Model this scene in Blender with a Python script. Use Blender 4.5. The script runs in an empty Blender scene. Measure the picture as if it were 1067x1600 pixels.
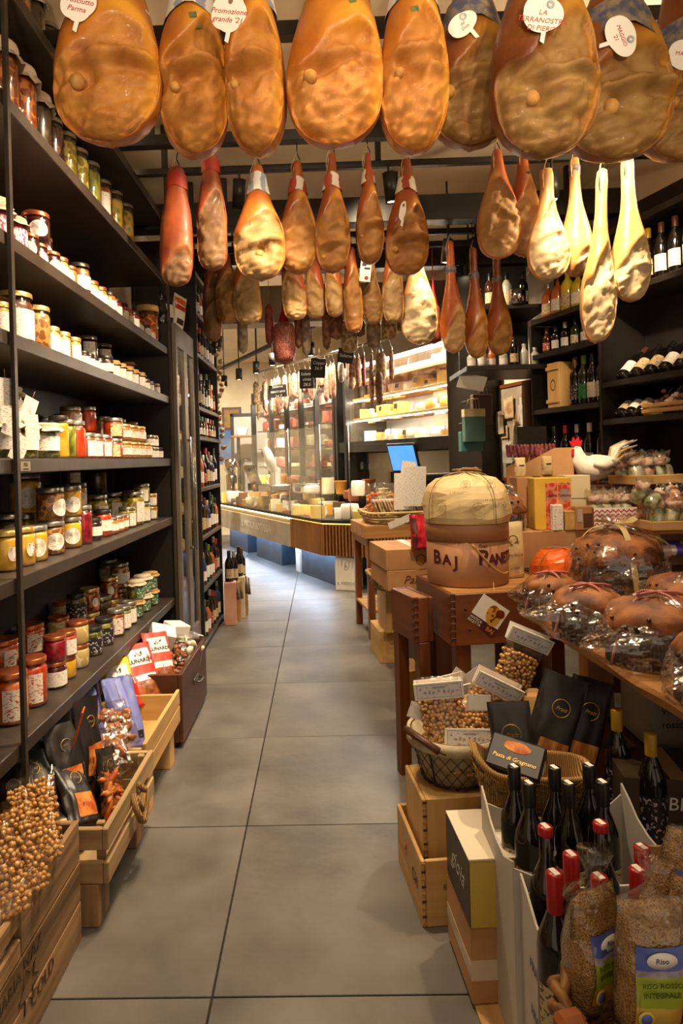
import bpy, bmesh, math, random
from mathutils import Vector, Matrix, noise
R = random.Random(7)
scn = bpy.context.scene
COL = scn.collection
PI = math.pi
rad = math.radians

# ------------------------------------------------------------------ camera
F, CH, ROLL, YAW, CPX, CPY = 1040., 1.38, .028, .02, 481., 717.
FW = Vector((-math.sin(YAW), math.cos(YAW), 0))
RT0 = Vector((math.cos(YAW), math.sin(YAW), 0))
UP0 = Vector((0, 0, 1))
RT = RT0 * math.cos(ROLL) - UP0 * math.sin(ROLL)
UP = UP0 * math.cos(ROLL) + RT0 * math.sin(ROLL)
EYE = Vector((0, 0, CH))
cd = bpy.data.cameras.new('camera')
cam = bpy.data.objects.new('camera', cd)
COL.objects.link(cam)
cd.sensor_fit = 'VERTICAL'
cd.sensor_height = 36
cd.lens = F / 1600 * 36
cd.shift_x = (533.5 - CPX) / 1600
cd.shift_y = (CPY - 800) / 1600
cd.clip_start = .02
m = Matrix((RT, UP, -FW)).transposed().to_4x4()
m.translation = EYE
cam.matrix_world = m
scn.camera = cam

# ------------------------------------------------------------------ world, exposure
w = bpy.data.worlds.new('world')
scn.world = w
w.use_nodes = True
w.node_tree.nodes['Background'].inputs[0].default_value = (1, .80, .58, 1)
w.node_tree.nodes['Background'].inputs[1].default_value = .5
scn.view_settings.view_transform = 'Standard'
scn.view_settings.look = 'None'
scn.view_settings.gamma = 1
scn.view_settings.use_curve_mapping = False
scn.view_settings.exposure = 0.35

WARM = (1, .77, .50)


def spot(loc, target, power, ang=70, blend=.6, size=.05, colr=WARM):
    l = bpy.data.lights.new('spot_lamp', 'SPOT')
    l.energy = power
    l.color = colr
    l.spot_size = rad(ang)
    l.spot_blend = blend
    l.shadow_soft_size = size
    o = bpy.data.objects.new('spot_lamp', l)
    COL.objects.link(o)
    o.location = loc
    d = Vector(target) - Vector(loc)
    o.rotation_euler = d.to_track_quat('-Z', 'Y').to_euler()
    return o


# track lamps of the shop, plus added uplights and one added fill spot (the fixtures in view are built further down)
LAMPS = [  # location, target, power, angle
    ((.45, .35, 2.98), (.05, 2.0, 2.45), 22, 75),
    ((1.25, .55, 2.98), (-.1, 2.0, 2.5), 36, 60),
    ((-.5, .1, 2.1), (-.3, 3.0, 3.03), 50, 62),  # added uplight behind the camera, brightens the ceiling and ham fronts
    ((.9, .1, 2.1), (.6, 3.4, 3.03), 55, 62),  # its added partner on the right, also lifting the ceiling
    ((-1.2, 3.2, 3.02), (.3, 3.2, 3.2), 16, 150),  # uplight added above the left shelving to brighten the ceiling
    ((1.82, 3.0, 2.78), (.4, 2.9, 3.2), 48, 150),  # uplight added above the right shelving, same use
    ((-.3, 2.35, 2.93), (-1.1, 2.5, 1.7), 110, 80),
    ((.15, 2.55, 2.93), (-1.1, 3.3, 1.5), 150, 75),
    ((-.1, 2.3, 2.93), (-.95, 2.1, .5), 120, 70),
    ((-.2, 2.75, 2.93), (-.2, 2.6, 0), 95, 85),
    ((.2, 1.25, 2.98), (-.1, 1.7, 0), 44, 80),
    ((-.1, 4.3, 2.86), (-.4, 4.4, 0), 130, 90),
    ((-.2, 5.8, 2.9), (-.4, 6.0, 0), 170, 90),
    ((1.0, 2.4, 2.93), (.95, 2.75, .9), 120, 75),
    ((.7, 1.25, 2.98), (.7, 1.6, .5), 14, 70),
    ((.98, 2.6, 2.93), (1.85, 3.65, 1.7), 200, 54),
    ((1.3, 2.6, 2.86), (1.4, 3.2, 2.6), 26, 58),
    ((.0, 2.5, 2.93), (-.15, 3.5, 2.5), 14, 90),
    ((.35, 3.9, 2.93), (.5, 4.9, 2.4), 28, 90),
    ((.3, 3.85, 2.93), (.62, 5.0, 1.0), 120, 50),  # spot added to brighten the notice sheets by the wafer basket
    ((-.35, 7.2, 2.85), (-.2, 8.2, .9), 200, 95),
    ((-.55, 7.9, 2.7), (-.35, 8.0, .75), 150, 80),
    ((.1, 6.9, 2.7), (.3, 7.1, .75), 110, 80),
    ((-1.3, 9.3, 2.7), (-1.2, 9.8, .75), 170, 90),
    ((-1.3, 9.0, 2.85), (-1.6, 10.5, 1.2), 300, 110),
    ((.75, 4.5, 2.85), (1.2, 5.0, 2.0), 50, 85),
    ((.4, 5.35, 2.86), (1.6, 5.45, 1.5), 170, 50),
]
for lo, ta, pw, an in LAMPS:
    spot(lo, ta, pw * (1.6 if lo[1] > 6.5 else 1), an, colr=(1, .87, .68) if lo[1] > 6.5 else WARM)   # the counter lamps are whiter


# ------------------------------------------------------------------ pixel rays at a real depth
def ray(px, py):
    return FW + RT * ((px - CPX) / F) - UP * ((py - CPY) / F)


def aty(px, py, Y):
    d = ray(px, py)
    return EYE + d * (Y / d.y)


def atx(px, py, X):
    d = ray(px, py)
    return EYE + d * (X / d.x)


def atz(px, py, Z):
    d = ray(px, py)
    return EYE + d * ((Z - CH) / d.z)


# ------------------------------------------------------------------ objects
def link(o, parent=None):
    COL.objects.link(o)
    if parent is not None:
        o.parent = parent
    return o


def tag(o, label=None, cat=None, group=None, kind=None):
    if label: o['label'] = label
    if cat: o['category'] = cat
    if group: o['group'] = group
    if kind: o['kind'] = kind
    return o


def thing(name, loc, rz=0, label=None, cat=None, group=None, rot=None):
    o = bpy.data.objects.new(name, None)
    o.empty_display_size = .05
    link(o)
    o.location = loc
    o.rotation_euler = rot if rot else (0, 0, rz)
    return tag(o, label, cat, group)


def ob(name, mesh, mat, parent=None, loc=(0, 0, 0), rot=(0, 0, 0), scale=None):
    """one mesh object; a mesh keeps the first material it was given, copies in another colour use the object slot"""
    o = bpy.data.objects.new(name, mesh)
    link(o, parent)
    o.location = loc
    o.rotation_euler = rot
    if scale is not None:
        o.scale = scale if hasattr(scale, '__len__') else (scale,) * 3
    if mat is not None:
        if not mesh.materials:
            mesh.materials.append(mat)
        elif mesh.materials[0] != mat:
            o.material_slots[0].link = 'OBJECT'
            o.material_slots[0].material = mat
    return o


def copy_tree(o, parent=None):
    c = o.copy()
    link(c, parent)
    for ch in o.children:
        copy_tree(ch, c)
    return c


# ------------------------------------------------------------------ meshes
def mesh(name, v, f, smooth=False):
    me = bpy.data.meshes.new(name)
    me.from_pydata([tuple(p) for p in v], [], f)
    if smooth:
        me.polygons.foreach_set('use_smooth', [True] * len(f))
    me.update()
    return me


_bx = {}


def bxm(sx, sy, sz, bev=.003):
    k = (round(sx, 4), round(sy, 4), round(sz, 4), bev)
    if k in _bx: return _bx[k]
    bm = bmesh.new()
    bmesh.ops.create_cube(bm, size=1)
    for v in bm.verts:
        v.co = (v.co.x * sx, v.co.y * sy, v.co.z * sz)
    b = min(bev, .4 * min(sx, sy, sz))
    if b > 0:
        bmesh.ops.bevel(bm, geom=bm.edges[:], offset=b, segments=1, affect='EDGES')
    me = bpy.data.meshes.new('box')
    bm.to_mesh(me)
    bm.free()
    _bx[k] = me
    return me


def box(name, size, mt, parent=None, loc=(0, 0, 0), rot=(0, 0, 0), bev=.003):
    """box centred on loc; a wood (tuple of three materials) runs along the longest side"""
    if isinstance(mt, tuple):
        mt = mt[max(range(3), key=lambda i: size[i])]
    return ob(name, bxm(*size, bev), mt, parent, loc, rot)


def bx0(name, lo, hi, mt, parent=None, bev=.003):
    return box(name, tuple(hi[i] - lo[i] for i in range(3)), mt, parent, tuple((hi[i] + lo[i]) / 2 for i in range(3)), bev=bev)


def lathe(prof, n=18, a0=0, a1=2 * PI, smooth=True):
    """prof: (r, z) from bottom to top"""
    full = abs(a1 - a0 - 2 * PI) < 1e-6
    cols = n if full else n + 1
    v, f = [], []
    for i in range(cols):
        a = a0 + (a1 - a0) * i / n
        c, s = math.cos(a), math.sin(a)
        for r, z in prof: v.append((r * c, r * s, z))
    k = len(prof)
    for i in range(n):
        j = (i + 1) % cols
        for q in range(k - 1):
            f.append((i * k + q, j * k + q, j * k + q + 1, i * k + q + 1))
    return mesh('lathe', v, f, smooth)


def tube(pts, r, n=6, closed=False, rr=None):
    pts = [Vector(p) for p in pts]
    v, f = [], []
    m_ = len(pts)
    up = Vector((.13, .21, .97))
    for i, p in enumerate(pts):
        a = pts[(i - 1) % m_] if (closed or i > 0) else p
        b = pts[(i + 1) % m_] if (closed or i < m_ - 1) else p
        t = (b - a).normalized()
        x = t.cross(up)
        if x.length < 1e-4: x = t.cross(Vector((1, 0, 0)))
        x.normalize()
        y = t.cross(x)
        q = rr[i] if rr else r
        for k in range(n):
            an = 2 * PI * k / n
            v.append(p + (x * math.cos(an) + y * math.sin(an)) * q)
    for i in range(m_ if closed else m_ - 1):
        j = (i + 1) % m_
        for k in range(n):
            l = (k + 1) % n
            f.append((i * n + k, i * n + l, j * n + l, j * n + k))
    if not closed:
        f.append(tuple(range(n))[::-1])
        f.append(tuple((m_ - 1) * n + k for k in range(n)))
    return mesh('tube', v, f, True)


def prism(poly, th):
    """flat outline in the XZ plane with thickness th along Y"""
    n = len(poly)
    v = [(x, -th / 2, z) for x, z in poly] + [(x, th / 2, z) for x, z in poly]
    f = [tuple(range(n)), tuple(range(2 * n - 1, n - 1, -1))]
    f += [(i, i + n, (i + 1) % n + n, (i + 1) % n) for i in range(n)]
    return mesh('prism', v, f)


def join(parts):
    """parts: (mesh, matrix) -> one mesh"""
    bm = bmesh.new()
    for me, mx in parts:
        n0 = len(bm.verts)
        bm.from_mesh(me)
        bm.verts.ensure_lookup_table()
        if mx is not None:
            for q in bm.verts[n0:]: q.co = mx @ q.co
    me = bpy.data.meshes.new('joined')
    bm.to_mesh(me)
    bm.free()
    return me


def TR(x, y, z, rz=0, rx=0, ry=0, s=1):
    return Matrix.Translation((x, y, z)) @ Matrix.Rotation(rz, 4, 'Z') @ Matrix.Rotation(rx, 4, 'X') @ Matrix.Rotation(ry, 4, 'Y') @ Matrix.Scale(s, 4)


_tx = {}


def text(s, size, mt, parent, loc, rot=(PI / 2, 0, 0), shear=0, bold=0, name='lettering', bend=None, align='CENTER'):
    k = (s, round(size, 4), shear, bold, bend, align)
    if k not in _tx:
        c = bpy.data.curves.new('lettering', 'FONT')
        c.body = s
        c.size = size
        c.shear = shear
        c.offset = bold
        c.extrude = .0004
        c.resolution_u = 2
        c.align_x = align
        c.align_y = 'CENTER'
        t = bpy.data.objects.new('t', c)
        me = bpy.data.meshes.new_from_object(t)
        bpy.data.objects.remove(t)
        bpy.data.curves.remove(c)
        if bend:   # wrap round a vertical cylinder of this radius, lettering facing -Y before rotation
            for q in me.vertices:
                a = q.co.x / bend
                r_ = bend + q.co.z
                q.co = (r_ * math.sin(a), q.co.y, r_ * math.cos(a))
        _tx[k] = me
    return ob(name, _tx[k], mt, parent, loc, rot)


# ------------------------------------------------------------------ materials
def lin(c):
    if isinstance(c, str):
        c = [int(c[i:i + 2], 16) / 255 for i in (0, 2, 4)]
        c = [x / 12.92 if x <= .04045 else ((x + .055) / 1.055) ** 2.4 for x in c]
    return (*c[:3], 1)


def mat(name, c, c2=None, sc=8, rough=.5, metal=0, bump=0, bs=None, kind='noise', st=(1, 1, 1), coat=0, emit=0, lo=.38, hi=.62,
        spec=.5, detail=3, rnd=True, c3=None):
    mt = bpy.data.materials.new(name)
    mt.use_nodes = True
    n, l = mt.node_tree.nodes, mt.node_tree.links
    b = n['Principled BSDF']
    b.inputs['Roughness'].default_value = rough
    b.inputs['Metallic'].default_value = metal
    b.inputs['Specular IOR Level'].default_value = spec
    b.inputs['Coat Weight'].default_value = coat
    b.inputs['Coat Roughness'].default_value = .12
    b.inputs['Base Color'].default_value = lin(c)
    if emit:
        b.inputs['Emission Color'].default_value = lin(c)
        b.inputs['Emission Strength'].default_value = emit
    if c2 is not None or bump:
        tc = n.new('ShaderNodeTexCoord')
        mp = n.new('ShaderNodeMapping')
        l.new(tc.outputs['Object'], mp.inputs[0])
        mp.inputs['Scale'].default_value = st
        if rnd:
            oi = n.new('ShaderNodeObjectInfo')
            mu = n.new('ShaderNodeMath')
            mu.operation = 'MULTIPLY'
            mu.inputs[1].default_value = 17.3
            l.new(oi.outputs['Random'], mu.inputs[0])
            l.new(mu.outputs[0], mp.inputs['Location'])

        def tex(kd, s):
            if kd == 'voronoi':
                t = n.new('ShaderNodeTexVoronoi')
                t.inputs['Scale'].default_value = s
                l.new(mp.outputs[0], t.inputs['Vector'])
                return t.outputs['Distance']
            if kd == 'wave':
                t = n.new('ShaderNodeTexWave')
                t.inputs['Scale'].default_value = s
                t.inputs['Distortion'].default_value = 2
                l.new(mp.outputs[0], t.inputs['Vector'])
                return t.outputs['Fac']
            t = n.new('ShaderNodeTexNoise')
            t.inputs['Scale'].default_value = s
            t.inputs['Detail'].default_value = detail
            l.new(mp.outputs[0], t.inputs['Vector'])
            return t.outputs['Fac']
        fac = tex(kind, sc)
        if c2 is not None:
            cr = n.new('ShaderNodeValToRGB')
            cr.color_ramp.elements[0].position = lo
            cr.color_ramp.elements[1].position = hi
            cr.color_ramp.elements[0].color = lin(c)
            cr.color_ramp.elements[1].color = lin(c2)
            if c3 is not None:
                e = cr.color_ramp.elements.new((lo + hi) / 2)
                e.color = lin(c3)
            l.new(fac, cr.inputs[0])
            l.new(cr.outputs[0], b.inputs['Base Color'])
            if emit: l.new(cr.outputs[0], b.inputs['Emission Color'])
        if bump:
            bp = n.new('ShaderNodeBump')
            bp.inputs['Strength'].default_value = bump
            bp.inputs['Distance'].default_value = .004
            l.new(tex(kind, bs) if bs else fac, bp.inputs['Height'])
            l.new(bp.outputs[0], b.inputs['Normal'])
    return mt


def wood(name, c, c2, sc=14, rough=.6, bump=.25, coat=0):
    return tuple(mat(name + '_' + 'xyz'[i], c, c2, sc, rough, 0, bump, None, 'noise', tuple(.09 if j == i else 1.6 for j in range(3)), coat, lo=.3, hi=.7, detail=5) for i in range(3))


def film(name, tint=(1, 1, 1), gl=.08, mx=.55, rough=.08, bump=0, bs=30):
    """thin clear glass or cellophane: see-through straight on, mirror-like at grazing angles"""
    mt = bpy.data.materials.new(name)
    mt.use_nodes = True
    n, l = mt.node_tree.nodes, mt.node_tree.links
    n.remove(n['Principled BSDF'])
    tr = n.new('ShaderNodeBsdfTransparent')
    tr.inputs[0].default_value = (*tint, 1)
    g = n.new('ShaderNodeBsdfGlossy')
    g.inputs['Roughness'].default_value = rough
    lw = n.new('ShaderNodeLayerWeight')
    lw.inputs['Blend'].default_value = .25
    mr = n.new('ShaderNodeMapRange')
    mr.inputs['To Min'].default_value = gl
    mr.inputs['To Max'].default_value = mx
    mix = n.new('ShaderNodeMixShader')
    l.new(lw.outputs['Facing'], mr.inputs[0])
    l.new(mr.outputs[0], mix.inputs[0])
    l.new(tr.outputs[0], mix.inputs[1])
    l.new(g.outputs[0], mix.inputs[2])
    l.new(mix.outputs[0], n['Material Output'].inputs[0])
    if bump:
        tc = n.new('ShaderNodeTexCoord')
        t = n.new('ShaderNodeTexNoise')
        t.inputs['Scale'].default_value = bs
        t.inputs['Detail'].default_value = 2
        bp = n.new('ShaderNodeBump')
        bp.inputs['Strength'].default_value = bump
        bp.inputs['Distance'].default_value = .01
        l.new(tc.outputs['Object'], t.inputs['Vector'])
        l.new(t.outputs['Fac'], bp.inputs['Height'])
        l.new(bp.outputs[0], g.inputs['Normal'])
    return mt


BLACK = mat('black_metal', '1b1815', '26211d', 6, .45, .0, spec=.4)
SHELF = mat('shelf_metal', '3a322b', '463c34', 10, .42, .3, bump=.05)
DARKPANEL = mat('dark_panel', '17120e', '1f1813', 5, .55)
CREAM = mat('cream_plaster', 'd8c6a6', 'e2d2b4', 3, .8, bump=.05)
STEEL = mat('steel', 'b8b2a8', None, rough=.25, metal=1)
CHROME = mat('chrome', 'd8d5d0', None, rough=.1, metal=1)
GUNMETAL = mat('gunmetal', '6a6259', None, rough=.35, metal=.8)
WHITE = mat('white_paper', 'ece6dc', 'ded6c8', 6, .7)
PAPER = mat('label_paper', 'efeae2', None, rough=.6)
INK = mat('black_ink', '1a1614', None, rough=.6)
REDINK = mat('red_ink', 'b8281c', None, rough=.6)
GOLD = mat('gold_print', 'c09a4a', None, rough=.35, metal=.6)
GLASS = film('clear_glass', (1, .99, .96), .05, .6, .04)
PANE = film('pane_glass', (.99, .995, .99), .035, .3, .02)
CELLO = film('cellophane', (1, .98, .95), .16, .8, .16, 1., 22)
STRING = mat('twine', 'b09468', '8a6f48', 40, .8)
KRAFT = mat('kraft_card', 'a8794c', 'b98a5a', 5, .75, bump=.04)
OAK = wood('oak', '8a5c2c', 'b58447')
PINE = wood('pine', 'b0864c', 'cfa769', rough=.55)
OLDWOOD = wood('weathered_wood', '5e4528', 'a88358', 16, .8, .7)
REDWOOD = wood('stained_wood', '54280f', '7a421a', 12, .45, .2, .15)
DARKWOOD = wood('dark_wood', '3a1d10', '5a3018', 10, .5, .3)
RUSTIC = wood('live_edge_wood', '7a4f26', 'a8773c', 7, .5, .4, .1)

# ------------------------------------------------------------------ structure
TILE = mat('slate_tile', '48443f', '75706a', 3.2, .4, 0, .5, 18, detail=9, lo=.25, hi=.75)
GROUT = mat('grout', '1e1a17', None, rough=.9)
fl = tag(bx0('floor', (-3.3, -.6, -.06), (3.4, 13.0, -.006), GROUT, bev=0), kind='structure')
tm = bxm(.7945, .7945, .012, .0015)
for ix in range(-4, 5):
    for iy in range(-2, 14):
        cx, cy = -.32 + .8 * ix + .4, 1.71 + .8 * iy + .4
        if cx - .4 > 3.3 or cx + .4 < -3.3: continue
        o = ob('tile', tm, TILE, fl, (cx - fl.location.x, cy - fl.location.y, -.006 - fl.location.z))
tag(bx0('wall_left', (-1.42, -.6, 0), (-1.36, 6.6, 3.3), CREAM, bev=0), kind='structure')
tag(bx0('wall_far_left', (-3.3, 6.6, 0), (-3.24, 13, 3.3), CREAM, bev=0), kind='structure')
tag(bx0('wall_return', (-3.3, 6.54, 0), (-1.36, 6.6, 3.3), CREAM, bev=0), kind='structure')
tag(bx0('wall_end', (-3.3, 12.4, 0), (3.4, 12.46, 3.3), CREAM, bev=0), kind='structure')
ce = tag(bx0('ceiling', (-3.3, -.6, 3.2), (3.4, 13, 3.27), CREAM, bev=0), kind='structure')
# right wall runs 16 degrees to the left as it recedes


def wl(Y, off=0):
    """X of the right wall shelf fronts at depth Y; off = distance behind that line"""
    return 1.85 - .287 * (Y - 3.4) + off * 1.04


WR = math.atan(.287)
wr = box('wall_right', (.06, 8.2, 3.2), mat('wall_dark', 'b9a78d', 'c4b399', 3, .8), None, (wl(3.0, .36), 3.0, 1.6), (0, 0, WR), 0)
tag(wr, kind='structure')
for i, (y, z0, h, d, mt) in enumerate([(4.22, 2.87, .16, .12, BLACK), (5.15, 2.84, .19, .12, BLACK),
                                   (6.3, 2.68, .35, .25, mat('grey_beam', '8d8272', None, rough=.8))]):
    o = tag(bx0('trim_%d' % (i + 1), (-1.36, y, z0), (2.2, y + d, z0 + h), mt), kind='structure')
    for x in (-1.0, .1, 1.2): box('hanger', (.04, .04, 3.2 - z0 - h), BLACK, o, (x, 0, h / 2 + (3.2 - z0 - h) / 2))
for y, z, t in [(1.93, 2.95, .05), (2.5, 2.96, .055), (3.3, 2.95, .055), (3.58, 2.93, .035), (4.32, 2.9, .03), (4.7, 2.93, .04), (4.97, 2.93, .04)]:
    o = bx0('ham_rail', (-1.05, y - t / 2, z), (2.1 if y < 4 else 1.3, y + t / 2, z + t), BLACK)
    tag(o, {1.93: 'black square ceiling rail carrying the nearest row of big hams', 2.5: 'thick black ceiling rail just behind the nearest hams',
            3.3: 'black ceiling rail carrying the second row of hams', 3.58: 'thin black light track under the ceiling behind the second rail',
            4.32: 'short black rail above three slim hanging hams', 4.7: 'black rail carrying the third row of hams', 4.97: 'black rail carrying the salami behind the third row'}[y], 'rail')
    for q, x in enumerate((-.8, .35, 1.2)):
        box('bracket', (.03, .03, 3.2 - z - t), BLACK, o, (x - o.location.x, 0, (3.2 + z + t) / 2 - o.location.z))


def track_lamp(px, py, Y, label, tilt=(0, 0), L=.155, r=.034):
    p = aty(px, py, Y)
    t = thing('track_spotlight', p, 0, label, 'spotlight')
    ob('bracket', tube([(0, 0, -.01), (0, 0, (3.2 if abs(Y - 3.56) > .1 else 2.945) - p.z)], .007), BLACK, t)
    h = ob('housing', lathe([(r * .55, -L + .012), (r, -L), (r, 0), (0, .0)], 18), BLACK, t, (0, 0, 0), (tilt[0], tilt[1], 0))
    ob('bulb', lathe([(0, -L + .004), (r * .7, -L + .006), (r * .7, -L + .012)], 14), BULB, h)
    return t


BULB = mat('lamp_glow', 'ffe6b8', None, emit=14)
for a in [(374, 280, 3.56, 'black cylindrical track spotlight left of the round grey ham', (.25, .1)),
          (607, 270, 3.56, 'black cylindrical track spotlight beside the last ham of the second row', (.1, -.1)),
          (700, 374, 4.45, 'black track spotlight hanging over the three slim hams', (.1, .1)),
          (862, 268, 3.56, 'black track spotlight behind the pale hams at right', (0, 0)),
          (363, 385, 5.1, 'dim track spotlight between the far hams at left', (.3, 0)),
          (732, 400, 5.15, 'small track spotlight glowing behind the red hams', (.2, 0)),
          (341, 525, 6.7, 'small black spotlight beside the far bottle shelves', (0, 0)),
          (350, 587, 8.6, 'leftmost small black spotlight on the far ceiling track', (0, 0)),
          (373, 576, 8.2, 'second small black spotlight from the left on the far track', (0, 0)),
          (400, 565, 7.8, 'third small black spotlight from the left on the far track', (0, 0)),
          (425, 552, 7.4, 'small black spotlight behind the large hanging mortadella', (0, 0)),
          (485, 535, 6.8, 'small spotlight glowing above the hanging salami rack', (0, 0))]:
    track_lamp(a[0], a[1], a[2], a[3], a[4], .155 if a[2] < 5 else .14, .034 if a[2] < 5 else .04)
tp = [aty(330, 582, 9.2), aty(500, 508, 6.4)]
tp = [Vector((p.x, p.y, 2.62)) for p in (aty(322, 580, 9.6), aty(420, 540, 7.7), aty(520, 500, 6.35))]
tag(ob('light_track', tube([aty(325, 586, 9.2), aty(430, 536, 7.45), aty(520, 495, 6.4)], .028, 6), BLACK), 'long black light track on the far ceiling above the salami rack', 'light track')
# ------------------------------------------------------------------ hams
def ham_mat(name, skin, skin2, face, face2, fat, rough=.38):
    mt = mat(name, skin, skin2, 7, rough, 0, .6, 26, coat=.06, lo=.3, hi=.7, detail=6)
    n, l = mt.node_tree.nodes, mt.node_tree.links
    b = n['Principled BSDF']
    base = b.inputs['Base Color'].links[0].from_socket
    at = n.new('ShaderNodeAttribute')
    at.attribute_name = 'zone'
    tc = n.new('ShaderNodeTexCoord')
    t = n.new('ShaderNodeTexNoise')
    t.inputs['Scale'].default_value = 11
    t.inputs['Detail'].default_value = 6
    l.new(tc.outputs['Object'], t.inputs['Vector'])
    cr = n.new('ShaderNodeValToRGB')
    cr.color_ramp.elements[0].position = .35
    cr.color_ramp.elements[1].position = .68
    cr.color_ramp.elements[0].color = lin(face)
    cr.color_ramp.elements[1].color = lin(face2)
    l.new(t.outputs['Fac'], cr.inputs[0])
    m1 = n.new('ShaderNodeMix')
    m1.data_type = 'RGBA'
    l.new(at.outputs['Fac'], m1.inputs[0])
    l.new(base, m1.inputs[6])
    l.new(cr.outputs[0], m1.inputs[7])
    at2 = n.new('ShaderNodeAttribute')
    at2.attribute_name = 'fat'
    m2 = n.new('ShaderNodeMix')
    m2.data_type = 'RGBA'
    l.new(at2.outputs['Fac'], m2.inputs[0])
    l.new(m1.outputs[2], m2.inputs[6])
    m2.inputs[7].default_value = lin(fat)
    l.new(m2.outputs[2], b.inputs['Base Color'])
    rg = n.new('ShaderNodeMapRange')
    rg.inputs['To Min'].default_value = rough
    rg.inputs['To Max'].default_value = .68
    l.new(at.outputs['Fac'], rg.inputs[0])
    l.new(rg.outputs[0], b.inputs['Roughness'])
    return mt


HM = {
    'gold': ham_mat('ham_golden', '9a4f14', 'c07a28', '985a1e', 'c4863a', 'dc9a30'),
    'red': ham_mat('ham_red_brown', '74300f', 'a0501a', '9a642c', 'b88748', 'c8882c'),
    'brown': ham_mat('ham_dark_brown', '642e10', '8a4e1c', '805628', 'a07c42', 'b27a26'),
    'grey': ham_mat('ham_grey_crust', '94461a', 'b46a26', '8e6e42', 'ac8e5c', 'bc8030'),
    'speck': ham_mat('speck_red', '6a2a10', '94451c', '5e3e20', '7a5a32', '905626', .55),
    'cut': ham_mat('ham_cut_red', 'a0441a', 'bc6228', 'b48c54', 'cca874', 'd0a25c'),
    'pale': ham_mat('ham_pale', 'b8783e', 'd09a5c', 'a08a64', 'c4ae86', 'd0ac68'),
}
PROF = [(0, .0), (.004, .2), (.015, .42), (.035, .60), (.07, .77), (.115, .89), (.165, .96), (.22, 1.), (.29, .995), (.36, .96), (.43, .90), (.50, .80),
        (.57, .68), (.64, .55), (.71, .43), (.78, .335), (.86, .27), (.94, .23), (.985, .17), (1, .0)]
PSLIM = [(0, .0), (.004, .2), (.015, .42), (.04, .63), (.08, .8), (.14, .94), (.21, 1.), (.29, .98), (.37, .88), (.46, .70), (.55, .52), (.63, .40), (.72, .33),
         (.82, .3), (.92, .31), (.98, .26), (1, 0)]
PSLAB = [(0, .0), (.006, .35), (.03, .7), (.08, .9), (.16, .98), (.3, 1.), (.45, .97), (.58, .88), (.7, .72), (.8, .58), (.9, .5), (.97, .45), (1, 0)]
PROFS = {'ham': PROF, 'slim': PSLIM, 'slab': PSLAB}


def interp(tab, t):
    for (a, x), (b, y) in zip(tab, tab[1:]):
        if t <= b: return x + (y - x) * (t - a) / max(b - a, 1e-9)
    return tab[-1][1]


def ham_mesh(W, D, L, prof='ham', skew=0, seed=0, zone=.5, side=1, wr=1., NA=44, NZ=60, knob=None):
    """origin at the top (hanging point); front is -Y"""
    P = PROFS[prof]
    v, zn, ft = [], [], []
    so = Vector((seed * 3.7, seed * 1.9, seed * .7))
    for i in range(NZ + 1):
        t = i / NZ
        t = t * t * (1.6 - .6 * t) if t < 1 else 1      # denser at the bottom
        q = interp(P, t)
        z = -L + t * L
        cx = skew * (t - .25) * W
        for k in range(NA):
            a = 2 * PI * k / NA
            c, s = math.cos(a), math.sin(a)
            x = W * q * math.copysign(abs(c) ** .85, c) + cx
            dd = D * (q ** .8 if q > 0 else 0)
            y = dd * math.copysign(abs(s) ** .9, s)
            front = max(0, -s)
            edge = zone + .10 * math.sin(c * 2.2 * side + .6) + .05 * noise.noise(Vector((c * 2, t * 5, seed)))
            zf = max(0, min(1, (edge - t) / .025)) * max(0, min(1, (front - .25) / .2))
            p = Vector((x, y, z))
            n1 = noise.noise(p * 9 + so)
            n2 = noise.noise(Vector((x * 30 + z * 14, y * 20, z * 9)) + so)
            n3 = noise.noise(p * 26 + so)
            if zf > 0:
                y += zf * D * (.22 + .26 * min(1, (W / .12) ** 2) * noise.noise(p * 13 + so * 2) - .2 * math.exp(-((t - edge * .62 - .05 * n1) / .035) ** 2))
                rg = Vector((x * 34 - z * 22, y * 20, z * 20 + x * 12)) + so
                y += zf * wr * min(1, W / .11) * (.011 * (1 - 2.2 * abs(noise.noise(rg))) + .006 * (1 - 2 * abs(n3)) + .005 * noise.noise(p * 55 + so))
                if knob:
                    kx, kz = knob[0] * W, -L + knob[1] * L
                    y += zf * D * .30 * math.exp(-((x - kx - .028) / .03) ** 2 - ((z - kz - .006) / .026) ** 2)
                    arc = kz + .055 + .25 * (x - kx) - 1.6 * max(0, x - kx - .04) ** 2
                    y -= zf * D * .20 * math.exp(-((z - arc) / .014) ** 2) * (1 if x > kx - .03 else 0)
                    y += zf * D * .16 * math.exp(-((z - arc + .03) / .016) ** 2) * (1 if x > kx - .01 else 0)
                rim = max(0, 1 - abs(edge - t) / .06)
                y -= rim * zf * D * .14
            rs = .5 if q < .3 else 1
            x += rs * n1 * W * .05
            y += rs * (n1 * D * .06 + n3 * .0022)
            v.append((x, y, z + .5 * rs * n1 * W * .05 * (1 if q > 0 else 0)))
            zn.append(zf)
            f_ = 1.2 * math.exp(-((t - edge - .035) / .05) ** 2) * max(0, min(1, (c * side + .35) * 1.2)) * max(0, min(1, front * 2.5))
            f_ = max(f_, .8 * math.exp(-((c * side - .86) / .13) ** 2) * (1 if .08 < t < edge else 0) * max(0, min(1, front * 3)))
            ft.append(min(1, f_))
    f = []
    for i in range(NZ):
        for k in range(NA):
            l = (k + 1) % NA
            f.append((i * NA + k, i * NA + l, (i + 1) * NA + l, (i + 1) * NA + k))
    me = mesh('ham', v, f, True)
    for nm, val in (('zone', zn), ('fat', ft)):
        a = me.attributes.new(nm, 'FLOAT', 'POINT')
        a.data.foreach_set('value', val)
    return me


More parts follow.
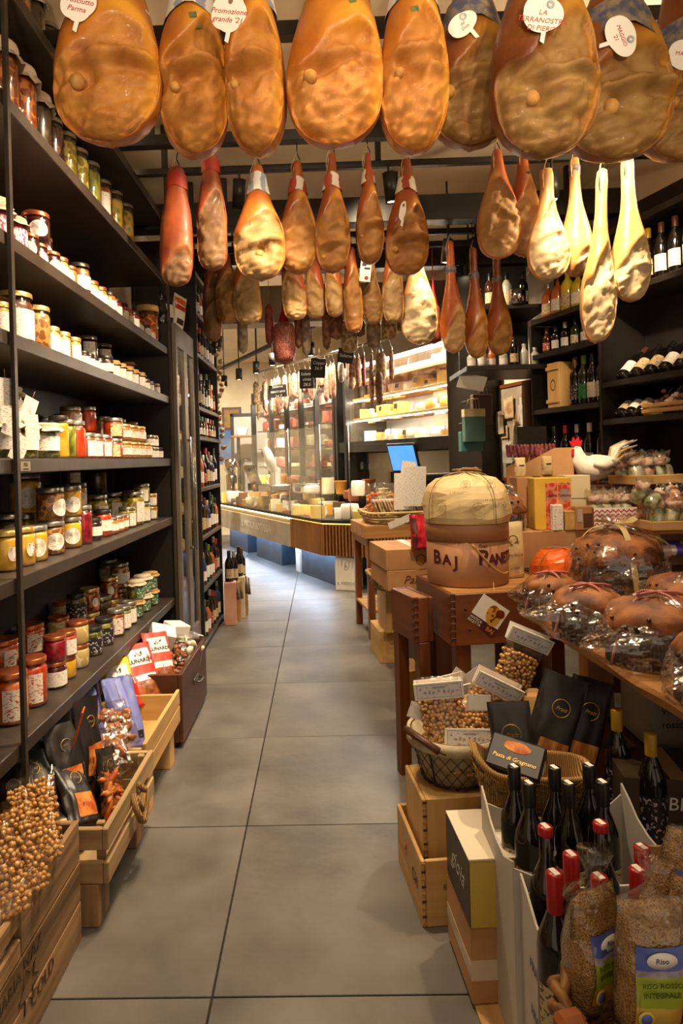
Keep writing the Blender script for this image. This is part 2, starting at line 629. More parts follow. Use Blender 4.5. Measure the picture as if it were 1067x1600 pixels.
KNOB = lathe([(0, -.006), (.014, -.004), (.019, .006), (.018, .018), (.012, .026), (0, .029)], 14)
BONE = mat('bone_knob', 'c9974f', 'a9732f', 30, .6, bump=.3)
COLLAR = [mat('paper_collar_white', 'd8d6d2', '8a94a8', 26, .6, kind='wave', st=(.2, .2, 1), lo=.55, hi=.75),
          mat('paper_collar_red', '9c3a26', 'c8beb0', 22, .6, kind='wave', st=(.2, .2, 1), lo=.45, hi=.55, c3='4a6a3a'),
          mat('paper_collar_navy', '4a4e66', '8a7a60', 30, .6, lo=.4, hi=.6),
          mat('red_band', 'a82a18', '8a2012', 12, .6)]
STAMP = mat('green_stamp', '3f5a34', '6a6a38', 60, .7)
HOOKM = mat('hook_iron', '2a2622', None, rough=.4, metal=.8)


def RAILZ(Y):
    return 2.95 if Y < 4 else (2.905 if Y < 4.5 else 2.93)


def fy(me, x, z):
    """front surface y of a ham mesh near local (x, z)"""
    best, by = 9, 0
    for q in me.vertices:
        d = (q.co.x - x) ** 2 + (q.co.z - z) ** 2
        if q.co.y < .01 and d < best: best, by = d, q.co.y
    return by


def clover(w, h, n=40, lobes=5):
    pts = []
    for i in range(n):
        a = 2 * PI * i / n
        r = 1 + .09 * abs(math.cos(lobes * a / 2))
        pts.append((w / 2 * r * math.cos(a), h / 2 * r * math.sin(a)))
    return pts


TAGBLUE = mat('tag_seal', '8a8fb0', 'c8c4c0', 30, .6)


def ham(xc, hw, ytop, ybot, Y, label, m_='red', prof='ham', D=None, skew=0, seed=1, rz=0, zone=.5, side=1, knob=None, collar=None, tagtxt=None,
        Ztop=None, stamp=None, loop=True, wr=1., hook=True, tags=None):
    b = aty(xc, ybot, Y)
    top = Ztop if Ztop else aty(xc, ytop, Y).z
    L = top - b.z
    W = hw / F * Y
    D = D if D else W * .55
    t = thing('hanging_ham', (b.x, Y, top), rz, label, 'ham')
    me = ham_mesh(W, D, L, prof, skew, seed, zone, side, wr, *((72, 110) if Y < 2.3 else (44, 60)), knob=knob)
    ob('meat', me, HM[m_], t)
    if knob:
        kx, kz = knob[0] * W, -L + knob[1] * L
        y = fy(me, kx, kz)
        s = W / .135
        ob('bone_knob', KNOB, BONE, t, (kx, y + .006, kz), (PI / 2, 0, 0), s)
    if collar is not None:
        P = PROFS[prof]
        c0, c1 = collar[1], collar[2]
        pr = [(interp(P, c0) * 1.07 * W + .002, -L + c0 * L), (interp(P, (c0 + c1) / 2) * 1.09 * W + .003, -L + (c0 + c1) / 2 * L), (interp(P, c1) * 1.12 * W + .003, -L + c1 * L)]
        cm = lathe(pr, 22)
        dr = max(.6, D / W) * 1.08
        for q in cm.vertices:
            tt = (q.co.z + L) / L
            q.co.y *= dr if dr < 1.3 else 1.3
            q.co.x += skew * (tt - .25) * W
            q.co.z += .03 + q.co.y * .15 - .45 * abs(q.co.x - skew * (tt - .25) * W)
        ob('paper_collar', cm, COLLAR[collar[0]], t)
    if stamp:
        for sx, sz in stamp:
            x_, z_ = sx * W, -L + sz * L
            y = fy(me, x_, z_)
            ob('ink_stamp', bxm(.02, .0015, .016, 0), STAMP, t, (x_, y - .001, z_), (0, R.uniform(-.4, .4), 0))
    if loop:
        tx = skew * .75 * W
        pts = [(tx, -.01, .035), (tx - .016, -D * .25, 0), (tx - .03, -D * .45, -.05), (tx - .028, -D * .42, -.11), (tx - .02, -D * .3, -.06), (tx - .008, -.004, .012)]
        ob('twine', tube(pts, .0022, 5), STRING, t)
    if hook:
        tx = skew * .75 * W
        rz_ = max(top + .05, RAILZ(Y)) - top
        ry_ = min((1.93, 3.3, 4.32, 4.7), key=lambda q: abs(q - Y)) - Y
        pts = [(tx, 0, -.03), (tx + .012, 0, -.02), (tx + .012, 0, .005), (tx, 0, .03), (tx - ry_ * math.sin(-rz), ry_, rz_ + .002)]
        ob('hook', tube(pts, .003, 6), HOOKM, t)
    for tg in (tags or []):
        lines, (sx, sz), (w_, h_), tilt, shp = tg
        x_, z_ = sx * W, -L + sz * L
        y = min(fy(me, x_ + a_, z_ + b_) for a_ in (-w_ * .4, 0, w_ * .4) for b_ in (-h_ * .4, 0, h_ * .4)) - .006
        g = ob('tag', prism(clover(w_, h_, lobes=5 if shp == 0 else 3), .0015), PAPER, t, (x_, y, z_), (0, tilt, 0))
        ob('tag_tie', prism([(-.006, 0), (.006, 0), (.004, -.035), (-.007, -.03)], .002), PAPER, g, (.008, 0, -h_ / 2 + .004))
        for i, s_ in enumerate(lines):
            text(s_, h_ * .2, REDINK, g, (0, -.0012, h_ * (.02 - .22 * i)), (PI / 2, 0, 0), .2)
        if shp:
            ob('seal', lathe([(.004, 0), (.011, 0), (.011, .001), (.004, .001)], 16), TAGBLUE, g, (w_ * .17, -.0008, h_ * .26), (PI / 2, 0, 0))
        else:
            ob('seal', prism(clover(.012, .016, 12), .001), mat('tag_crest', '8a6a4a', None) if 'tag_crest' not in bpy.data.materials else bpy.data.materials['tag_crest'], g, (0, -.0008, h_ * .3))
    return t


Z1 = 2.925
ham(173, 85, 0, 222, 1.84, 'broad golden ham at the left end of the nearest row, with crown-shaped tags', 'gold', D=.105, seed=1, zone=.38, knob=(-.42, .2), collar=(0, .56, .76), Ztop=Z1, skew=.15,
    tags=[(['DOLCE', "24"], (-.25, .58), (.085, .095), .1, 0), (['Prosciutto', 'Parma'], (-.30, .50), (.09, .10), .25, 0)])
ham(306, 56, 0, 241, 1.90, 'narrow golden ham with green stamps, second in the nearest row', 'gold', D=.125, seed=2, zone=.4, knob=(-.45, .22), collar=(0, .54, .76), Ztop=Z1, stamp=[(.1, .50), (.2, .47)], rz=.1)
ham(403, 47, 0, 238, 1.88, 'narrow golden ham with one crown tag, third in the nearest row', 'gold', D=.125, seed=3, zone=.4, knob=(-.5, .22), collar=(0, .56, .76), Ztop=Z1, stamp=[(.15, .55)],
    tags=[(['Promozione', "grande '21"], (-.55, .48), (.09, .10), .2, 0)], rz=-.1)
ham(527, 76, 0, 227, 1.86, 'large glossy ham with a deep knuckle hollow, fourth in the nearest row', 'gold', D=.10, seed=4, zone=.36, knob=(-.52, .22), collar=(1, .6, .75), Ztop=Z1, skew=.2, stamp=[(.35, .52)])
ham(648, 54, 0, 236, 1.88, 'narrow ham with a long oval fat pad, fifth in the nearest row', 'gold', D=.12, seed=5, zone=.4, knob=(-.5, .25), collar=(0, .55, .74), Ztop=Z1, stamp=[(.1, .56), (-.05, .48)], skew=.1)
ham(738, 69, 0, 229, 2.04, 'brown ham half hidden behind the fifth, with a slanted oval tag', 'brown', D=.10, seed=6, zone=.38, knob=(-.6, .22), collar=(2, .56, .7), Ztop=Z1, skew=.1,
    tags=[(['del', 'Duca'], (-.30, .52), (.09, .06), -.7, 1)])
ham(852, 84, 0, 243, 1.86, 'brown ham with a cloud-shaped tag, third from the right end', 'brown', D=.105, seed=7, zone=.37, knob=(-.35, .18), collar=(2, .56, .7), Ztop=Z1, skew=.1,
    tags=[(['LA', 'TERRANOSTRA', 'DI PIERO'], (-.22, .45), (.10, .095), .15, 1)])
ham(962, 89, 0, 249, 2.02, 'dark brown ham with an upright oval tag, second from the right end', 'brown', D=.105, seed=8, zone=.38, knob=(-.25, .18), collar=(2, .52, .66), Ztop=Z1, skew=.1,
    tags=[(['MAGGIO', "'21"], (-.12, .46), (.115, .08), 1.25, 1)])
ham(1062, 66, 0, 250, 2.17, 'brown ham cut by the right edge of the picture', 'brown', D=.1, seed=9, zone=.38, knob=(-.35, .25), collar=(2, .52, .66), Ztop=Z1,
    tags=[(['MAGGIO'], (-.15, .46), (.11, .09), .15, 1)])
# second row
ham(277, 26, 258, 447, 3.22, 'long reddish speck slab with a red band, left end of the second row', 'speck', 'slab', D=.05, seed=11, zone=.22, collar=(3, .78, .9), skew=.2)
ham(333, 24, 238, 422, 3.28, 'dark crusted speck slab with red netting at its top', 'speck', 'slab', D=.06, seed=12, zone=.55, collar=(3, .8, .9), skew=.05)
ham(407, 41, 256, 437, 3.26, 'round grey-crusted ham with reddish shoulder in the second row', 'grey', D=.09, seed=13, zone=.46, knob=(0, .2), collar=(0, .72, .88))
ham(467, 31, 250, 428, 3.32, 'second-row ham between the round grey ham and its smoother neighbour', 'red', D=.085, seed=14, zone=.55, collar=(1, .68, .8), skew=.1)
ham(521, 28, 238, 426, 3.28, 'smooth second-row ham with a yellow fat streak, right under the large glossy ham', 'red', D=.085, seed=15, zone=.5, collar=(1, .66, .78), skew=.12, knob=(-.5, .12))
ham(579, 22, 238, 412, 3.3, 'slim second-row ham turned sideways, second from its right end', 'red', D=.10, seed=16, zone=.5, collar=(1, .68, .8), knob=(-.6, .22))
ham(637, 34, 247, 430, 3.28, 'broad second-row ham with a small white tag at its right end', 'red', D=.09, seed=17, zone=.46, collar=(1, .68, .8), skew=.1, knob=(-.6, .2), tags=[([], (-.25, .5), (.03, .09), .2, 0)])
# right cluster
ham(781, 34, 232, 403, 3.22, 'orange ham with a round pale cut face, left of the floodlit hams', 'cut', D=.09, seed=21, zone=.62, side=-1)
ham(821, 27, 228, 400, 3.36, 'orange ham with a green stamp behind the round-faced ham', 'cut', D=.09, seed=22, zone=.55, stamp=[(.1, .72)])
ham(858, 33, 262, 437, 3.2, 'pale ham with a white mould face among the floodlit hams', 'pale', D=.085, seed=23, zone=.6, side=1, prof='slim')
ham(902, 23, 245, 432, 3.24, 'brightly lit pale ham with a navy band at its shank', 'pale', D=.08, seed=24, zone=.12, prof='slim', collar=(2, .8, .88))
ham(937, 27, 262, 535, 2.95, 'longest pale ham with twine knots, crusted lower end, at right', 'pale', D=.07, seed=25, zone=.45, prof='slim', skew=.55, wr=2.)
ham(987, 29, 240, 471, 2.97, 'pale long-shanked ham in front of the right wine shelf', 'pale', D=.075, seed=26, zone=.32, prof='slim', skew=-.05)
for i, (x, h_, a, b_, lb) in enumerate([(709, 20, 375, 552, 'slim reddish ham, leftmost of the three on the short rail'), (745, 19, 385, 560, 'slim brown ham, middle one of the three on the short rail'),
                                  (781, 20, 395, 555, 'slim orange ham, rightmost of the three on the short rail')]):
    ham(x, h_, a, b_, 4.3, lb, ['cut', 'red', 'red'][i], 'slim', D=.07, seed=31 + i, zone=.25, collar=(2, .68, .74), skew=-.1)
# third row
for i, (x, h_, yb, Y, m_, pf, lb) in enumerate([
        (333, 14, 533, 4.75, 'speck', 'slab', 'long narrow amber speck with a curled foot beside the bottle shelves'),
        (357, 19, 505, 4.7, 'brown', 'slab', 'wrinkled brown ham, second from the left in the third row'),
        (388, 22, 507, 4.66, 'grey', 'slab', 'wide wrinkled ham above the pale salami at left'),
        (461, 19, 500, 4.7, 'cut', 'slab', 'orange cut-side ham right beside the red net of the mortadella'),
        (493, 16, 497, 4.75, 'cut', 'slab', 'orange cut-side ham, second from the mortadella'),
        (523, 14, 495, 4.7, 'cut', 'slab', 'orange cut-side ham, third from the mortadella'),
        (553, 15, 520, 4.66, 'red', 'slab', 'third-row ham with a long pale cut edge'),
        (583, 17, 508, 4.72, 'brown', 'slim', 'third-row ham with a white product card hanging over it'),
        (615, 17, 505, 4.66, 'grey', 'slab', 'third-row ham with a yellow fat pad'),
        (656, 29, 538, 4.7, 'pale', 'ham', 'plump third-row ham with a white mould base, right end')]):
    ham(x, h_, 0, yb, Y, lb, m_, pf, D=.07, seed=41 + i, zone=.6 if m_ != 'cut' else .5, Ztop=2.86, side=-1 if m_ == 'cut' else 1, skew=[-.1, -.25, -.2, -.25, -.2, -.2, -.2, 0, 0, -.1][i], loop=False)
p = aty(571, 424, 4.58)
pc = tag(box('product_card', (.075, .002, .14), PAPER, None, p, (0, .12, 0)), 'white product card with a red seal hanging among the third-row hams', 'card')
ob('string', tube([(0, 0, .07), (0, .1, 2.94 - p.z)], .0015, 4), STRING, pc)
box('print', (.03, .002, .02), INK, pc, (-.012, -.001, .045), bev=0)
box('print', (.04, .002, .015), INK, pc, (.01, -.001, .02), bev=0)
ob('seal', lathe([(.001, 0), (.014, 0), (.014, .001), (.001, .001)], 12), REDINK, pc, (.01, -.001, -.045), (PI / 2, 0, 0))

# salami and mortadella
SAL = [mat('salami_white_mould', '6e5e4a', '9a8a72', 26, .8, bump=.6, bs=30), mat('salami_brown', '5a3420', '8a6040', 30, .7, bump=.6, bs=24), mat('salami_red', '7a2a1c', '9a4a38', 40, .6, bump=.3),
       mat('salami_pink', '7a4c3a', 'b08a72', 30, .75, bump=.5), mat('salami_netted', '7a5a3a', 'a89068', 34, .7, kind='voronoi', bump=.8)]
MORT = mat('mortadella', '7a3026', 'a06a58', 90, .5, lo=.45, hi=.6)
REDNET = mat('red_net', 'a01818', None, rough=.6)


def salami_mesh(r, L, seed=0, bend=0, n=14):
    v, f = [], []
    NZ = 16
    for i in range(NZ + 1):
        t = i / NZ
        q = max(0, 1 - abs(2 * t - 1) ** 6) ** .5
        if i in (0, NZ): q = .08
        for k in range(n):
            a = 2 * PI * k / n
            w_ = r * q * (1 + .08 * noise.noise(Vector((math.cos(a), math.sin(a), t * 7 + seed * 5))))
            v.append((w_ * math.cos(a) + bend * math.sin(PI * t) * L, w_ * math.sin(a), -L + t * L))
    for i in range(NZ):
        for k in range(n):
            f.append((i * n + k, i * n + (k + 1) % n, (i + 1) * n + (k + 1) % n, (i + 1) * n + k))
    return mesh('salami', v, f, True)


def salami(px, hw, yt, yb, Y, label, mi, bend=0, seed=0, group=None, up=.12):
    a, b = aty(px, yt, Y), aty(px, yb, Y)
    t = thing('salami', a, 0, label, 'salami', group)
    ob('casing', salami_mesh(hw / F * Y, a.z - b.z, seed, bend), SAL[mi], t)
    ob('twine', tube([(0, 0, -.01), (0, 0, up if up < .3 else 2.93 - a.z)], .002, 5), STRING, t)
    return t


for i, a in enumerate([(378, 8, 480, 553, 'thin pale salami hanging below the wide wrinkled ham', 0), (420, 7, 474, 540, 'thin dark red sausage beside the large mortadella', 2),
                       (465, 6, 480, 545, 'dark slim salami just right of the mortadella', 1), (477, 7, 490, 556, 'grey mouldy salami, second right of the mortadella', 0),
                       (509, 7, 470, 547, 'long netted brown salami beneath the cut hams', 1), (525, 11, 480, 531, 'thick dark netted salami beneath the cut hams', 1),
                       (545, 13, 500, 552, 'thick mottled salami under the ham with the pale cut edge', 4), (562, 8, 500, 527, 'short brown salami tucked behind the mottled one', 1),
                       (583, 11, 500, 545, 'grey salami under the card-bearing ham', 0), (607, 11, 495, 532, 'short mottled salami under the ham with yellow fat', 4), (627, 7, 500, 518, 'small pale salami beside the plump ham', 0)]):
    salami(a[0], a[1], a[2], a[3], 4.97, a[4], a[5], seed=i, up=.35)
a, b = aty(443, 502, 4.9), aty(443, 570, 4.9)
t = thing('mortadella', a, 0, 'large speckled mortadella hanging in a red net', 'mortadella')
ob('meat', salami_mesh(17.5 / F * 4.9, a.z - b.z, 3), MORT, t)
ob('net_cord', lathe([(.045, -.03), (.03, .03), (.012, .09), (.006, .16), (.005, .3), (.004, 2.93 - a.z)], 10), REDNET, t)
ob('net_tail', tube([(0, 0, -.31), (0, 0, -.345)], .006), REDNET, t)
a = aty(677, 475, 4.97)
t = thing('netted_salami', a, 0, 'faint salami in a red net cord behind the slim hams', 'salami')
ob('casing', salami_mesh(.05, .3, 5), SAL[2], t)
ob('net_cord', lathe([(.04, -.03), (.012, .1), (.004, .25), (.003, 2.93 - a.z)], 8), REDNET, t)
# ------------------------------------------------------------------ left shelving unit
SF = -.95           # X of the shelf fronts
SZ = {7: .527, 6: 1.037, 5: 1.407, 4: 1.80, 3: 2.107, 2: 2.547, 1: 2.937}
sh = thing('shelving_unit', (-1.13, 2.75, 0), 0, 'tall black metal shelving unit filled with jars along the left wall', 'shelving')
for k, z in SZ.items():
    y1 = 4.2
    bx0('shelf_board', (-.22, -1.55, z - .047), (.18, y1 - 2.75, z), SHELF if k != 1 else SHELF, sh, .003)
bx0('back_panel', (-.225, -1.55, .1), (-.215, y1 - 2.75, 2.93), DARKPANEL, sh, 0)
for yy, xx in ((-.725, .184), (1.435, .184), (1.435, -.2), (-.725, -.2)):
    bx0('post', (xx, yy, 0), (xx + .014, yy + .02, 3.19), SHELF, sh, .001)
pl = box('brand_plate', (.002, .07, .03), mat('plate_brass', '9a8a6a', None, rough=.4, metal=.4), sh, (.184, -.64, 1.382), bev=0)
text('PSA', .018, INK, pl, (.0015, 0, .004), (PI / 2, 0, PI / 2))
text('arredamenti', .008, INK, pl, (.0015, 0, -.009), (PI / 2, 0, PI / 2))

# ------------------------------------------------------------------ jars
CM = {
    'red sauce': mat('c_tomato', 'a82c0c', 'd4561c', 60, .35, coat=.3), 'carrot': mat('c_carrot', 'c0500c', 'e88a2a', 22, .35, st=(1, 1, .12), coat=.3),
    'beetroot': mat('c_beet', '6a0a18', 'a81c34', 40, .3, coat=.3), 'white onion': mat('c_onion', 'c8b070', 'ece0b4', 34, .35, kind='voronoi', lo=.6, hi=.1, coat=.3),
    'yellow oil': mat('c_yellow', 'c08a10', 'e8bc3c', 18, .3, coat=.3), 'olive': mat('c_olive', '4a4a14', '8a8a34', 50, .35, kind='voronoi', lo=.6, hi=.1, coat=.3),
    'green pickle': mat('c_pickle', '4a5a10', 'a0a030', 34, .35, st=(1, 1, .5), coat=.3), 'artichoke': mat('c_artichoke', '8a7a18', 'd2c258', 36, .35, kind='voronoi', lo=.6, hi=.1, coat=.3),
    'mushroom': mat('c_mushroom', '7a4a18', 'c08a48', 50, .35, kind='voronoi', lo=.6, hi=.1, coat=.3), 'honey': mat('c_honey', 'c87a1c', 'e8a83c', 8, .25, coat=.4),
    'dark jam': mat('c_jam', '2a0a10', '4a1420', 30, .25, coat=.4), 'red pepper': mat('c_pepper', 'a8200c', 'e0501c', 22, .3, st=(1, 1, .35), coat=.3),
    'peach': mat('c_peach', 'c07a3c', 'd89c58', 10, .35, coat=.3), 'brown spread': mat('c_brown', '4a2410', '6a3a1c', 20, .35, coat=.3),
    'amber nut': mat('c_amber', '7a3008', 'c87a24', 46, .3, kind='voronoi', lo=.6, hi=.1, coat=.4), 'dark pickle': mat('c_dark', '2a1c10', '4a3820', 40, .3, coat=.3),
    'mixed vegetable': mat('c_mix', 'b83010', 'd8b848', 30, .3, kind='voronoi', lo=.1, hi=.6, c3='7a8a28', coat=.3), 'orange cream': mat('c_orange', 'c85a10', 'e8842c', 12, .3, coat=.3),
}
LM = {'copper': mat('l_copper', 'b0623a', None, rough=.3, metal=.7), 'gold': mat('l_gold', 'c8a868', None, rough=.3, metal=.7), 'black': mat('l_black', '262220', None, rough=.35, metal=.2),
      'silver': mat('l_silver', '9a948c', None, rough=.3, metal=.8), 'white': mat('l_white', 'e0d8cc', None, rough=.4), 'cloth': mat('l_cloth', 'cfc0a8', 'b8a688', 30, .85, bump=.3),
      'straw': mat('l_straw', 'c09a60', 'a07a44', 40, .85, bump=.5)}


def label_mat(name, base, ink, sz=140, amt=.62):
    """paper with rows of small printed lines"""
    mt = mat(name, base, None, rough=.55)
    n, l = mt.node_tree.nodes, mt.node_tree.links
    tc = n.new('ShaderNodeTexCoord')
    mp = n.new('ShaderNodeMapping')
    mp.inputs['Scale'].default_value = (60, 60, sz)
    l.new(tc.outputs['Object'], mp.inputs[0])
    t = n.new('ShaderNodeTexNoise')
    t.inputs['Scale'].default_value = 1.6
    t.inputs['Detail'].default_value = 1
    l.new(mp.outputs[0], t.inputs['Vector'])
    cr = n.new('ShaderNodeValToRGB')
    cr.color_ramp.elements[0].position = amt - .04
    cr.color_ramp.elements[1].position = amt + .03
    cr.color_ramp.elements[0].color = lin(base)
    cr.color_ramp.elements[1].color = lin(ink)
    l.new(t.outputs['Fac'], cr.inputs[0])
    l.new(cr.outputs[0], n['Principled BSDF'].inputs['Base Color'])
    return mt


LB = {'white': label_mat('lb_white', 'e6e0d6', 'b4aaa0', 170, .6), 'cream': label_mat('lb_cream', 'd8c89c', '7a6a48'), 'black': label_mat('lb_black', '1e1a1a', 'b8a8b8', 60, .6), 'pink': label_mat('lb_pink', 'ead8d8', 'b02a68', 40, .55),
      'red': label_mat('lb_red', 'e2d8cc', 'b04a40', 110, .6), 'green': label_mat('lb_green', '3a6a4a', 'c8d0b8', 90, .58)}
_j = {}


def jar_meshes(r, h, lid, lab):
    k = (r, h, lid, lab)
    if k in _j: return _j[k]
    hl = .014 if h < .1 else .018
    cm = lathe([(0, .004), (r * .86, .004), (r * .93, .012), (r * .93, h * .74), (r * .84, h * .82), (0, h * .83)], 18)
    gm = lathe([(0, 0), (r * .9, 0), (r, .008), (r, h * .75), (r * .95, h * .82), (r * .84, h * .87), (r * .84, h - hl * .6)], 18)
    if lid in ('cloth', 'straw'):
        q = r * 1.18
        lm = lathe([(q * 1.05, h * .76), (r * 1.0, h * .84), (r * .9, h * .86), (r * 1.02, h * .92), (r * .96, h * .985), (r * .5, h), (0, h)], 18)
        for v in lm.vertices:
            a = math.atan2(v.co.y, v.co.x)
            if v.co.z < h * .85: v.co *= 1 + .06 * math.sin(a * 8)
    else:
        rl = r * .93
        lm = lathe([(rl, h - hl), (rl, h - .003), (rl - .003, h), (rl * .86, h - .001), (rl * .82, h - .003), (0, h - .003)], 20)
    am = None
    if lab:
        s, z0, z1, aw = {'oval': (0, .14, .66, 62), 'band': (0, .22, .62, 95), 'strip': (0, .1, .7, 34), 'full': (0, .1, .66, 150), 'seal': (0, .25, .62, 30)}[lab]
        n = 14
        if lab in ('oval', 'seal'):
            v, f = [(r * 1.012, 0, h * (z0 + z1) / 2)], []
            for i in range(22):
                a = 2 * PI * i / 22
                an = rad(aw * .62) * math.cos(a)
                v.append((r * 1.012 * math.cos(an), r * 1.012 * math.sin(an), h * ((z0 + z1) / 2 + (z1 - z0) / 2 * math.sin(a))))
                f.append((0, i + 1, (i + 1) % 22 + 1))
            am = mesh('label', v, f, False)
        else:
            am = lathe([(r * 1.012, h * z0), (r * 1.012, h * z1)], n, -rad(aw), rad(aw))
    _j[k] = (cm, gm, lm, am)
    return _j[k]


ORD = ['nearest', 'second', 'third', 'fourth', 'fifth', 'sixth', 'seventh', 'eighth', 'ninth', 'tenth', 'eleventh', 'twelfth', 'thirteenth', 'fourteenth', 'fifteenth', 'sixteenth',
       'seventeenth', 'eighteenth', 'nineteenth', 'twentieth', 'twenty-first', 'twenty-second', 'twenty-third', 'twenty-fourth', 'twenty-fifth', 'twenty-sixth', 'twenty-seventh', 'twenty-eighth', 'twenty-ninth', 'thirtieth', 'thirty-first', 'thirty-second']
JT = {  # r, h, contents, lid, label, label colour
    'tomL': (.049, .155, 'red sauce', 'copper', 'strip', 'red'), 'tom': (.05, .104, 'red sauce', 'copper', 'strip', 'red'), 'carrot': (.05, .155, 'carrot', 'copper', 'strip', 'red'),
    'beet': (.042, .09, 'beetroot', 'copper', None, 0), 'beetl': (.042, .09, 'dark jam', 'copper', 'full', 'white'), 'yelS': (.038, .08, 'yellow oil', 'copper', None, 0), 'redS': (.04, .09, 'red sauce', 'copper', 'strip', 'white'),
    'onion': (.045, .088, 'white onion', 'copper', None, 0), 'blk': (.042, .115, 'olive', 'black', 'full', 'black'), 'olv': (.038, .11, 'olive', 'silver', 'strip', 'white'), 'olvR': (.04, .12, 'amber nut', 'silver', 'strip', 'red'),
    'mush': (.05, .115, 'mushroom', 'silver', 'oval', 'white'), 'yel': (.045, .115, 'yellow oil', 'silver', 'oval', 'white'), 'yelB': (.056, .14, 'yellow oil', 'silver', 'oval', 'white'), 'yelG': (.045, .12, 'yellow oil', 'gold', 'seal', 'red'),
    'beetT': (.036, .15, 'beetroot', 'silver', None, 0), 'redL': (.042, .115, 'red sauce', 'black', 'band', 'white'), 'drk': (.036, .09, 'dark jam', 'black', 'band', 'white'), 'pepS': (.034, .075, 'orange cream', 'silver', 'band', 'white'),
    'art': (.052, .165, 'artichoke', 'silver', 'strip', 'white'), 'artS': (.042, .10, 'artichoke', 'silver', 'strip', 'white'), 'gmush': (.036, .07, 'mushroom', 'gold', 'strip', 'white'),
    'whc': (.055, .12, 'olive', 'cloth', 'band', 'white'), 'ypep': (.036, .15, 'yellow oil', 'black', None, 0), 'pick': (.037, .14, 'green pickle', 'silver', None, 0), 'redT': (.036, .14, 'red pepper', 'silver', None, 0),
    'rpep': (.043, .115, 'red pepper', 'silver', None, 0), 'rpepl': (.04, .1, 'red pepper', 'silver', 'strip', 'white'), 'jamy': (.045, .09, 'red sauce', 'silver', 'strip', 'cream'), 'peal': (.042, .08, 'peach', 'gold', 'band', 'white'),
    'mini': (.026, .062, 'brown spread', 'silver', 'full', 'white'), 'minib': (.026, .062, 'dark jam', 'black', 'full', 'white'), 'peach': (.045, .1, 'peach', 'silver', 'strip', 'white'), 'brn': (.045, .1, 'brown spread', 'silver', 'strip', 'white'),
    'brnB': (.058, .165, 'brown spread', 'gold', 'full', 'white'), 'mushB': (.046, .15, 'mushroom', 'gold', None, 0), 'hon': (.034, .10, 'honey', 'gold', 'strip', 'white'), 'honP': (.034, .10, 'yellow oil', 'gold', 'strip', 'white'),
    'clip': (.046, .10, 'dark jam', 'silver', 'strip', 'white'), 'strw': (.034, .085, 'amber nut', 'straw', 'strip', 'white'), 'jam': (.046, .10, 'dark jam', 'copper', 'oval', 'white'), 'jamS': (.038, .085, 'dark jam', 'copper', 'oval', 'white'),
    'pink': (.044, .105, 'beetroot', 'cloth', 'full', 'pink'), 'orn': (.032, .08, 'orange cream', 'copper', 'oval', 'white'), 'honW': (.036, .09, 'honey', 'copper', 'band', 'white'), 'mushW': (.042, .13, 'mushroom', 'black', 'band', 'white'),
    'prd': (.038, .1, 'orange cream', 'black', 'band', 'white'), 'jamW': (.034, .095, 'beetroot', 'black', 'band', 'white'), 'ambT': (.058, .22, 'amber nut', 'cloth', None, 0), 'drkT': (.05, .2, 'dark pickle', 'cloth', None, 0),
    'drkU': (.045, .17, 'dark jam', 'silver', None, 0), 'yelT': (.048, .18, 'artichoke', 'silver', None, 0), 'pickT': (.048, .19, 'green pickle', 'silver', None, 0), 'oniT': (.046, .18, 'amber nut', 'silver', 'strip', 'white'),
    'mixT': (.048, .2, 'mixed vegetable', 'silver', None, 0), 'cap': (.045, .095, 'olive', 'cloth', 'strip', 'green'), 'capB': (.043, .09, 'brown spread', 'straw', 'strip', 'green'), 'lblW': (.05, .13, 'mushroom', 'silver', 'band', 'white'),
    'oilM': (.046, .11, 'amber nut', 'gold', 'seal', 'white'), 'dim': (.055, .15, 'dark pickle', 'silver', None, 0),
}
SN = {7: 'lowest', 6: 'second-lowest', 5: 'eye-level', 4: 'fourth', 3: 'fifth', 2: 'sixth', 1: 'topmost'}
RN = ['front', 'second', 'back']
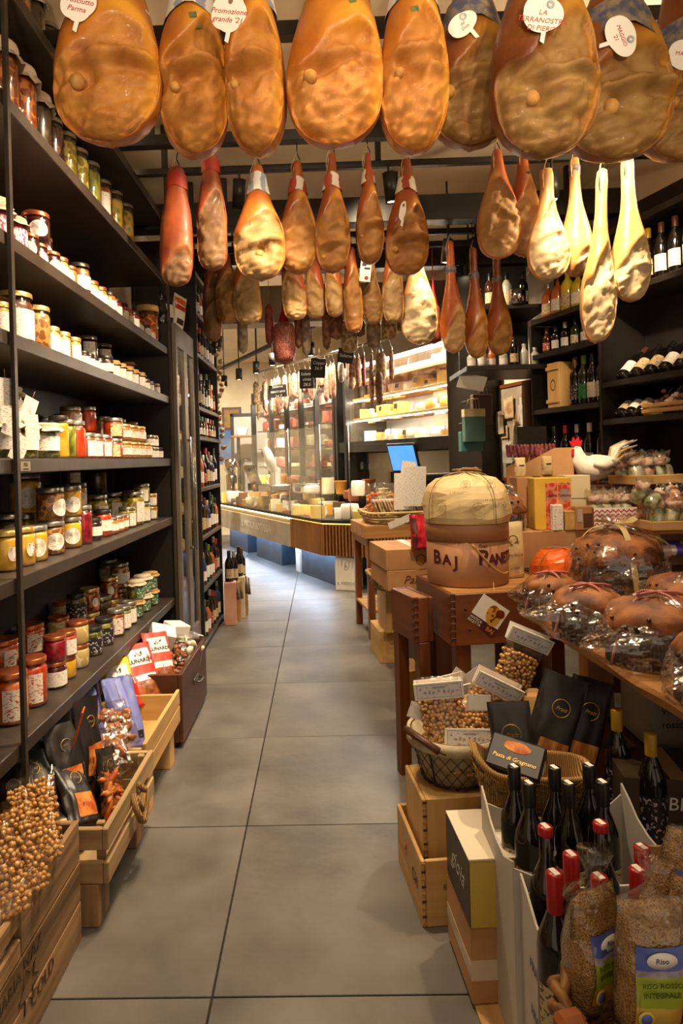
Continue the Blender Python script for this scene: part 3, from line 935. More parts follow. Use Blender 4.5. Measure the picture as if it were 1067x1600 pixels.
LAY = {
    7: [[(8, 'carrot'), (41, 'tomL'), (77, 'beetl beet'), (95, 'yelS redS'), (113, 'onion onion'), (137, 'blk'), (156, 'blk'), (173, 'olvR'), (185, 'olv'), (195, 'olv'), (206, 'capB cap'), (217, 'cap cap'), (229, 'capB capB'),
         (240, 'cap capB'), (250, 'capB cap'), (259, 'cap cap')],
        [(-2, 'tom tom'), (40, 'tom tom'), (84, 'onion onion'), (113, 'blk blk'), (134, 'oilM oilM'), (151, 'dim'), (162, 'oilM oilM'), (182, 'lblW lblW'), (204, 'lblW'), (225, 'capB cap'), (244, 'cap cap')],
        [(30, 'dim'), (90, 'onion onion'), (130, 'dim'), (165, 'lblW lblW'), (190, 'cap cap')]],
    6: [[(5, 'yelG'), (26, 'yelG'), (44, 'yel'), (76, 'mush mush'), (107, 'yel yel'), (127, 'beetT'), (143, 'drk'), (157, 'redL'), (170, 'pepS'), (179, 'pepS'), (187, 'pepS'), (197, 'artS'), (206, 'art'), (220, 'artS artS'), (234, 'gmush gmush'), (244, 'gmush gmush'), (253, 'gmush gmush'), (262, 'gmush gmush')],
        [(12, 'dim'), (38, 'yelB yelB'), (88, 'mush mush'), (118, 'mush yel'), (150, 'art'), (173, 'art'), (196, 'art'), (228, 'gmush gmush gmush'), (245, 'gmush gmush gmush')],
        [(60, 'brn brn'), (110, 'brn brn brn'), (150, 'dim dim')]],
    5: [[(2, 'whc'), (32, 'whc'), (66, 'whc'), (86, 'ypep'), (103, 'pick'), (118, 'redT'), (134, 'rpepl'), (148, 'rpepl'), (162, 'rpepl'), (178, 'jamy jamy'), (193, 'peal peal'), (206, 'peal peal'), (216, 'peal peal'), (225, 'peal'), (234, 'mini mini'), (241, 'mini mini'), (248, 'minib'), (254, 'minib'), (260, 'minib')],
        [(10, 'whc whc'), (45, 'ypep'), (68, 'ypep'), (83, 'pick'), (95, 'redT'), (112, 'rpep peach'), (137, 'rpep rpep'), (160, 'peach peach'), (185, 'brn brn'), (205, 'brn brn'), (228, 'mini mini mini')],
        [(60, 'pick'), (100, 'brn brn'), (130, 'brn brn'), (165, 'brn brn')]],
    4: [[(6, 'hon'), (30, 'brnB'), (62, 'mushB'), (84, 'hon'), (101, 'hon'), (118, 'honP'), (133, 'minib'), (142, 'minib'), (150, 'minib'), (158, 'minib'), (168, 'drk'), (180, 'strw'), (190, 'strw'), (200, 'strw'), (210, 'strw'), (219, 'strw'), (229, 'mini'), (237, 'mini'), (245, 'mini'), (253, 'mini')],
        [(40, 'brnB'), (142, 'clip clip'), (165, 'clip clip'), (183, 'clip'), (205, 'strw strw'), (225, 'strw')]],
    3: [[(2, 'pink'), (28, 'pink'), (50, 'jamS'), (66, 'jamS jam'), (82, 'jamS'), (95, 'honW'), (107, 'orn'), (132, 'mushW'), (148, 'honW'), (160, 'honW'), (174, 'prd'), (186, 'jamW'), (195, 'jamW'), (204, 'honW'), (212, 'jamW'), (221, 'jamS'), (229, 'jamS'), (240, 'orn'), (250, 'orn')],
        [(4, 'pink pink'), (35, 'jam jam'), (72, 'jam jam'), (180, 'honW'), (205, 'brnB'), (232, 'dim')]],
    2: [[(14, 'ambT'), (40, 'ambT'), (65, 'drkT'), (88, 'drkU'), (113, 'yelT'), (132, 'yelT'), (151, 'pickT'), (170, 'oniT'), (188, 'mixT'), (203, 'mixT')],
        [(20, 'drkT'), (75, 'drkT'), (120, 'yelT')]],
    1: [[(40, 'ambT'), (68, 'drkT'), (92, 'drkU'), (112, 'ambT'), (135, 'drkT'), (160, 'ambT'), (182, 'drkT')]],
}
JS = {7: 1.1, 6: 1.12, 5: 1.12, 4: 1.1, 3: 1.14, 2: 1.2, 1: 1.0}
for sk, rows in LAY.items():
    for ri, row in enumerate(rows):
        row = sorted(row)
        last = -9
        for n_, (px, ts) in enumerate(row):
            ts = ts.split()
            r0 = max(JT[q][0] for q in ts) * JS[sk]
            X = SF - .035 - r0 - ri * .115 - (.02 if sk in (7, 6) else 0)
            Y = atx(px, 717, X).y
            Y = max(Y, last + r0 + .004)
            if Y > 4.15: continue
            last = Y + r0
            z = SZ[sk] + .001
            for lv, q in enumerate(ts):
                r, h, cn, ld, lb, lc = JT[q]
                r, h = round(r * JS[sk], 4), round(h * JS[sk], 4)
                if sk == 1 and z + h > 3.19: h = .22
                cm, gm, lm, am = jar_meshes(r, h, ld, lb)
                top = ', second tier' if lv == 1 else (', third tier' if lv == 2 else '')
                lb_ = '%s jar, %s lid, %s shelf, %s row, %s from near end%s' % (cn, ld, SN[sk], RN[ri], ORD[n_], top)
                t = thing('preserve_jar', (X + R.uniform(-.004, .004) * (lv == 0), Y, z), rad(-38) + R.uniform(-.45, .35), lb_, 'jar', 'jars on the left shelving unit')
                ob('contents', cm, CM[cn], t)
                ob('glass', gm, GLASS, t)
                ob('lid', lm, LM[ld], t)
                if am: ob('label', am, LB[lc], t)
                z += h + .001

# white hang tags on the cloth-capped jars near the camera
for i, (px, py) in enumerate([(8, 612), (18, 660), (45, 640), (30, 700), (50, 668), (3, 640)]):
    p = atx(px, py, SF - .012 - .01 * (i % 3))
    o = tag(box('hang_tag', (.0015, .055, .085), LB['white'], None, p, (R.uniform(-.5, .2), 0, -.5), 0),
            'white paper hang tag on the cloth-capped jars, %s from the top' % ['first', 'third', 'second', 'lowest', 'fourth', 'hidden one second'][i], 'tag')
    ob('string', tube([(0, 0, .042), (-.006, .005, .07)], .001, 4), STRING, o)


# ------------------------------------------------------------------ pouches and bags
class Pouch:
    def __init__(s, w, h, d, seed=0, cr=.006, taper=.12, fat=2.2, flat=.0):
        s.w, s.h, s.d, s.seed, s.cr, s.taper, s.fat = w, h, d, seed, cr, taper, fat

    def S(s, u, v, sd, off=0):
        vv = max(0., 1 - v ** s.fat) ** .8
        prof = vv * (.72 + .28 * math.sin(PI * min(1, v * 1.25)))
        th = s.d / 2 * prof * max(0, 1 - abs(u) ** 4) ** .5
        wn = s.w / 2 * (1 - s.taper * prof * 1.0)
        n1 = noise.noise(Vector((u * 1.7 + s.seed, v * 3.1, sd * 3 + s.seed * 2)))
        n2 = noise.noise(Vector((u * 4 + v * 3 + s.seed, v * 7, sd * 5)))
        return Vector((u * wn + n2 * s.cr * .4, sd * (th + off) + s.cr * (n1 + .5 * n2) * (1 if v < .97 else .4), v * s.h + n1 * s.cr * .6 * (v > .9)))

    def grid(s, u0, u1, v0, v1, sd, nu, nv, off=0):
        v = [s.S(u0 + (u1 - u0) * i / nu, v0 + (v1 - v0) * j / nv, sd, off) for j in range(nv + 1) for i in range(nu + 1)]
        f = []
        for j in range(nv):
            for i in range(nu):
                a = j * (nu + 1) + i
                q = (a, a + 1, a + nu + 2, a + nu + 1)
                f.append(q if sd < 0 else q[::-1])
        return v, f

    def body(s, nu=14, nv=18):
        v1, f1 = s.grid(-1, 1, 0, 1, -1, nu, nv)
        v2, f2 = s.grid(-1, 1, 0, 1, 1, nu, nv)
        n = len(v1)
        f = f1 + [tuple(i + n for i in q) for q in f2]
        for i in range(nu): f.append((i, n + i, n + i + 1, i + 1))
        for j in range(nv):
            a, b = j * (nu + 1), (j + 1) * (nu + 1)
            f.append((a, b, n + b, n + a))
            a, b = a + nu, b + nu
            f.append((a, n + a, n + b, b))
        return mesh('pouch', v1 + v2, f, True)

    def patch(s, u0, u1, v0, v1, sd=-1, off=.0015, nu=6, nv=8):
        v, f = s.grid(u0, u1, v0, v1, sd, nu, nv, off)
        return mesh('patch', v, f, True)


def bag(name, loc, rot, w, h, d, mt, label, cat='bag', patches=(), group=None, **kw):
    """patches: (part name, u0, u1, v0, v1, material[, offset])"""
    P = Pouch(w, h, d, **kw)
    t = thing(name, loc, 0, label, cat, group, rot)
    ob('pouch', P.body(), mt, t)
    for pt in patches:
        ob(pt[0], P.patch(*pt[1:5], off=pt[6] if len(pt) > 6 else .0015), pt[5], t)
    t['_'] = 0
    del t['_']
    return t, P


def txt_on(P, t, s, size, u, v, mt, shear=0, bold=0, off=.003, rz=0):
    p = P.S(u, v, -1, off)
    q = P.S(u, v + .05, -1, off) - P.S(u, v - .05, -1, off)
    tilt = math.atan2(q.y, q.z)
    text(s, size, mt, t, p, (PI / 2 - tilt, rz, 0), shear, bold)


ICO = None


def ico():
    global ICO
    if ICO is None:
        bm = bmesh.new()
        bmesh.ops.create_icosphere(bm, subdivisions=1, radius=1)
        bm.verts.ensure_lookup_table()
        ICO = ([v.co.copy() for v in bm.verts], [tuple(v.index for v in f.verts) for f in bm.faces])
        bm.free()
    return ICO


def lumps(pts, r, jit=.25, sq=(1, 1, 1), seed=0):
    """many little rounded lumps joined into one mesh"""
    V, Fc = ico()
    rr = random.Random(seed)
    v, f = [], []
    for p in pts:
        n = len(v)
        q = r * (1 + rr.uniform(-jit, jit))
        M = Matrix.Rotation(rr.uniform(0, 6), 3, Vector((rr.random(), rr.random(), rr.random() + .1)).normalized())
        for a in V:
            b = M @ Vector((a.x * sq[0], a.y * sq[1], a.z * sq[2]))
            v.append(Vector(p) + b * q)
        f += [tuple(i + n for i in t) for t in Fc]
    return mesh('lumps', v, f, True)


NUT = mat('hazelnut', 'b07a3c', 'd8ac68', 120, .45, coat=.1)
NUTBAG = film('nut_bag_film', (1, .97, .92), .06, .5, .15, .5, 40)
CARD = label_mat('header_card_print', 'd9d6dc', '8a8498', 110, .66)
NUTS = {}


def nut_bag(loc, rot, label, w=.20, h=.27, card=True, seed=1):
    k = seed % 3
    P = Pouch(w, h, .07, seed=k, cr=.004, taper=.05, fat=5)
    if k not in NUTS:
        rr = random.Random(k)
        pts = []
        step = .0132
        for sd in (-1, 1):
            nv = int(h * .92 / step)
            nu = int(w / step)
            for j in range(nv):
                for i in range(nu):
                    u = -0.92 + 1.84 * (i + .5 * (j % 2) + rr.uniform(-.38, .38)) / nu
                    v = .04 + .86 * (j + rr.uniform(-.35, .35)) / nv
                    pts.append(P.S(u, v, sd, -.006 + rr.uniform(-.003, .002)))
        NUTS[k] = (lumps(pts, .0078, .12, seed=k), P.body())
    t = thing('hazelnut_bag', loc, 0, label, 'bag', 'bags of hazelnuts', rot)
    tag(ob('hazelnuts', NUTS[k][0], NUT, t), kind='stuff')
    ob('film', NUTS[k][1], NUTBAG, t)
    if card:
        q = P.S(0, .99, -1)
        c = box('header_card', (w * 1.0, .003, .058), PAPER, t, (0, -.038, h - .022), (.45, 0, 0), 0)
        box('border', (w * .9, .002, .046), INKGREY, c, (0, -.001, 0), bev=0)
        box('print', (w * .885, .002, .043), CARD, c, (0, -.0014, 0), bev=0)
        text('o o o  *  o o o', .016, INKGREY, c, (0, -.003, -.002))
        text('NOCCIOLE', .008, INKGREY, c, (0, -.003, .013))
        box('header_card_back', (w * .98, .003, .06), PAPER, t, (0, q.y + .012, h - .018), (-.15, 0, 0), 0)
    return t


INKGREY = mat('grey_ink', '6a6470', None, rough=.6)


# ------------------------------------------------------------------ crates
def crate(name, loc, rz, L, W, H_, mt, label, cat='crate', n=3, th=.014, gap=.004, cut=None, bottom=True, posts=False, feet=0):
    """open box: L along local Y, W along local X; n planks a side, each its own part"""
    t = thing(name, loc, rz, label, cat)
    ph = (H_ - gap * (n - 1)) / n
    for k in range(n):
        z = ph / 2 + k * (ph + gap)
        for s in (-1, 1):
            box('plank', (th, L, ph), mt, t, (s * (W / 2 - th / 2), R.uniform(-.002, .002), z))
            box('plank', (W - 2 * th, th, ph), mt, t, (0, s * (L / 2 - th / 2), z))
    if bottom: box('floor_board', (W - 2 * th, L - 2 * th, .01), mt, t, (0, 0, .006))
    if posts:
        for sx in (-1, 1):
            for sy in (-1, 1):
                box('corner_post', (.022, .022, H_ * .98), mt, t, (sx * (W / 2 - th - .011), sy * (L / 2 - th - .011), H_ * .49))
    return t


# big old stencilled crate, near left
t = thing('wooden_crate', (-.905, 1.50, 0), 0, 'large weathered wooden crate with faded stencilled lettering, near left', 'crate')
HB = mat('handle_hole', '1c1109', None, rough=.9)
for k, (z0, z1) in enumerate([(.0, .11), (.114, .225), (.229, .345)]):
    for s, x in ((1, .15), (-1, -.165)):
        if k == 2 and s == 1:
            bx0('plank', (x, -.45, z0), (x + .018, -.16, z1), OLDWOOD, t)
            bx0('plank', (x, .05, z0), (x + .018, .43, z1), OLDWOOD, t)
            bx0('plank', (x, -.159, z0), (x + .018, .049, z0 + .045), OLDWOOD, t)
            bx0('plank', (x, -.159, z0 + .073), (x + .018, .049, z1), OLDWOOD, t)
        else:
            bx0('plank', (x, -.45, z0), (x + .018, .43, z1), OLDWOOD, t)
    bx0('plank', (-.147, .41, z0), (.149, .43, z1), OLDWOOD, t)
    bx0('plank', (-.147, -.45, z0), (.149, -.43, z1), OLDWOOD, t)
bx0('floor_board', (-.146, -.43, .004), (.148, .408, .016), OLDWOOD, t)
STEN = mat('stencil_ink', '503822', None, rough=.8)
for s, y, z, sz in [('NAZ', .11, .20, .05), ('MARIA', -.02, .19, .045), ('MONTANARIA', -.03, .035, .036), ('COLD', .16, .085, .05), ('PULI', -.2, .18, .045)]:
    text(s, sz, STEN, t, (.1695, y, z), (PI / 2, 0, PI / 2))
zz = [(0, .19), (.03, .165), (.06, .18), (.045, .15), (.075, .13), (.04, .12), (.045, .09), (.02, .11), (-.005, .085), (0, .12), (-.03, .13), (-.005, .15)]
ob('star_mark', tube([(.169, .06 + a, b) for a, b in zz], .0022, 4, True), STEN, t)
t2 = tag(bx0('paper_liner', (-.762, 1.12, .27), (-.759, 1.82, .37), PAPER, bev=0), 'white paper lining standing along the inside of the large near crate', 'paper')
for i, (px, py, Y, rx, ry, rz, h_, lb) in enumerate([(62, 1348, 1.72, -.8, -.3, .25, .24, 'hazelnut bag leaning highest in the large near crate'), (42, 1405, 1.63, -.55, -.35, .3, .24, 'hazelnut bag lying under the top one in the near crate'),
                                           (8, 1440, 1.52, -.5, -.3, .4, .22, 'hazelnut bag nearest the camera in the old crate')]):
    nut_bag(aty(px, py, Y), (rx, ry, rz), lb, .135, h_, False, i)

# slatted crate with rope handle
PALE = wood('pale_pallet_wood', '8a6e48', 'b39669', 14, .75, .5)
t = thing('slatted_crate', (-.84, 2.24, .13), 0, 'slatted pale wooden crate with a rope handle, holding black biscuit bags', 'crate')
for z in (0, .10):
    for s, x in ((1, .155), (-1, -.17)):
        bx0('slat', (x, -.27, z), (x + .018, .27, z + .065), PALE, t)
    for s, y in ((1, .25), (-1, -.27)):
        bx0('slat', (-.152, y, z), (.154, y + .018, z + .065), PALE, t)
bx0('floor_board', (-.152, -.25, .002), (.154, .25, .012), PALE, t)
for sy in (-.235, .22): bx0('corner_post', (.125, sy, .0), (.15, sy + .02, .165), PALE, t)
rp = [(.18, -.02, .14), (.195, -.05, .11), (.205, -.03, .06), (.2, .02, .03), (.2, .06, .06), (.195, .07, .11), (.18, .04, .145)]
ob('rope_handle', tube(rp, .011, 8), mat('rope', 'a8824c', '7a5a30', 60, .9, kind='wave', bump=.8), t)
ob('rope_handle', tube([(.19, -.02, .13), (.2, .0, .08), (.198, .03, .12)], .011, 8), bpy.data.materials['rope'], t)
for y, l in ((2.02, 'near'), (2.42, 'far')):
    tag(bx0('wood_block', (-.80, y - .05, 0), (-.70, y + .05, .128), OLDWOOD), 'short wooden block propping up the %s end of the slatted crate' % l, 'block')

# pale wooden tray crate further back
t = thing('wooden_tray', (-.86, 2.83, .16), 0, 'honey-coloured wooden tray crate under the blue coffee bags', 'crate')
for s, x in ((1, .145), (-1, -.16)):
    bx0('plank', (x, -.30, 0), (x + .016, .30, .075), PINE, t)
    bx0('plank', (x, -.30, .08), (x + .016, .30, .15), PINE, t)
for y in (-.30, .285):
    bx0('plank', (-.143, y, 0), (.144, y + .015, .13), PINE, t)
bx0('floor_board', (-.143, -.284, .002), (.144, .284, .012), PINE, t)
for y, l in ((2.64, 'nearer'), (3.02, 'farther')):
    tag(bx0('wood_block', (-.85, y - .04, 0), (-.715, y + .04, .158), PINE), '%s honey-coloured block holding up the wooden tray crate' % l, 'block')

# dark old drawer with handle
t = thing('old_drawer', (-.86, 3.52, .03), 0, 'dark red-brown old wooden drawer with an iron handle standing on the floor', 'drawer')
for a, b in [((.14, -.33, 0), (.16, .33, .33)), ((-.16, -.33, 0), (-.14, .33, .33)), ((-.139, -.33, 0), (.139, -.31, .33)), ((-.139, .31, 0), (.139, .33, .33))]:
    bx0('panel', a, b, DARKWOOD, t)
bx0('floor_board', (-.139, -.309, .02), (.139, .309, .03), DARKWOOD, t)
hd = box('handle_plate', (.006, .11, .03), GUNMETAL, t, (.163, .0, .2))
ob('handle', tube([(.006, -.04, 0), (.03, -.04, -.005), (.032, .04, -.005), (.006, .04, 0)], .006, 6), GUNMETAL, hd)
for y in (3.25, 3.8):
    tag(bx0('drawer_foot', (-.98, y - .03, 0), (-.74, y + .03, .029), DARKWOOD), 'dark wooden skid under the %s end of the old drawer' % ('near' if y < 3.5 else 'far'), 'skid')

# bags in the left crates
BLUEBAG = mat('blue_paper', '5a62a8', '7078bc', 6, .55, bump=.1)
REDBAG = mat('red_paper', 'b82a18', 'd03c24', 5, .5)
YELBAG = mat('yellow_paper', 'b89a18', 'd4b82c', 5, .5)
BLKBAG = mat('black_pouch', '1c1a1a', '2a2626', 6, .4)
CLEARBAG = film('clear_bag', (1, .98, .94), .12, .7, .12, .9, 30)
COOKIE = mat('cookie', '6a3414', 'b0703a', 60, .7, bump=.6)
ORANGEBIS = mat('orange_biscuit', 'b04a10', 'e0903c', 30, .6, bump=.4)
PB = mat('pouch_window', '5a2a10', '96562a', 40, .35, coat=.3)
PG = mat('pouch_band', '3a3838', None, rough=.5)


def owl(P, t, u, v, s, mt):
    """two round eyes under pointed ears, the mark on the bags"""
    for d in (-1, 1):
        q = P.S(u + d * s * 8, v, -1, .003)
        o = ob('mark', prism([(0, -s), (s * .8, -s * .2), (d * s * .6 + s * .2, s * 1.3), (0, s * .5), (-s * .8 + d * s * .2, -s * .2)], .001), mt, t, q, (.1, 0, 0))
        ob('mark_eye', lathe([(s * .15, 0), (s * .38, 0), (s * .38, .001)], 10), PAPER, o, (0, -.001, 0), (PI / 2, 0, 0))


def lunardi(loc, rot, mt, label, second=None, w=.16, h=.30, d=.09, seed=0, cards=True):
    t, P = bag('biscuit_bag', loc, rot, w, h, d, mt, label, 'bag', [('label', -.75, .75, .62, .9, PAPER), ('window', -.7, .7, .1, .34, PB), ('side_band', -.8, .8, .36, .46, second or PAPER)] if cards else
               [('label', -.35, .35, .72, .86, PAPER)], seed=seed, cr=.009)
    owl(P, t, 0, .8, .014, INK)
    if cards: txt_on(P, t, 'LUNARDI', .028, 0, .69, INK, bold=.0006)
    return t


lunardi((-.85, 3.16, .23), (-.55, .0, .75), REDBAG, 'red biscuit bag with an owl mark, standing in front of the other red bag', seed=2, w=.17)
lunardi((-.81, 3.32, .24), (-.5, .1, .8), REDBAG, 'red biscuit bag leaning furthest back in the dark drawer', seed=3, w=.15)
lunardi((-.91, 2.98, .2), (-.45, .0, .7), YELBAG, 'yellow biscuit bag between the red and blue bags', YELBAG, seed=4, w=.15)
bag('coffee_bag', (-.82, 2.74, .19), (-.5, .1, .85), .15, .31, .10, BLUEBAG, 'crumpled blue paper bag with an owl label, right of its twin', 'bag',
    [('seam_label', -.25, .25, .55, .97, mat('blue_light', '8088c8', None, rough=.55)), ('print', .3, .75, .12, .22, INK)], seed=5, cr=.014)
bag('coffee_bag', (-.92, 2.66, .2), (-.4, -.15, .85), .15, .27, .10, BLUEBAG, 'crumpled blue paper bag beside the shelf, left of its twin', 'bag',
    [('seam_label', -.3, .3, .6, .95, bpy.data.materials['blue_light'])], seed=6, cr=.016)
bag('coffee_bag', (-1.02, 2.86, .2), (-.25, -.1, .7), .15, .27, .10, mat('navy_paper', '2a2a5a', '3a3a70', 6, .5), 'dark navy paper bag in the shade behind the blue bags', 'bag', seed=7, cr=.012)


def cookie_bag(loc, rot, label, w=.17, h=.2, seed=0, r=.022, n=26, mt=COOKIE, d=.08, sq=(1, 1, .6)):
    P = Pouch(w, h, d, seed=seed, cr=.008, taper=.1, fat=3)
    t = thing('cookie_bag', loc, 0, label, 'bag', None, rot)
    rr = random.Random(seed)
    tag(ob('biscuits', lumps([P.S(rr.uniform(-.8, .8), rr.uniform(.08, .72), rr.choice((-1, -1, 1)), -r * .8) for _ in range(n)], r, .3, sq, seed), mt, t), kind='stuff')
    ob('film', P.body(), CLEARBAG, t)
    return t


cookie_bag((-.785, 2.52, .31), (-.9, .1, .8), 'clear bag of brown cookies lying on the tray edge, upper one', seed=1)
cookie_bag((-.775, 2.39, .265), (-1.0, .1, .7), 'clear bag of brown cookies lying on the tray edge, lower one', seed=2)
cookie_bag((-.79, 3.50, .24), (-.55, .3, .8), 'clear bag of small brown biscuits with a folded white card in the drawer', seed=3, w=.17, h=.26, r=.016, n=60)
cookie_bag((-.76, 3.64, .25), (-.4, .5, .6), 'clear bag with white sugar shells at the far end of the drawer', seed=4, w=.14, h=.2, r=.024, n=14, mt=mat('sugar', 'd8ccb4', 'ece4d4', 20, .6))
for i, (p, s, r_, lb) in enumerate([((-.88, 3.54, .45), (.13, .10, .10), (.4, .3, .4), 'white folded paper box tilted on top of the drawer bags'),
                                   ((-.84, 3.70, .44), (.12, .10, .09), (.2, .2, .9), 'white and lime green paper box tilted at the drawer end')]):
    o = tag(box('paper_box', s, PAPER, None, p, r_), lb, 'box')
    if i: box('green_band', (s[0] + .002, s[1] + .002, .03), mat('lime_band', '9aa028', None), o, (0, 0, -.03))
ORB = mat('orange_card', 'd0581c', None, rough=.5)
for i, (p, r_, w_, h_, lb) in enumerate([((-.86, 2.38, .24), (-.15, .1, 1.2), .13, .29, 'black pouch with a gold ring standing highest in the slatted crate'), ((-.98, 2.28, .2), (-.3, -.2, .8), .14, .26, 'black pouch with an orange window beside the shelf post'),
                                          ((-.93, 2.15, .22), (-.7, .1, .9), .14, .24, 'black pouch lying tilted in the slatted crate'), ((-.83, 2.08, .17), (-1.1, .2, .8), .13, .2, 'black pouch with round beige biscuits lying over the crate edge'),
                                          ((-.77, 2.3, .16), (-.25, .3, 1.3), .12, .22, 'black pouch at the aisle edge of the slatted crate'),
                                          ((-.88, 2.26, .22), (-.35, .05, .9), .14, .27, 'black pouch leaning in the middle of the slatted crate'), ((-.99, 2.42, .2), (-.2, 0, .8), .14, .27, 'black pouch furthest back by the shelf post'),
                                          ((-.80, 2.16, .2), (-.8, .3, 1.0), .13, .22, 'black pouch lying in front of the leaning ones'), ((-.97, 2.06, .2), (-.6, -.1, .5), .14, .24, 'black pouch in the near inner corner of the slatted crate')]):
    t, P = bag('black_pouch', p, r_, w_, h_, .07, BLKBAG, lb, 'bag', [('window', -.6, .6, .1, .45, ORANGEBIS if i != 3 else mat('beige_biscuit', 'b07a40', 'd8a868', 14, .5, kind='voronoi'))], seed=i + 20, cr=.01)
    q = P.S(0, .72, -1, .002)
    ob('gold_ring', lathe([(.019, 0), (.022, 0), (.022, .001), (.019, .001), (.019, 0)], 20), GOLD, t, q, (PI / 2, 0, 0))
    text('Pratì', .013, GOLD, t, (q.x, q.y - .002, q.z), (PI / 2, 0, 0), .3)
o = tag(box('orange_edge_card', (.006, .05, .13), ORB, None, (-.87, 2.30, .47), (.1, .3, .2)), 'orange card edge standing behind the black pouch', 'card')
cookie_bag((-.74, 2.24, .18), (-.2, .3, 1.3), 'clear bag of orange biscuit sticks at the crate rail', seed=7, w=.10, h=.2, r=.02, n=22, mt=ORANGEBIS, sq=(.5, .5, 2), d=.06)
# ------------------------------------------------------------------ bottles
GB = {'dark': mat('dark_bottle_glass', '0c0a08', '16120e', 6, .08, coat=.5), 'green': mat('green_bottle_glass', '1a2a10', '22341a', 6, .08, coat=.5), 'amber': mat('amber_liquor', 'a0481c', 'b8602c', 6, .08, coat=.5),
      'yellow': mat('yellow_liquor', 'b8a018', 'd0bc34', 6, .08, coat=.5), 'clear': mat('pale_bottle', 'a8a494', 'c0bcac', 6, .08, coat=.5), 'wine': mat('white_wine', '8a8a28', 'b0aa3c', 6, .08, coat=.5), 'blue': mat('blue_bottle', '2a3a5a', None, rough=.2), 'brown': mat('brown_bottle', '3a1c0c', None, rough=.1, coat=.4)}
CPM = {c: mat('cap_' + c, h, None, rough=.35, metal=mm) for c, h, mm in (('black', '1a1818', .2), ('red', 'a81c1c', .1), ('yellow', 'c09818', .1), ('green', '5a7a28', .1), ('silver', 'b0aca4', .7), ('brown', '5a341c', .1), ('white', 'd8d2c8', 0))}
LB['beige'] = label_mat('lb_beige', 'c8b48c', '6a4a28', 90, .6)
LB['wred'] = label_mat('lb_winered', '9a3a28', 'd8c8a8', 60, .6)
LB['emerald'] = label_mat('lb_emerald', '2a8a4a', '164a28', 60, .6)
_bt = {}


def bottle(loc, label, glass='dark', cap='black', lab='white', r=.037, h=.30, rot=None, rz=None, group=None, cat='bottle', lean=0, toplab=False, capl=.055, lz=(.12, .42)):
    k = (r, h, capl, lz)
    if k not in _bt:
        nr = .0145
        g = lathe([(0, 0), (r * .92, 0), (r, .006), (r, h * .58), (r * .93, h * .65), (r * .6, h * .74), (nr, h * .80), (nr, h - .002), (0, h - .002)], 16)
        c = lathe([(nr * 1.1, h - capl), (nr * 1.12, h - .002), (nr, h + .001), (0, h + .001)], 14)
        l = lathe([(r * 1.012, h * lz[0]), (r * 1.012, h * lz[1])], 12, -rad(80), rad(80))
        _bt[k] = (g, c, l)
    g, c, l = _bt[k]
    t = thing('bottle', loc, rad(-90) if rz is None else rz, label, cat, group, rot)
    ob('glass', g, GB[glass], t)
    ob('capsule', c, CPM[cap], t)
    if lab: ob('label', l, LB[lab], t, (0, 0, 0), (0, 0, PI / 2 if rot else 0))
    if toplab: box('price_sticker', (.022, .012, .001), PAPER, t, (0, 0, h + .0018), (0, 0, .3), 0)
    return t


# ------------------------------------------------------------------ glass cabinet on the left
FRM = mat('bronze_frame', '71675a', '7c7163', 4, .4, .2)
FX = -.90
cb = thing('glass_cabinet', (-1.12, 4.52, 0), 0, 'tall bronze-framed glass door cabinet at the end of the jar shelves', 'cabinet')
bx0('back_panel', (-.24, -.30, 0), (-.22, .31, 2.27), DARKPANEL, cb)
for y in (-.305, .295): bx0('side_panel', (-.22, y, 0), (.19, y + .015, 2.27), DARKPANEL, cb)
bx0('top_panel', (-.22, -.29, 2.255), (.19, .295, 2.27), FRM, cb)
bx0('base', (-.22, -.29, 0), (.19, .295, .12), FRM, cb)
for k, z in enumerate((.45, .72, .98, 1.24, 1.5, 1.76, 2.0)):
    bx0('inner_shelf', (-.21, -.285, z), (.15, .29, z + .012), PANE, cb, .001)
for y0 in (-.30, .0):
    d = thing('door', (0, 0, 0))
    d.parent = cb
    y1 = y0 + .295
    for nm, a, b in (('stile', (.19, y0, .13), (.215, y0 + .045, 2.27)), ('stile', (.19, y1 - .045, .13), (.215, y1, 2.27)), ('rail', (.19, y0 + .046, .13), (.215, y1 - .046, .24)), ('rail', (.19, y0 + .046, 2.13), (.215, y1 - .046, 2.27)),
                     ('pane', (.2, y0 + .046, .241), (.206, y1 - .046, 2.129))):
        bx0(nm, a, b, PANE if nm == 'pane' else FRM, d, .001)
hx = .245
for zz in ((.78, 1.55),):
    h_ = ob('handle', tube([(.216, .04, zz[0] + .02), (hx, .04, zz[0] + .02), (hx, .04, zz[0]), (hx, .04, zz[1]), (hx, .04, zz[1] - .02), (.216, .04, zz[1] - .02)], .009, 8), STEEL, cb)
    ob('handle', tube([(.216, -.02, zz[0] + .02), (hx, -.02, zz[0] + .02), (hx, -.02, zz[0]), (hx, -.02, zz[1]), (hx, -.02, zz[1] - .02), (.216, -.02, zz[1] - .02)], .009, 8), STEEL, cb)
lamp = mat('cabinet_lamp', 'fff0d0', None, emit=60)
for y in (-.15, .15): ob('ceiling_lamp', lathe([(0, -.012), (.035, -.01), (.04, 0)], 14), lamp, cb, (0, y, 2.254))
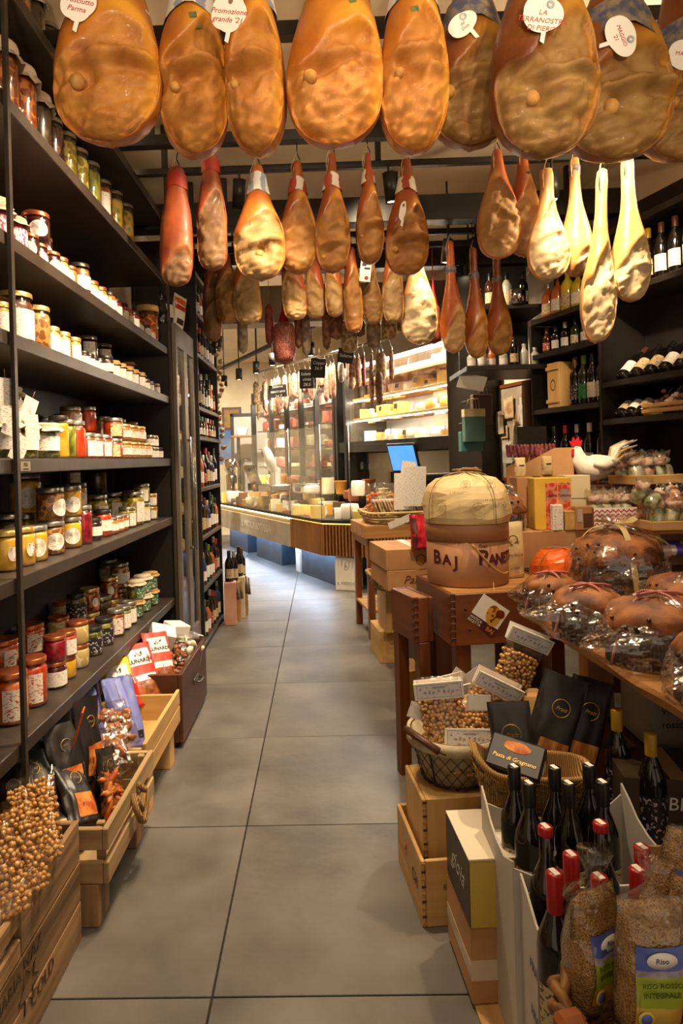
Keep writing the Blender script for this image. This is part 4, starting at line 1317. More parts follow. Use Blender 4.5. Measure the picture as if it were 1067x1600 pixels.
for sk, z in enumerate((.462, .732, .992, 1.252, 1.512, 1.772)):
    for q in range(4):
        y = 4.52 - .22 + q * .145
        nm, mt = [('cheese_pack', 'd8c48c'), ('cheese_pack', 'c8a050'), ('cheese_pack', 'e0d8c4'), ('cheese_pack', 'a87848')][(sk + q) % 4]
        key = 'pack_' + mt
        o = tag(box('wrapped_pack', (.10, .10, .09 + .03 * ((sk * 3 + q) % 3)), bpy.data.materials.get(key) or mat(key, mt, None, rough=.45), None, (-1.05, y, z + .055 + .015 * ((sk * 3 + q) % 3)), (0, 0, R.uniform(-.2, .2)), .01),
            '%s wrapped pack on the %s inner shelf of the glass cabinet, %s from left' % (['pale', 'golden', 'white', 'tan'][(sk + q) % 4], ['lowest', 'second', 'third', 'fourth', 'fifth', 'top'][sk], ['first', 'second', 'third', 'fourth'][q]), 'package')
        box('paper_label', (.002, .05, .04), PAPER, o, (.051, 0, 0), bev=0)
# things on top of the cabinet
top = 2.272
t, P = bag('paper_bag', (-.99, 4.32, top), (0, 0, 1.2), .13, .27, .09, mat('glossy_black_bag', '1a1a1c', '3a3a3c', 20, .2), 'black and silver glossy bag on top of the glass cabinet', 'bag', [('label', -.6, .6, .2, .5, PAPER)], seed=31, cr=.012)
t, P = bag('paper_bag', (-.96, 4.47, top), (0, .25, 1.0), .12, .25, .08, WHITE, 'white bag with red and orange stripes on top of the cabinet', 'bag', [('stripe', -.9, .9, .55, .7, REDINK), ('stripe', -.9, .9, .74, .9, ORB), ('print', -.6, .6, .15, .3, INK)], seed=32, cr=.006)
tn = thing('large_jar', (-1.05, 4.1, SZ[3] + .002), 0, 'large preserve jar with wooden lid in front of the black bag', 'jar')
ob('contents', lathe([(0, .005), (.06, .005), (.062, .02), (.062, .18), (0, .19)], 16), CM['amber nut'], tn)
ob('glass', lathe([(0, 0), (.068, 0), (.068, .2), (.06, .21)], 16), GLASS, tn)
ob('lid', lathe([(.064, .205), (.07, .205), (.07, .24), (0, .24)], 16), LM['straw'], tn)

# ------------------------------------------------------------------ bottle shelves beyond the cabinet
bs = thing('bottle_shelving', (-1.10, 5.28, 0), 0, 'narrow black shelving of wine bottles beyond the glass cabinet', 'shelving')
BZ = [.06, .45, .83, 1.19, 1.57, 1.79, 2.18, 2.49, 2.78]
for z in BZ: bx0('shelf_board', (-.22, -.44, z - .03), (.22, .46, z), SHELF, bs)
for y in (-.45, .46): bx0('side_panel', (-.22, y, 0), (.22, y + .015, 3.0), DARKPANEL, bs)
bx0('back_panel', (-.24, -.45, 0), (-.221, .475, 3.0), DARKPANEL, bs)
KINDS = [('dark', 'black', 'white'), ('dark', 'red', 'beige'), ('green', 'green', 'white'), ('brown', 'brown', 'beige'), ('amber', 'black', 'white'), ('blue', 'silver', 'white'), ('dark', 'silver', 'wred')]
for si, z in enumerate(BZ[:8]):
    gap = BZ[si + 1] - z - .03
    for q in range(7):
        y = 5.28 - .37 + q * .125
        kd = KINDS[(si * 3 + q * 2) % 7]
        hh = min(gap - .03, .30 - .03 * ((si + q) % 3))
        nm = '%s bottle with %s cap, %s shelf beyond the glass cabinet, %s from near side' % (kd[0], kd[1], ['lowest', 'second', 'third', 'fourth', 'fifth', 'sixth', 'seventh', 'eighth'][si], ORD[q])
        bottle((-.925, y, z + .001), nm, *kd, r=.033 if hh > .2 else .03, h=hh, rz=-.8, group='bottles on the far left shelving', capl=.045)
# a braid of garlic on the shelf end, gift boxes on the floor
t = thing('garlic_braid', (-.895, 5.74, 1.5), 0, 'braid of garlic bulbs hanging on the end of the bottle shelving', 'garlic')
rr = random.Random(4)
for k in range(22):
    o = ob('bulb', lathe([(0, -.025), (.018, -.022), (.026, 0), (.018, .018), (.006, .028), (.004, .04)], 10) if k == 0 else t.children[0].data, mat('garlic', '8a6840', 'b0905f', 20, .7) if k == 0 else bpy.data.materials['garlic'], t,
           (rr.uniform(0, .05), .03 + rr.uniform(-.02, .03), .95 - k * .05), (rr.uniform(-1, 1), rr.uniform(.5, 1.4), 0), .9)
ob('cord', tube([(0, .02, -.15), (.0, .02, 1.1)], .008, 6), STRING, t)
PINKB = mat('pink_gift_box', 'c89078', 'd8a48c', 6, .5)
for i, (x, y, h, w_, mt, lb) in enumerate([(-.80, 5.62, .36, .10, PINKB, 'tall pink gift box standing nearest on the floor by the shelving'), (-.78, 5.75, .34, .09, KRAFT, 'tall kraft gift box standing behind the pink one'),
                                           (-.75, 5.87, .36, .09, mat('cream_gift_box', 'd8c8a8', None), 'tall cream gift box third in the floor row'), (-.74, 5.98, .33, .09, KRAFT, 'kraft gift box last in the floor row')]):
    o = tag(box('gift_box', (w_, w_, h), mt, None, (x, y, h / 2), (0, 0, .1)), lb, 'gift box')
    ob('swirl', tube([(w_ / 2 + .001, -.02 + .02 * math.sin(k * 1.1), -h * .4 + k * h * .07) for k in range(12)], .0015, 4), INK, o)
    bottle((x - .005, y + .002, h + .001), 'dark bottle on top of the %s floor gift box' % ORD[i], 'dark', ['black', 'silver', 'black', 'brown'][i], 'beige', h=.26, rz=-.8)
    ob('tassel', tube([(w_ / 2 + .012, -.02, h / 2), (w_ / 2 + .014, -.02, h / 2 - .15)], .012, 6, rr=[.006, .016]), mat('tassel_%d' % i, '5a4a3a', '8a7658', 30, .8), o)

# ------------------------------------------------------------------ delicatessen counter
PA = [Vector(q) for q in ((-1.75, 10.75), (-.39, 7.76), (-.02, 6.98), (.28, 6.83), (1.0, 6.47))]


def offs(path, d):
    """shift a 2-D path to its right (away from the aisle) by d"""
    out = []
    for i, p in enumerate(path):
        a = path[max(0, i - 1)]
        b = path[min(len(path) - 1, i + 1)]
        t_ = (b - a).normalized()
        n_ = Vector((-t_.y, t_.x))
        out.append(p + n_ * d)
    return out


def slab(name, poly, z0, z1, mt, parent):
    n = len(poly)
    v = [(p[0], p[1], z0) for p in poly] + [(p[0], p[1], z1) for p in poly]
    f = [tuple(range(n))[::-1], tuple(range(n, 2 * n))] + [(i, (i + 1) % n, (i + 1) % n + n, i + n) for i in range(n)]
    return ob(name, mesh('slab', v, f), mt, parent)


MARBLE = mat('grey_stone', 'a89c88', 'bcb09c', 5, .5, bump=.1, detail=8)
NAVY = mat('slate_gloss', '2e3c48', '384a58', 3, .25)
ct = thing('delicatessen_counter', (0, 0, 0), 0, 'long glass-fronted delicatessen counter with stone and slatted wood front', 'counter')
BK = offs(PA, .62)
slab('deck', PA + BK[::-1], .70, .735, BLACK, ct)
IN = offs(PA, .05)
slab('body', IN + offs(PA, .58)[::-1], .38, .699, DARKPANEL, ct)
# stone panel between the first two corners
a, b = offs(PA, .0)[0], PA[1]
u = (b - a).normalized()
n_ = Vector((-u.y, u.x))
st = slab('stone_panel', [a, b, b + n_ * .04, a + n_ * .04], .36, .63, MARBLE, ct)
slab('stone_ledge', [a + n_ * .03, b + n_ * .03, b + n_ * .05, a + n_ * .05], .631, .699, MARBLE, ct)
STRIP = mat('warm_led', 'ffdf9c', None, emit=14)
slab('light_strip', [a + n_ * .02, b + n_ * .02, b + n_ * .03, a + n_ * .03], .685, .699, STRIP, ct)
mid = a + (b - a) * .62
ang = math.atan2(u.y, u.x)
text('L\'ANTICA BOTTEGA', .13, mat('carved', 'd8cfbe', None, rough=.5), ct, (mid.x - n_.x * .002, mid.y - n_.y * .002, .5), (PI / 2, 0, ang))
# wooden slats round the corner
SLT = wood('teak_slat', '7a4a1c', 'a06a2c', 12, .45, .2)
SLD = mat('slat_backing', '2a1808', None, rough=.8)
for (p, q) in ((PA[1], PA[2]), (PA[2], PA[3]), (PA[3], PA[4])):
    d_ = q - p
    L_ = d_.length
    uu = d_.normalized()
    nn = Vector((-uu.y, uu.x))
    slab('slat_backing', [p + nn * .035, q + nn * .035, q + nn * .045, p + nn * .045], .36, .69, SLD, ct)
    k = int(L_ / .034)
    for i in range(k):
        c = p + uu * (L_ * (i + .5) / k) + nn * .02
        box('slat', (.02, .03, .33), SLT, ct, (c.x, c.y, .525), (0, 0, math.atan2(uu.y, uu.x)), .002)
    slab('light_strip', [p + nn * .03, q + nn * .03, q + nn * .034, p + nn * .034], .691, .699, mat('amber_led', 'ffb040', None, emit=10) if 'amber_led' not in bpy.data.materials else bpy.data.materials['amber_led'], ct)
# plinths
for (s0, s1) in ((.02, .24), (.34, .58), (.74, 1.0)):
    tot = (PA[2] - PA[0]).length
    p, q = PA[0] + (PA[2] - PA[0]) * s0 + n_ * .22, PA[0] + (PA[2] - PA[0]) * s1 + n_ * .22
    slab('plinth', [p, q, q + n_ * .3, p + n_ * .3], 0.001, .379, NAVY, ct)
q = PA[2] + Vector((.16, .12))
wb = tag(box('printed_carton', (.24, .2, .34), WHITE, None, (.26, 7.02, .171), (0, 0, -.35)), 'white printed carton standing under the counter corner', 'carton')
text('IL FRESCO', .045, INKGREY, wb, (0, -.1012, -.1))
ob('crest', lathe([(.015, 0), (.02, 0), (.02, .001)], 14), INKGREY, wb, (0, -.1012, .06), (PI / 2, 0, 0))
wb2 = tag(box('printed_carton', (.12, .1, .36), WHITE, None, (-.28, 8.2, .181), (0, 0, ang)), 'narrow white post between the two blue plinths', 'carton')
# blue floor light under the counter
BLUE = mat('blue_led', 'c4dcff', None, emit=40)
for s0, s1 in ((.02, .98),):
    p, q = PA[0] + (PA[2] - PA[0]) * s0 + n_ * .12, PA[0] + (PA[2] - PA[0]) * s1 + n_ * .12
    slab('floor_light', [p, q, q + n_ * .03, p + n_ * .03], .352, .372, BLUE, ct)
# glass
for i in range(4):
    p, q = PA[i], PA[i + 1]
    uu = (q - p).normalized()
    nn = Vector((-uu.y, uu.x)) * .006
    segs = max(1, round((q - p).length / 1.1))
    for k in range(segs):
        g0, g1 = p + (q - p) * (k / segs), p + (q - p) * ((k + 1) / segs) - uu * .006
        slab('glass_pane', [g0, g1, g1 + nn, g0 + nn], .736, 1.72, PANE, ct)
sp = offs(PA, .012)
for k, q in enumerate(sp[1:4]): ob('glass_post', tube([(q.x, q.y, .736), (q.x, q.y, 1.74)], .006, 6), STEEL, ct)
slab('upper_shelf', offs(PA, .45) + BK[::-1], .95, .962, PANE, ct)

# goods in the counter
CHM = [mat('cheese_%d' % i, a_, b_, 6, .5) for i, (a_, b_) in enumerate([('d8b04c', 'e8c868'), ('e6d8a8', 'f0e8c4'), ('c88a2c', 'd8a044'), ('b07a34', 'c8964c'), ('e8e0cc', 'f4eee0'), ('8a4a28', 'a8643c'), ('4a3a28', '6a543c')])]
MEATM = [mat('meat_%d' % i, a_, b_, 14, .45) for i, (a_, b_) in enumerate([('a84a3c', 'd0887c'), ('7a2018', 'a04438'), ('d8a898', 'e8c8bc'), ('8a3020', 'c06a50')])]


def wedge(r, h, a=.9):
    n = 6
    v = [(0, 0, 0)] + [(r * math.cos(a * i / n), r * math.sin(a * i / n), 0) for i in range(n + 1)]
    v += [(x, y, h) for x, y, z in v]
    m_ = n + 2
    f = [tuple(range(m_))[::-1], tuple(range(m_, 2 * m_))] + [(i, (i + 1) % m_, (i + 1) % m_ + m_, i + m_) for i in range(m_)]
    return mesh('wedge', v, f)


WHEEL = lathe([(0, 0), (.09, 0), (.1, .012), (.1, .06), (.09, .075), (0, .075)], 20)
HALFW = wedge(.11, .08, 3.0)
WEDGE = wedge(.15, .08, .8)
TUB = lathe([(.05, 0), (.07, .05), (.075, .05), (.07, .045), (0, .04)], 16)
BLOCK = bxm(.12, .08, .07, .006)
SLICE = bxm(.16, .10, .02, .004)
WHEELB = lathe([(0, 0), (.15, 0), (.165, .02), (.165, .09), (.15, .11), (0, .11)], 22)


def goods(k, loc, label, rz, s=1., cat=None, group=None, mt=None):
    me, nm, ct_ = [(WHEEL, 'round_cheese', 'cheese'), (HALFW, 'half_cheese', 'cheese'), (WEDGE, 'cheese_wedge', 'cheese'), (BLOCK, 'cheese_block', 'cheese'), (TUB, 'tub', 'tub'), (SLICE, 'sliced_meat', 'meat'), (WHEELB, 'round_cheese', 'cheese')][k]
    o = ob(nm, me, mt, None, loc, (0, 0, rz), s)
    return tag(o, label, ct_, group)


rr = random.Random(11)
CN = ['golden', 'cream', 'orange', 'tan', 'white', 'brown', 'dark']
spots = []
idx = 0
path_len = [(PA[i + 1] - PA[i]).length for i in range(4)]
for row, (dd, z) in enumerate(((.12, .737), (.27, .737), (.42, .737), (.53, .964))):
    sgm = offs(PA, dd)
    pos = .35 + .08 * row
    while True:
        s_ = pos
        for i in range(4):
            L_ = (sgm[i + 1] - sgm[i]).length
            if s_ <= L_: break
            s_ -= L_
        else:
            break
        p = sgm[i] + (sgm[i + 1] - sgm[i]).normalized() * s_
        k = rr.choice([0, 1, 2, 3, 3, 4, 5, 5, 2])
        if k == 5: mi, cn = rr.randrange(4), None
        else: mi = rr.randrange(7)
        mtl = MEATM[mi] if k == 5 else CHM[mi]
        cn = ['pink', 'dark red', 'pale pink', 'brick red'][mi] if k == 5 else CN[mi]
        idx += 1
        rown = ['front row', 'middle row', 'back row', 'glass shelf'][row]
        spots.append(1)
        o = goods(k, (p.x, p.y, z), '%s %s in the counter, %s, %s from its far end' % (cn, ['cheese wheel', 'half cheese', 'cheese wedge', 'cheese block', 'tub', 'sliced meat'][k], rown, ORD[len(spots) - 1].replace('nearest', 'first')), rr.uniform(0, 6), (lambda q: (q, q, q * rr.choice((1.2, 1.6, 2.2) if row < 3 else (1.5, 2.4, 3.0))))(rr.uniform(.85, 1.1)), group='goods in the delicatessen counter', mt=mtl)
        if row == 0 and rr.random() < .5:
            box('price_card', (.06, .002, .04), PAPER, o, (.0, -.1, .05), (-.2, 0, 0), 0)
        pos += .13 + rr.uniform(0, .05)
    spots.clear()

# things behind / on the counter
t = thing('meat_slicer', (-.62, 8.75, .964), ang, 'white meat slicer with a large round blade guard on the counter', 'slicer')
WPL = mat('white_enamel', 'e0dcd2', None, rough=.25)
box('base', (.5, .3, .1), STEEL, t, (0, 0, .05), bev=.02)
box('column', (.12, .12, .25), WPL, t, (.05, 0, .2), bev=.03)
ob('blade_guard', lathe([(0, -.03), (.2, -.03), (.22, 0), (.2, .04), (0, .05)], 24), WPL, t, (0, -.06, .42), (PI / 2 + .3, .5, 0), (1, .75, 1))
box('control_panel', (.06, .01, .08), mat('blue_panel', '2a2a6a', None), t, (-.03, -.15, .5), (.3, .4, 0))
t = thing('counter_scale', (-.2, 8.15, .964), ang, 'white counter scale with a flat display', 'scale')
box('body', (.42, .2, .1), WPL, t, (0, 0, .05), bev=.02)
box('plate', (.36, .22, .012), STEEL, t, (0, 0, .112), bev=.004)
box('display', (.16, .01, .05), mat('display_grey', '4a5a4a', None), t, (0, -.105, .05))
t = thing('grinder', (-1.3, 9.5, .964), ang, 'chrome grinder machine at the far end of the counter', 'machine')
ob('body', lathe([(.09, 0), (.09, .2), (.06, .24), (.1, .3), (.11, .38), (.08, .44), (0, .46)], 18), CHROME, t)
box('arm', (.2, .06, .06), CHROME, t, (.08, 0, .34), bev=.02)
t = thing('steel_hood', (-.95, 9.1, .964), ang, 'grey steel hood behind the counter goods', 'hood')
box('panel', (.45, .02, .3), STEEL, t, (0, 0, .22), (.4, 0, 0))
box('foot', (.06, .06, .1), GUNMETAL, t, (-.15, .02, .05))
box('foot', (.06, .06, .1), GUNMETAL, t, (.15, .02, .05))

# ------------------------------------------------------------------ refrigerated wall
LF = (Vector((-.438, .899)), Vector((1.18, 6.0)))
FRZ = math.atan2(.899, -.438)


def onwall(x, y=0.):
    """point x metres along the fridge wall from its near end, y metres into the room"""
    d_, o_ = LF
    n2 = Vector((-.899, -.438))
    p = o_ + d_ * x + n2 * y
    return p.x, p.y


DKF = mat('dark_fridge_frame', '2c2824', None, rough=.4, metal=.3)
BRIGHT = mat('fridge_lining', 'd8d4c8', None, rough=.5)
LED = mat('fridge_led', 'fff6e2', None, emit=130)
CSH = wood('cheese_shelf', 'a87840', 'c8985c')
x_, y_ = onwall(0)
fr = thing('cheese_fridge', (x_, y_, 0), FRZ, 'brightly lit wall fridge full of cheeses behind sliding glass', 'fridge')
bx0('back_panel', (0, -.56, 1.45), (2.2, -.54, 2.5), BRIGHT, fr)
bx0('bottom', (0, -.54, 1.44), (2.2, 0, 1.56), DKF, fr)
bx0('top', (0, -.54, 2.42), (2.2, 0, 2.62), mat('fridge_fascia', '7a7266', None, rough=.5), fr)
for x in (-.02, 1.98, 2.2): bx0('post', (x, -.54, 0), (x + .05, .02, 2.5), DKF, fr)
bx0('tile_panel', (.03, -.3, .8), (2.2, -.28, 1.43), mat('splash_tile', 'c8bea8', None, rough=.3), fr)
for z in (1.83, 2.06, 2.26):
    bx0('shelf', (.03, -.5, z - .028), (1.98, -.08, z), CSH, fr)
    if z != 2.26: bx0('led_strip', (.05, -.1, z - .036), (1.96, -.085, z - .029), LED, fr)
bx0('led_strip', (.05, -.06, 2.395), (1.96, -.02, 2.419), LED, fr)
for x0, x1 in ((.03, 1.0), (1.0, 1.975)): bx0('glass_door', (x0, -.004 if x0 < .5 else -.016, 1.565), (x1, .002 if x0 < .5 else -.01, 2.418), PANE, fr, 0)
NSH = ['bottom', 'middle', 'upper', 'top']
for si, z in enumerate((1.561, 1.831, 2.061, 2.261)):
    x = .14
    c = 0
    ORD2 = ORD + ['thirty-%s' % q for q in ('third', 'fourth', 'fifth')]
    while x < 1.9 and (si < 3 or x < .9):
        k = rr.choice([0, 1, 2, 3, 3, 3, 0]) if si < 3 else 3
        s = rr.uniform(.85, 1.15)
        mi = rr.choice([0, 0, 1, 1, 2, 3, 4, 4, 6 if si == 0 else 0])
        hh = .14 / .09 if (si == 0 and k == 3) else 1.
        px_, py_ = onwall(x, -.2 - rr.uniform(0, .08))
        o = goods(k, (px_, py_, z), '%s %s, %s fridge shelf, %s from the near side' % (CN[mi], ['cheese wheel', 'half cheese', 'cheese wedge', 'cheese block'][k], NSH[si], ORD[c]), FRZ + rr.uniform(-.5, .5), (s, s, s * hh * rr.choice((1.1, 1.4, 1.7) if si else (1.1, 1.4))), group='cheeses in the lit fridge', mt=CHM[mi])
        if rr.random() < .35:
            lbm = rr.choice((INK, PAPER, INK))
            box('price_card', (.05, .002, .035), lbm, o, (0, .12, .05), (.2, 0, 0), 0)
        c += 1
        x += .10 + .05 * (k in (0, 1)) + rr.uniform(0, .015)
for k in range(2):
    z0 = 1.56
# meat fridges beyond
x_, y_ = onwall(2.3)
mf = thing('meat_fridge', (x_, y_, 0), FRZ, 'row of tall dark-framed glass meat fridges behind the counter', 'fridge')
bx0('back_panel', (0, -.5, .1), (2.9, -.48, 2.35), BRIGHT, mf)
bx0('top', (0, -.48, 2.28), (2.9, .0, 2.45), DKF, mf)
for x in (.0, .52, 1.0, 1.5, 2.1, 2.86): bx0('post', (x, -.06, 0), (x + .05, .01, 2.28), DKF, mf)
for z in (1.0, 1.28, 1.56, 1.84, 2.08): bx0('shelf', (.03, -.47, z - .015), (2.86, -.08, z), GUNMETAL, mf)
for x in (.25, .78, 1.3, 1.8, 2.5): bx0('led_strip', (x - .1, -.12, 2.26), (x + .1, -.08, 2.279), LED, mf)
bx0('led_strip', (.07, -.09, 1.3), (.085, -.075, 2.2), LED, mf)
for x0, x1 in ((.05, .52), (.57, 1.0), (1.05, 1.5), (1.55, 2.1), (2.15, 2.86)): bx0('glass_door', (x0, -.03, .1), (x1, -.024, 2.275), PANE, mf, 0)
for si, z in enumerate((1.001, 1.281, 1.561, 1.841, 2.081)):
    for c in range(15):
        x = 2.3 + .13 + c * .182
        px_, py_ = onwall(x, -.22)
        k = rr.choice([5, 5, 3, 1, 0])
        mi = rr.randrange(4)
        goods(k, (px_, py_, z), '%s cured meat piece, %s meat fridge shelf, %s from the near side' % (['pink', 'dark red', 'pale pink', 'brick red'][mi], ['lowest', 'second', 'third', 'fourth', 'top'][si], ORD[c]), rr.uniform(0, 6), (1.15, 1.15, 1.9 if k != 5 else 4.5), group='meats in the far fridges', mt=MEATM[mi] if rr.random() < .7 else CHM[1])
# black pillar and back wall closing the right side
tag(box('wall_pillar', (.42, .3, 3.2), DARKPANEL, None, (*onwall(-.25, -.1), 1.6), (0, 0, FRZ), .005), kind='structure')
tag(box('wall_back', (6.2, .06, 3.2), CREAM, None, (*onwall(2.2, -.7), 1.6), (0, 0, FRZ), 0), kind='structure')

# ------------------------------------------------------------------ salami rack
p0, p1 = aty(397, 583, 8.5), aty(612, 528, 6.2)
p0.z = p1.z = 2.49
t = thing('salami_rail', (0, 0, 0), 0, 'steel rail of butcher hooks hung with salami over the counter', 'rail')
ob('rail', tube([p0, p1], .014, 8), STEEL, t)
for s in (.03, .5, .97):
    q = p0.lerp(p1, s)
    ob('hanger', tube([q, (q.x, q.y, 3.2)], .006, 6), BLACK, t)
NS = 31
for i in range(NS):
    s = (i + .5) / NS
    q = p0.lerp(p1, s) + Vector((R.uniform(-.03, .03), R.uniform(-.05, .05), 0))
    mi = [3, 3, 2, 3, 0, 4, 3, 1, 3, 0, 1, 3][i % 12] if i > 2 else 4
    L_ = R.uniform(.22, .40) * (1.35 - .6 * s)
    r_ = R.choice([.02, .024, .03, .035])
    th_ = thing('salami', (q.x, q.y, 2.38), 0, '%s salami hanging on the counter rack, %s from its far end' % (['white-moulded', 'brown', 'red', 'pinkish', 'netted'][mi], ORD[i] if i < len(ORD) else 'near-end' + ' number %d' % i), 'salami', 'salami on the counter rack')
    ob('casing', salami_mesh(r_, L_, i, R.uniform(-.03, .03), 10), SAL[mi], th_)
    ob('hook', tube([(0, 0, -.02), (.012, 0, .01), (0, 0, .05), (-.01, 0, .09), (0, 0, .122), (.012, 0, .11)], .0035, 5), STEEL, th_)
for i, (px, py, Y, tx) in enumerate([(434, 611, 7.5, ('Salame', 'nostrano', '24,7')), (479, 592, 6.9, ('Salame', 'cinta', '28,5')), (497, 575, 6.75, ('Coppa', '26,9')), (540, 556, 6.35, ('Salame',))]):
    p = aty(px, py, Y)
    o = tag(box('chalkboard', (.20 if i == 0 else .15, .01, .14 if i in (0, 3) else .2), mat('slate_board', '26241f', None, rough=.7) if i == 0 else bpy.data.materials['slate_board'], None, p, (0, .08 * (i - 1), 0)),
            'small black chalkboard with handwritten prices, %s from the left on the salami rack' % ORD[i].replace('nearest', 'first'), 'chalkboard')
    for k, s_ in enumerate(tx): text(s_, .045, PAPER, o, (0, -.0065, .05 - k * .055 if len(tx) > 1 else 0), (PI / 2, 0, 0), .2)
    ob('string', tube([(0, 0, .07), (0, .03, 2.5 - p.z)], .002, 4), STRING, o)
t = thing('salami_bundle', aty(590, 640, 6.1), 0, 'long dark salami with a pale stick hanging before the cheese fridge', 'salami')
ob('casing', salami_mesh(.035, .3, 77), SAL[1], t, (.02, 0, .35))
ob('casing', salami_mesh(.022, .32, 78), SAL[3], t, (-.05, 0, .38))
ob('cord', tube([(0, 0, .33), (0, 0, 3.2 - t.location.z)], .004, 5), STRING, t)

# ------------------------------------------------------------------ far end wall
p = aty(352, 665, 12.35)
o = tag(box('picture_frame', (.36, .03, .42), DARKWOOD, None, (aty(362, 654, 12.38).x, 12.38, aty(362, 654, 12.38).z)), 'dark framed ochre picture on the far end wall', 'picture')
box('picture', (.28, .01, .34), mat('ochre_art', '7a5a1c', '96762c', 6, .6), o, (0, -.014, 0))
q = aty(356, 690, 12.38)
o = tag(box('blue_poster', (.34, .01, .75), mat('blue_poster', '3a6aa8', '5a8ac0', 4, .5), None, (q.x, 12.39, q.z - .05)), 'blue poster below the ochre picture on the far wall', 'poster')
q = aty(387, 690, 12.38)
d = tag(box('door_1', (.62, .03, 2.2), mat('white_door', 'cfcac0', None, rough=.5), None, (q.x + .06, 12.37, 1.1)), kind='structure')
for s in (-1, 1): box('door_frame', (.06, .05, 2.26), BLACK, d, (s * .34, -.01, .03))
box('door_frame', (.74, .05, .06), BLACK, d, (0, -.01, 1.13))
t = thing('wall_shelf_board', (aty(372, 680, 11.5).x, 11.5, aty(372, 682, 11.5).z), 0, 'small wooden ledge on a post at the far end', 'shelf')
box('board', (.42, .25, .03), OAK, t, (.1, 0, 0))
ob('post', tube([(0, 0, -1.75), (0, 0, -.02)], .03, 8), BLACK, t)
q = t.location
bk = thing('white_basket', (q.x + .07, q.y, q.z + .018), 0, 'white paper basket on the small far ledge', 'basket')
ob('shell', lathe([(.08, 0), (.12, .13), (.115, .13), (.075, .01), (0, .01)], 12), PAPER, bk)
# ------------------------------------------------------------------ right side: tables
def P3(px, py, Y): return aty(px, py, Y)


TRZ = .145
t = thing('display_table', (.33, 5.03, 0), TRZ, 'far wooden side table carrying the basket of wafer packs', 'table')
bx0('tabletop', (-.02, -.02, .765), (.6, .56, .865), OAK, t)
for x in (0, .53):
    for y in (0, .49): bx0('leg', (x, y, 0), (x + .05, y + .05, .764), REDWOOD, t)
bx0('lower_shelf', (.0, .0, .2), (.58, .54, .222), OAK, t)
bx0('apron', (.0, .051, .70), (.02, .489, .764), OAK, t)
WK = mat('wicker', 'b08a50', '8a6430', 50, .75, kind='wave', bump=.6)
WKL = mat('pale_wicker', 'cbb27c', 'a88c54', 50, .75, kind='wave', bump=.6)


def basket(name, loc, rz, L, W, H_, mt, label, rows=4, flare=.04, cat='basket'):
    """rectangular woven basket: stakes, woven strands and a rim"""
    t = thing(name, loc, rz, label, cat)

    def ring(z, k, amp, ph):
        e = flare * z / H_
        pts = []
        N = 40
        for i in range(N):
            a = 2 * PI * i / N
            c, s = math.cos(a), math.sin(a)
            x = math.copysign(abs(c) ** .35, c) * (W / 2 + e)
            y = math.copysign(abs(s) ** .35, s) * (L / 2 + e)
            o_ = 1 + amp * math.cos(i * PI + ph) / max(W, L)
            pts.append((x * o_, y * o_, z))
        return pts
    for k in range(rows):
        z = H_ * (k + .5) / rows
        ob('strand', tube(ring(z, k, .012, k * PI), H_ / rows * .42, 6, True), mt, t)
    ob('rim', tube(ring(H_, 0, .008, 0), .012, 7, True), mt, t)
    ob('base', bxm(W * .96, L * .96, .008, .003), mt, t, (0, 0, .004))
    return t


basket('wafer_basket', (.585, 5.28, .867), TRZ, .42, .46, .085, WKL, 'pale woven basket of wafer packs on the far side table')
WAF = mat('wafer_pack', 'c8b08c', '7a4a2c', 24, .5)
for i in range(16):
    q = Vector((-.19 + .024 * i, -.10, 0))
    q.rotate(Matrix.Rotation(TRZ, 3, 'Z'))
    o = tag(box('wafer_pack', (.016, .13, .14), WAF, None, (.585 + q.x, 5.28 + q.y, .975), (0, -.35, TRZ + R.uniform(-.08, .08)), .005), 'small wafer pack standing in the basket front row, %s from left' % ORD[i].replace('nearest', 'first'), 'wafer pack', 'wafer packs in the far basket')
    box('crimped_top', (.004, .13, .02), PAPER, o, (0, 0, .07), bev=.001)
rr = random.Random(5)
for i in range(7):
    q = Vector((-.18 + .06 * i, .09, 0))
    q.rotate(Matrix.Rotation(TRZ, 3, 'Z'))
    cookie_bag((.585 + q.x, 5.28 + q.y, .90), (-.1, rr.uniform(-.15, .15), TRZ), 'clear bag of pale biscuits behind the wafer packs, %s from left' % ORD[i].replace('nearest', 'first'), w=.10, h=.27, seed=30 + i, r=.018, n=26, mt=ORANGEBIS if i % 3 == 0 else mat('pale_biscuit_%d' % i, 'b8884c', 'd8b47c', 20, .6), d=.05)
for i, (px, py, Y, s, ry) in enumerate([(632, 768, 5.06, (.16, .002, .28), .02), (648, 760, 5.03, (.17, .002, .3), .02), (638, 733, 5.1, (.11, .002, .12), .15), (625, 815, 4.8, (.18, .002, .05), -.35)]):
    p = P3(px, py, Y)
    o = tag(box('notice_sheet', s, LB['white'], None, p, (.06, ry, .1), 0), ['left white notice sheet in a clear stand by the wafer basket', 'right white notice sheet in a clear stand by the wafer basket', 'small white card under the blue screen', 'white paper strip sticking out by the wrapped cake'][i], 'paper')
    box('stand', (s[0] + .01, .004, .02), PANE, o, (0, 0, -s[2] / 2))
    if i < 3: ob('stand_rod', tube([(0, .02, -s[2] / 2), (0, .07, .868 - p.z)], .004, 5), STEEL, o)
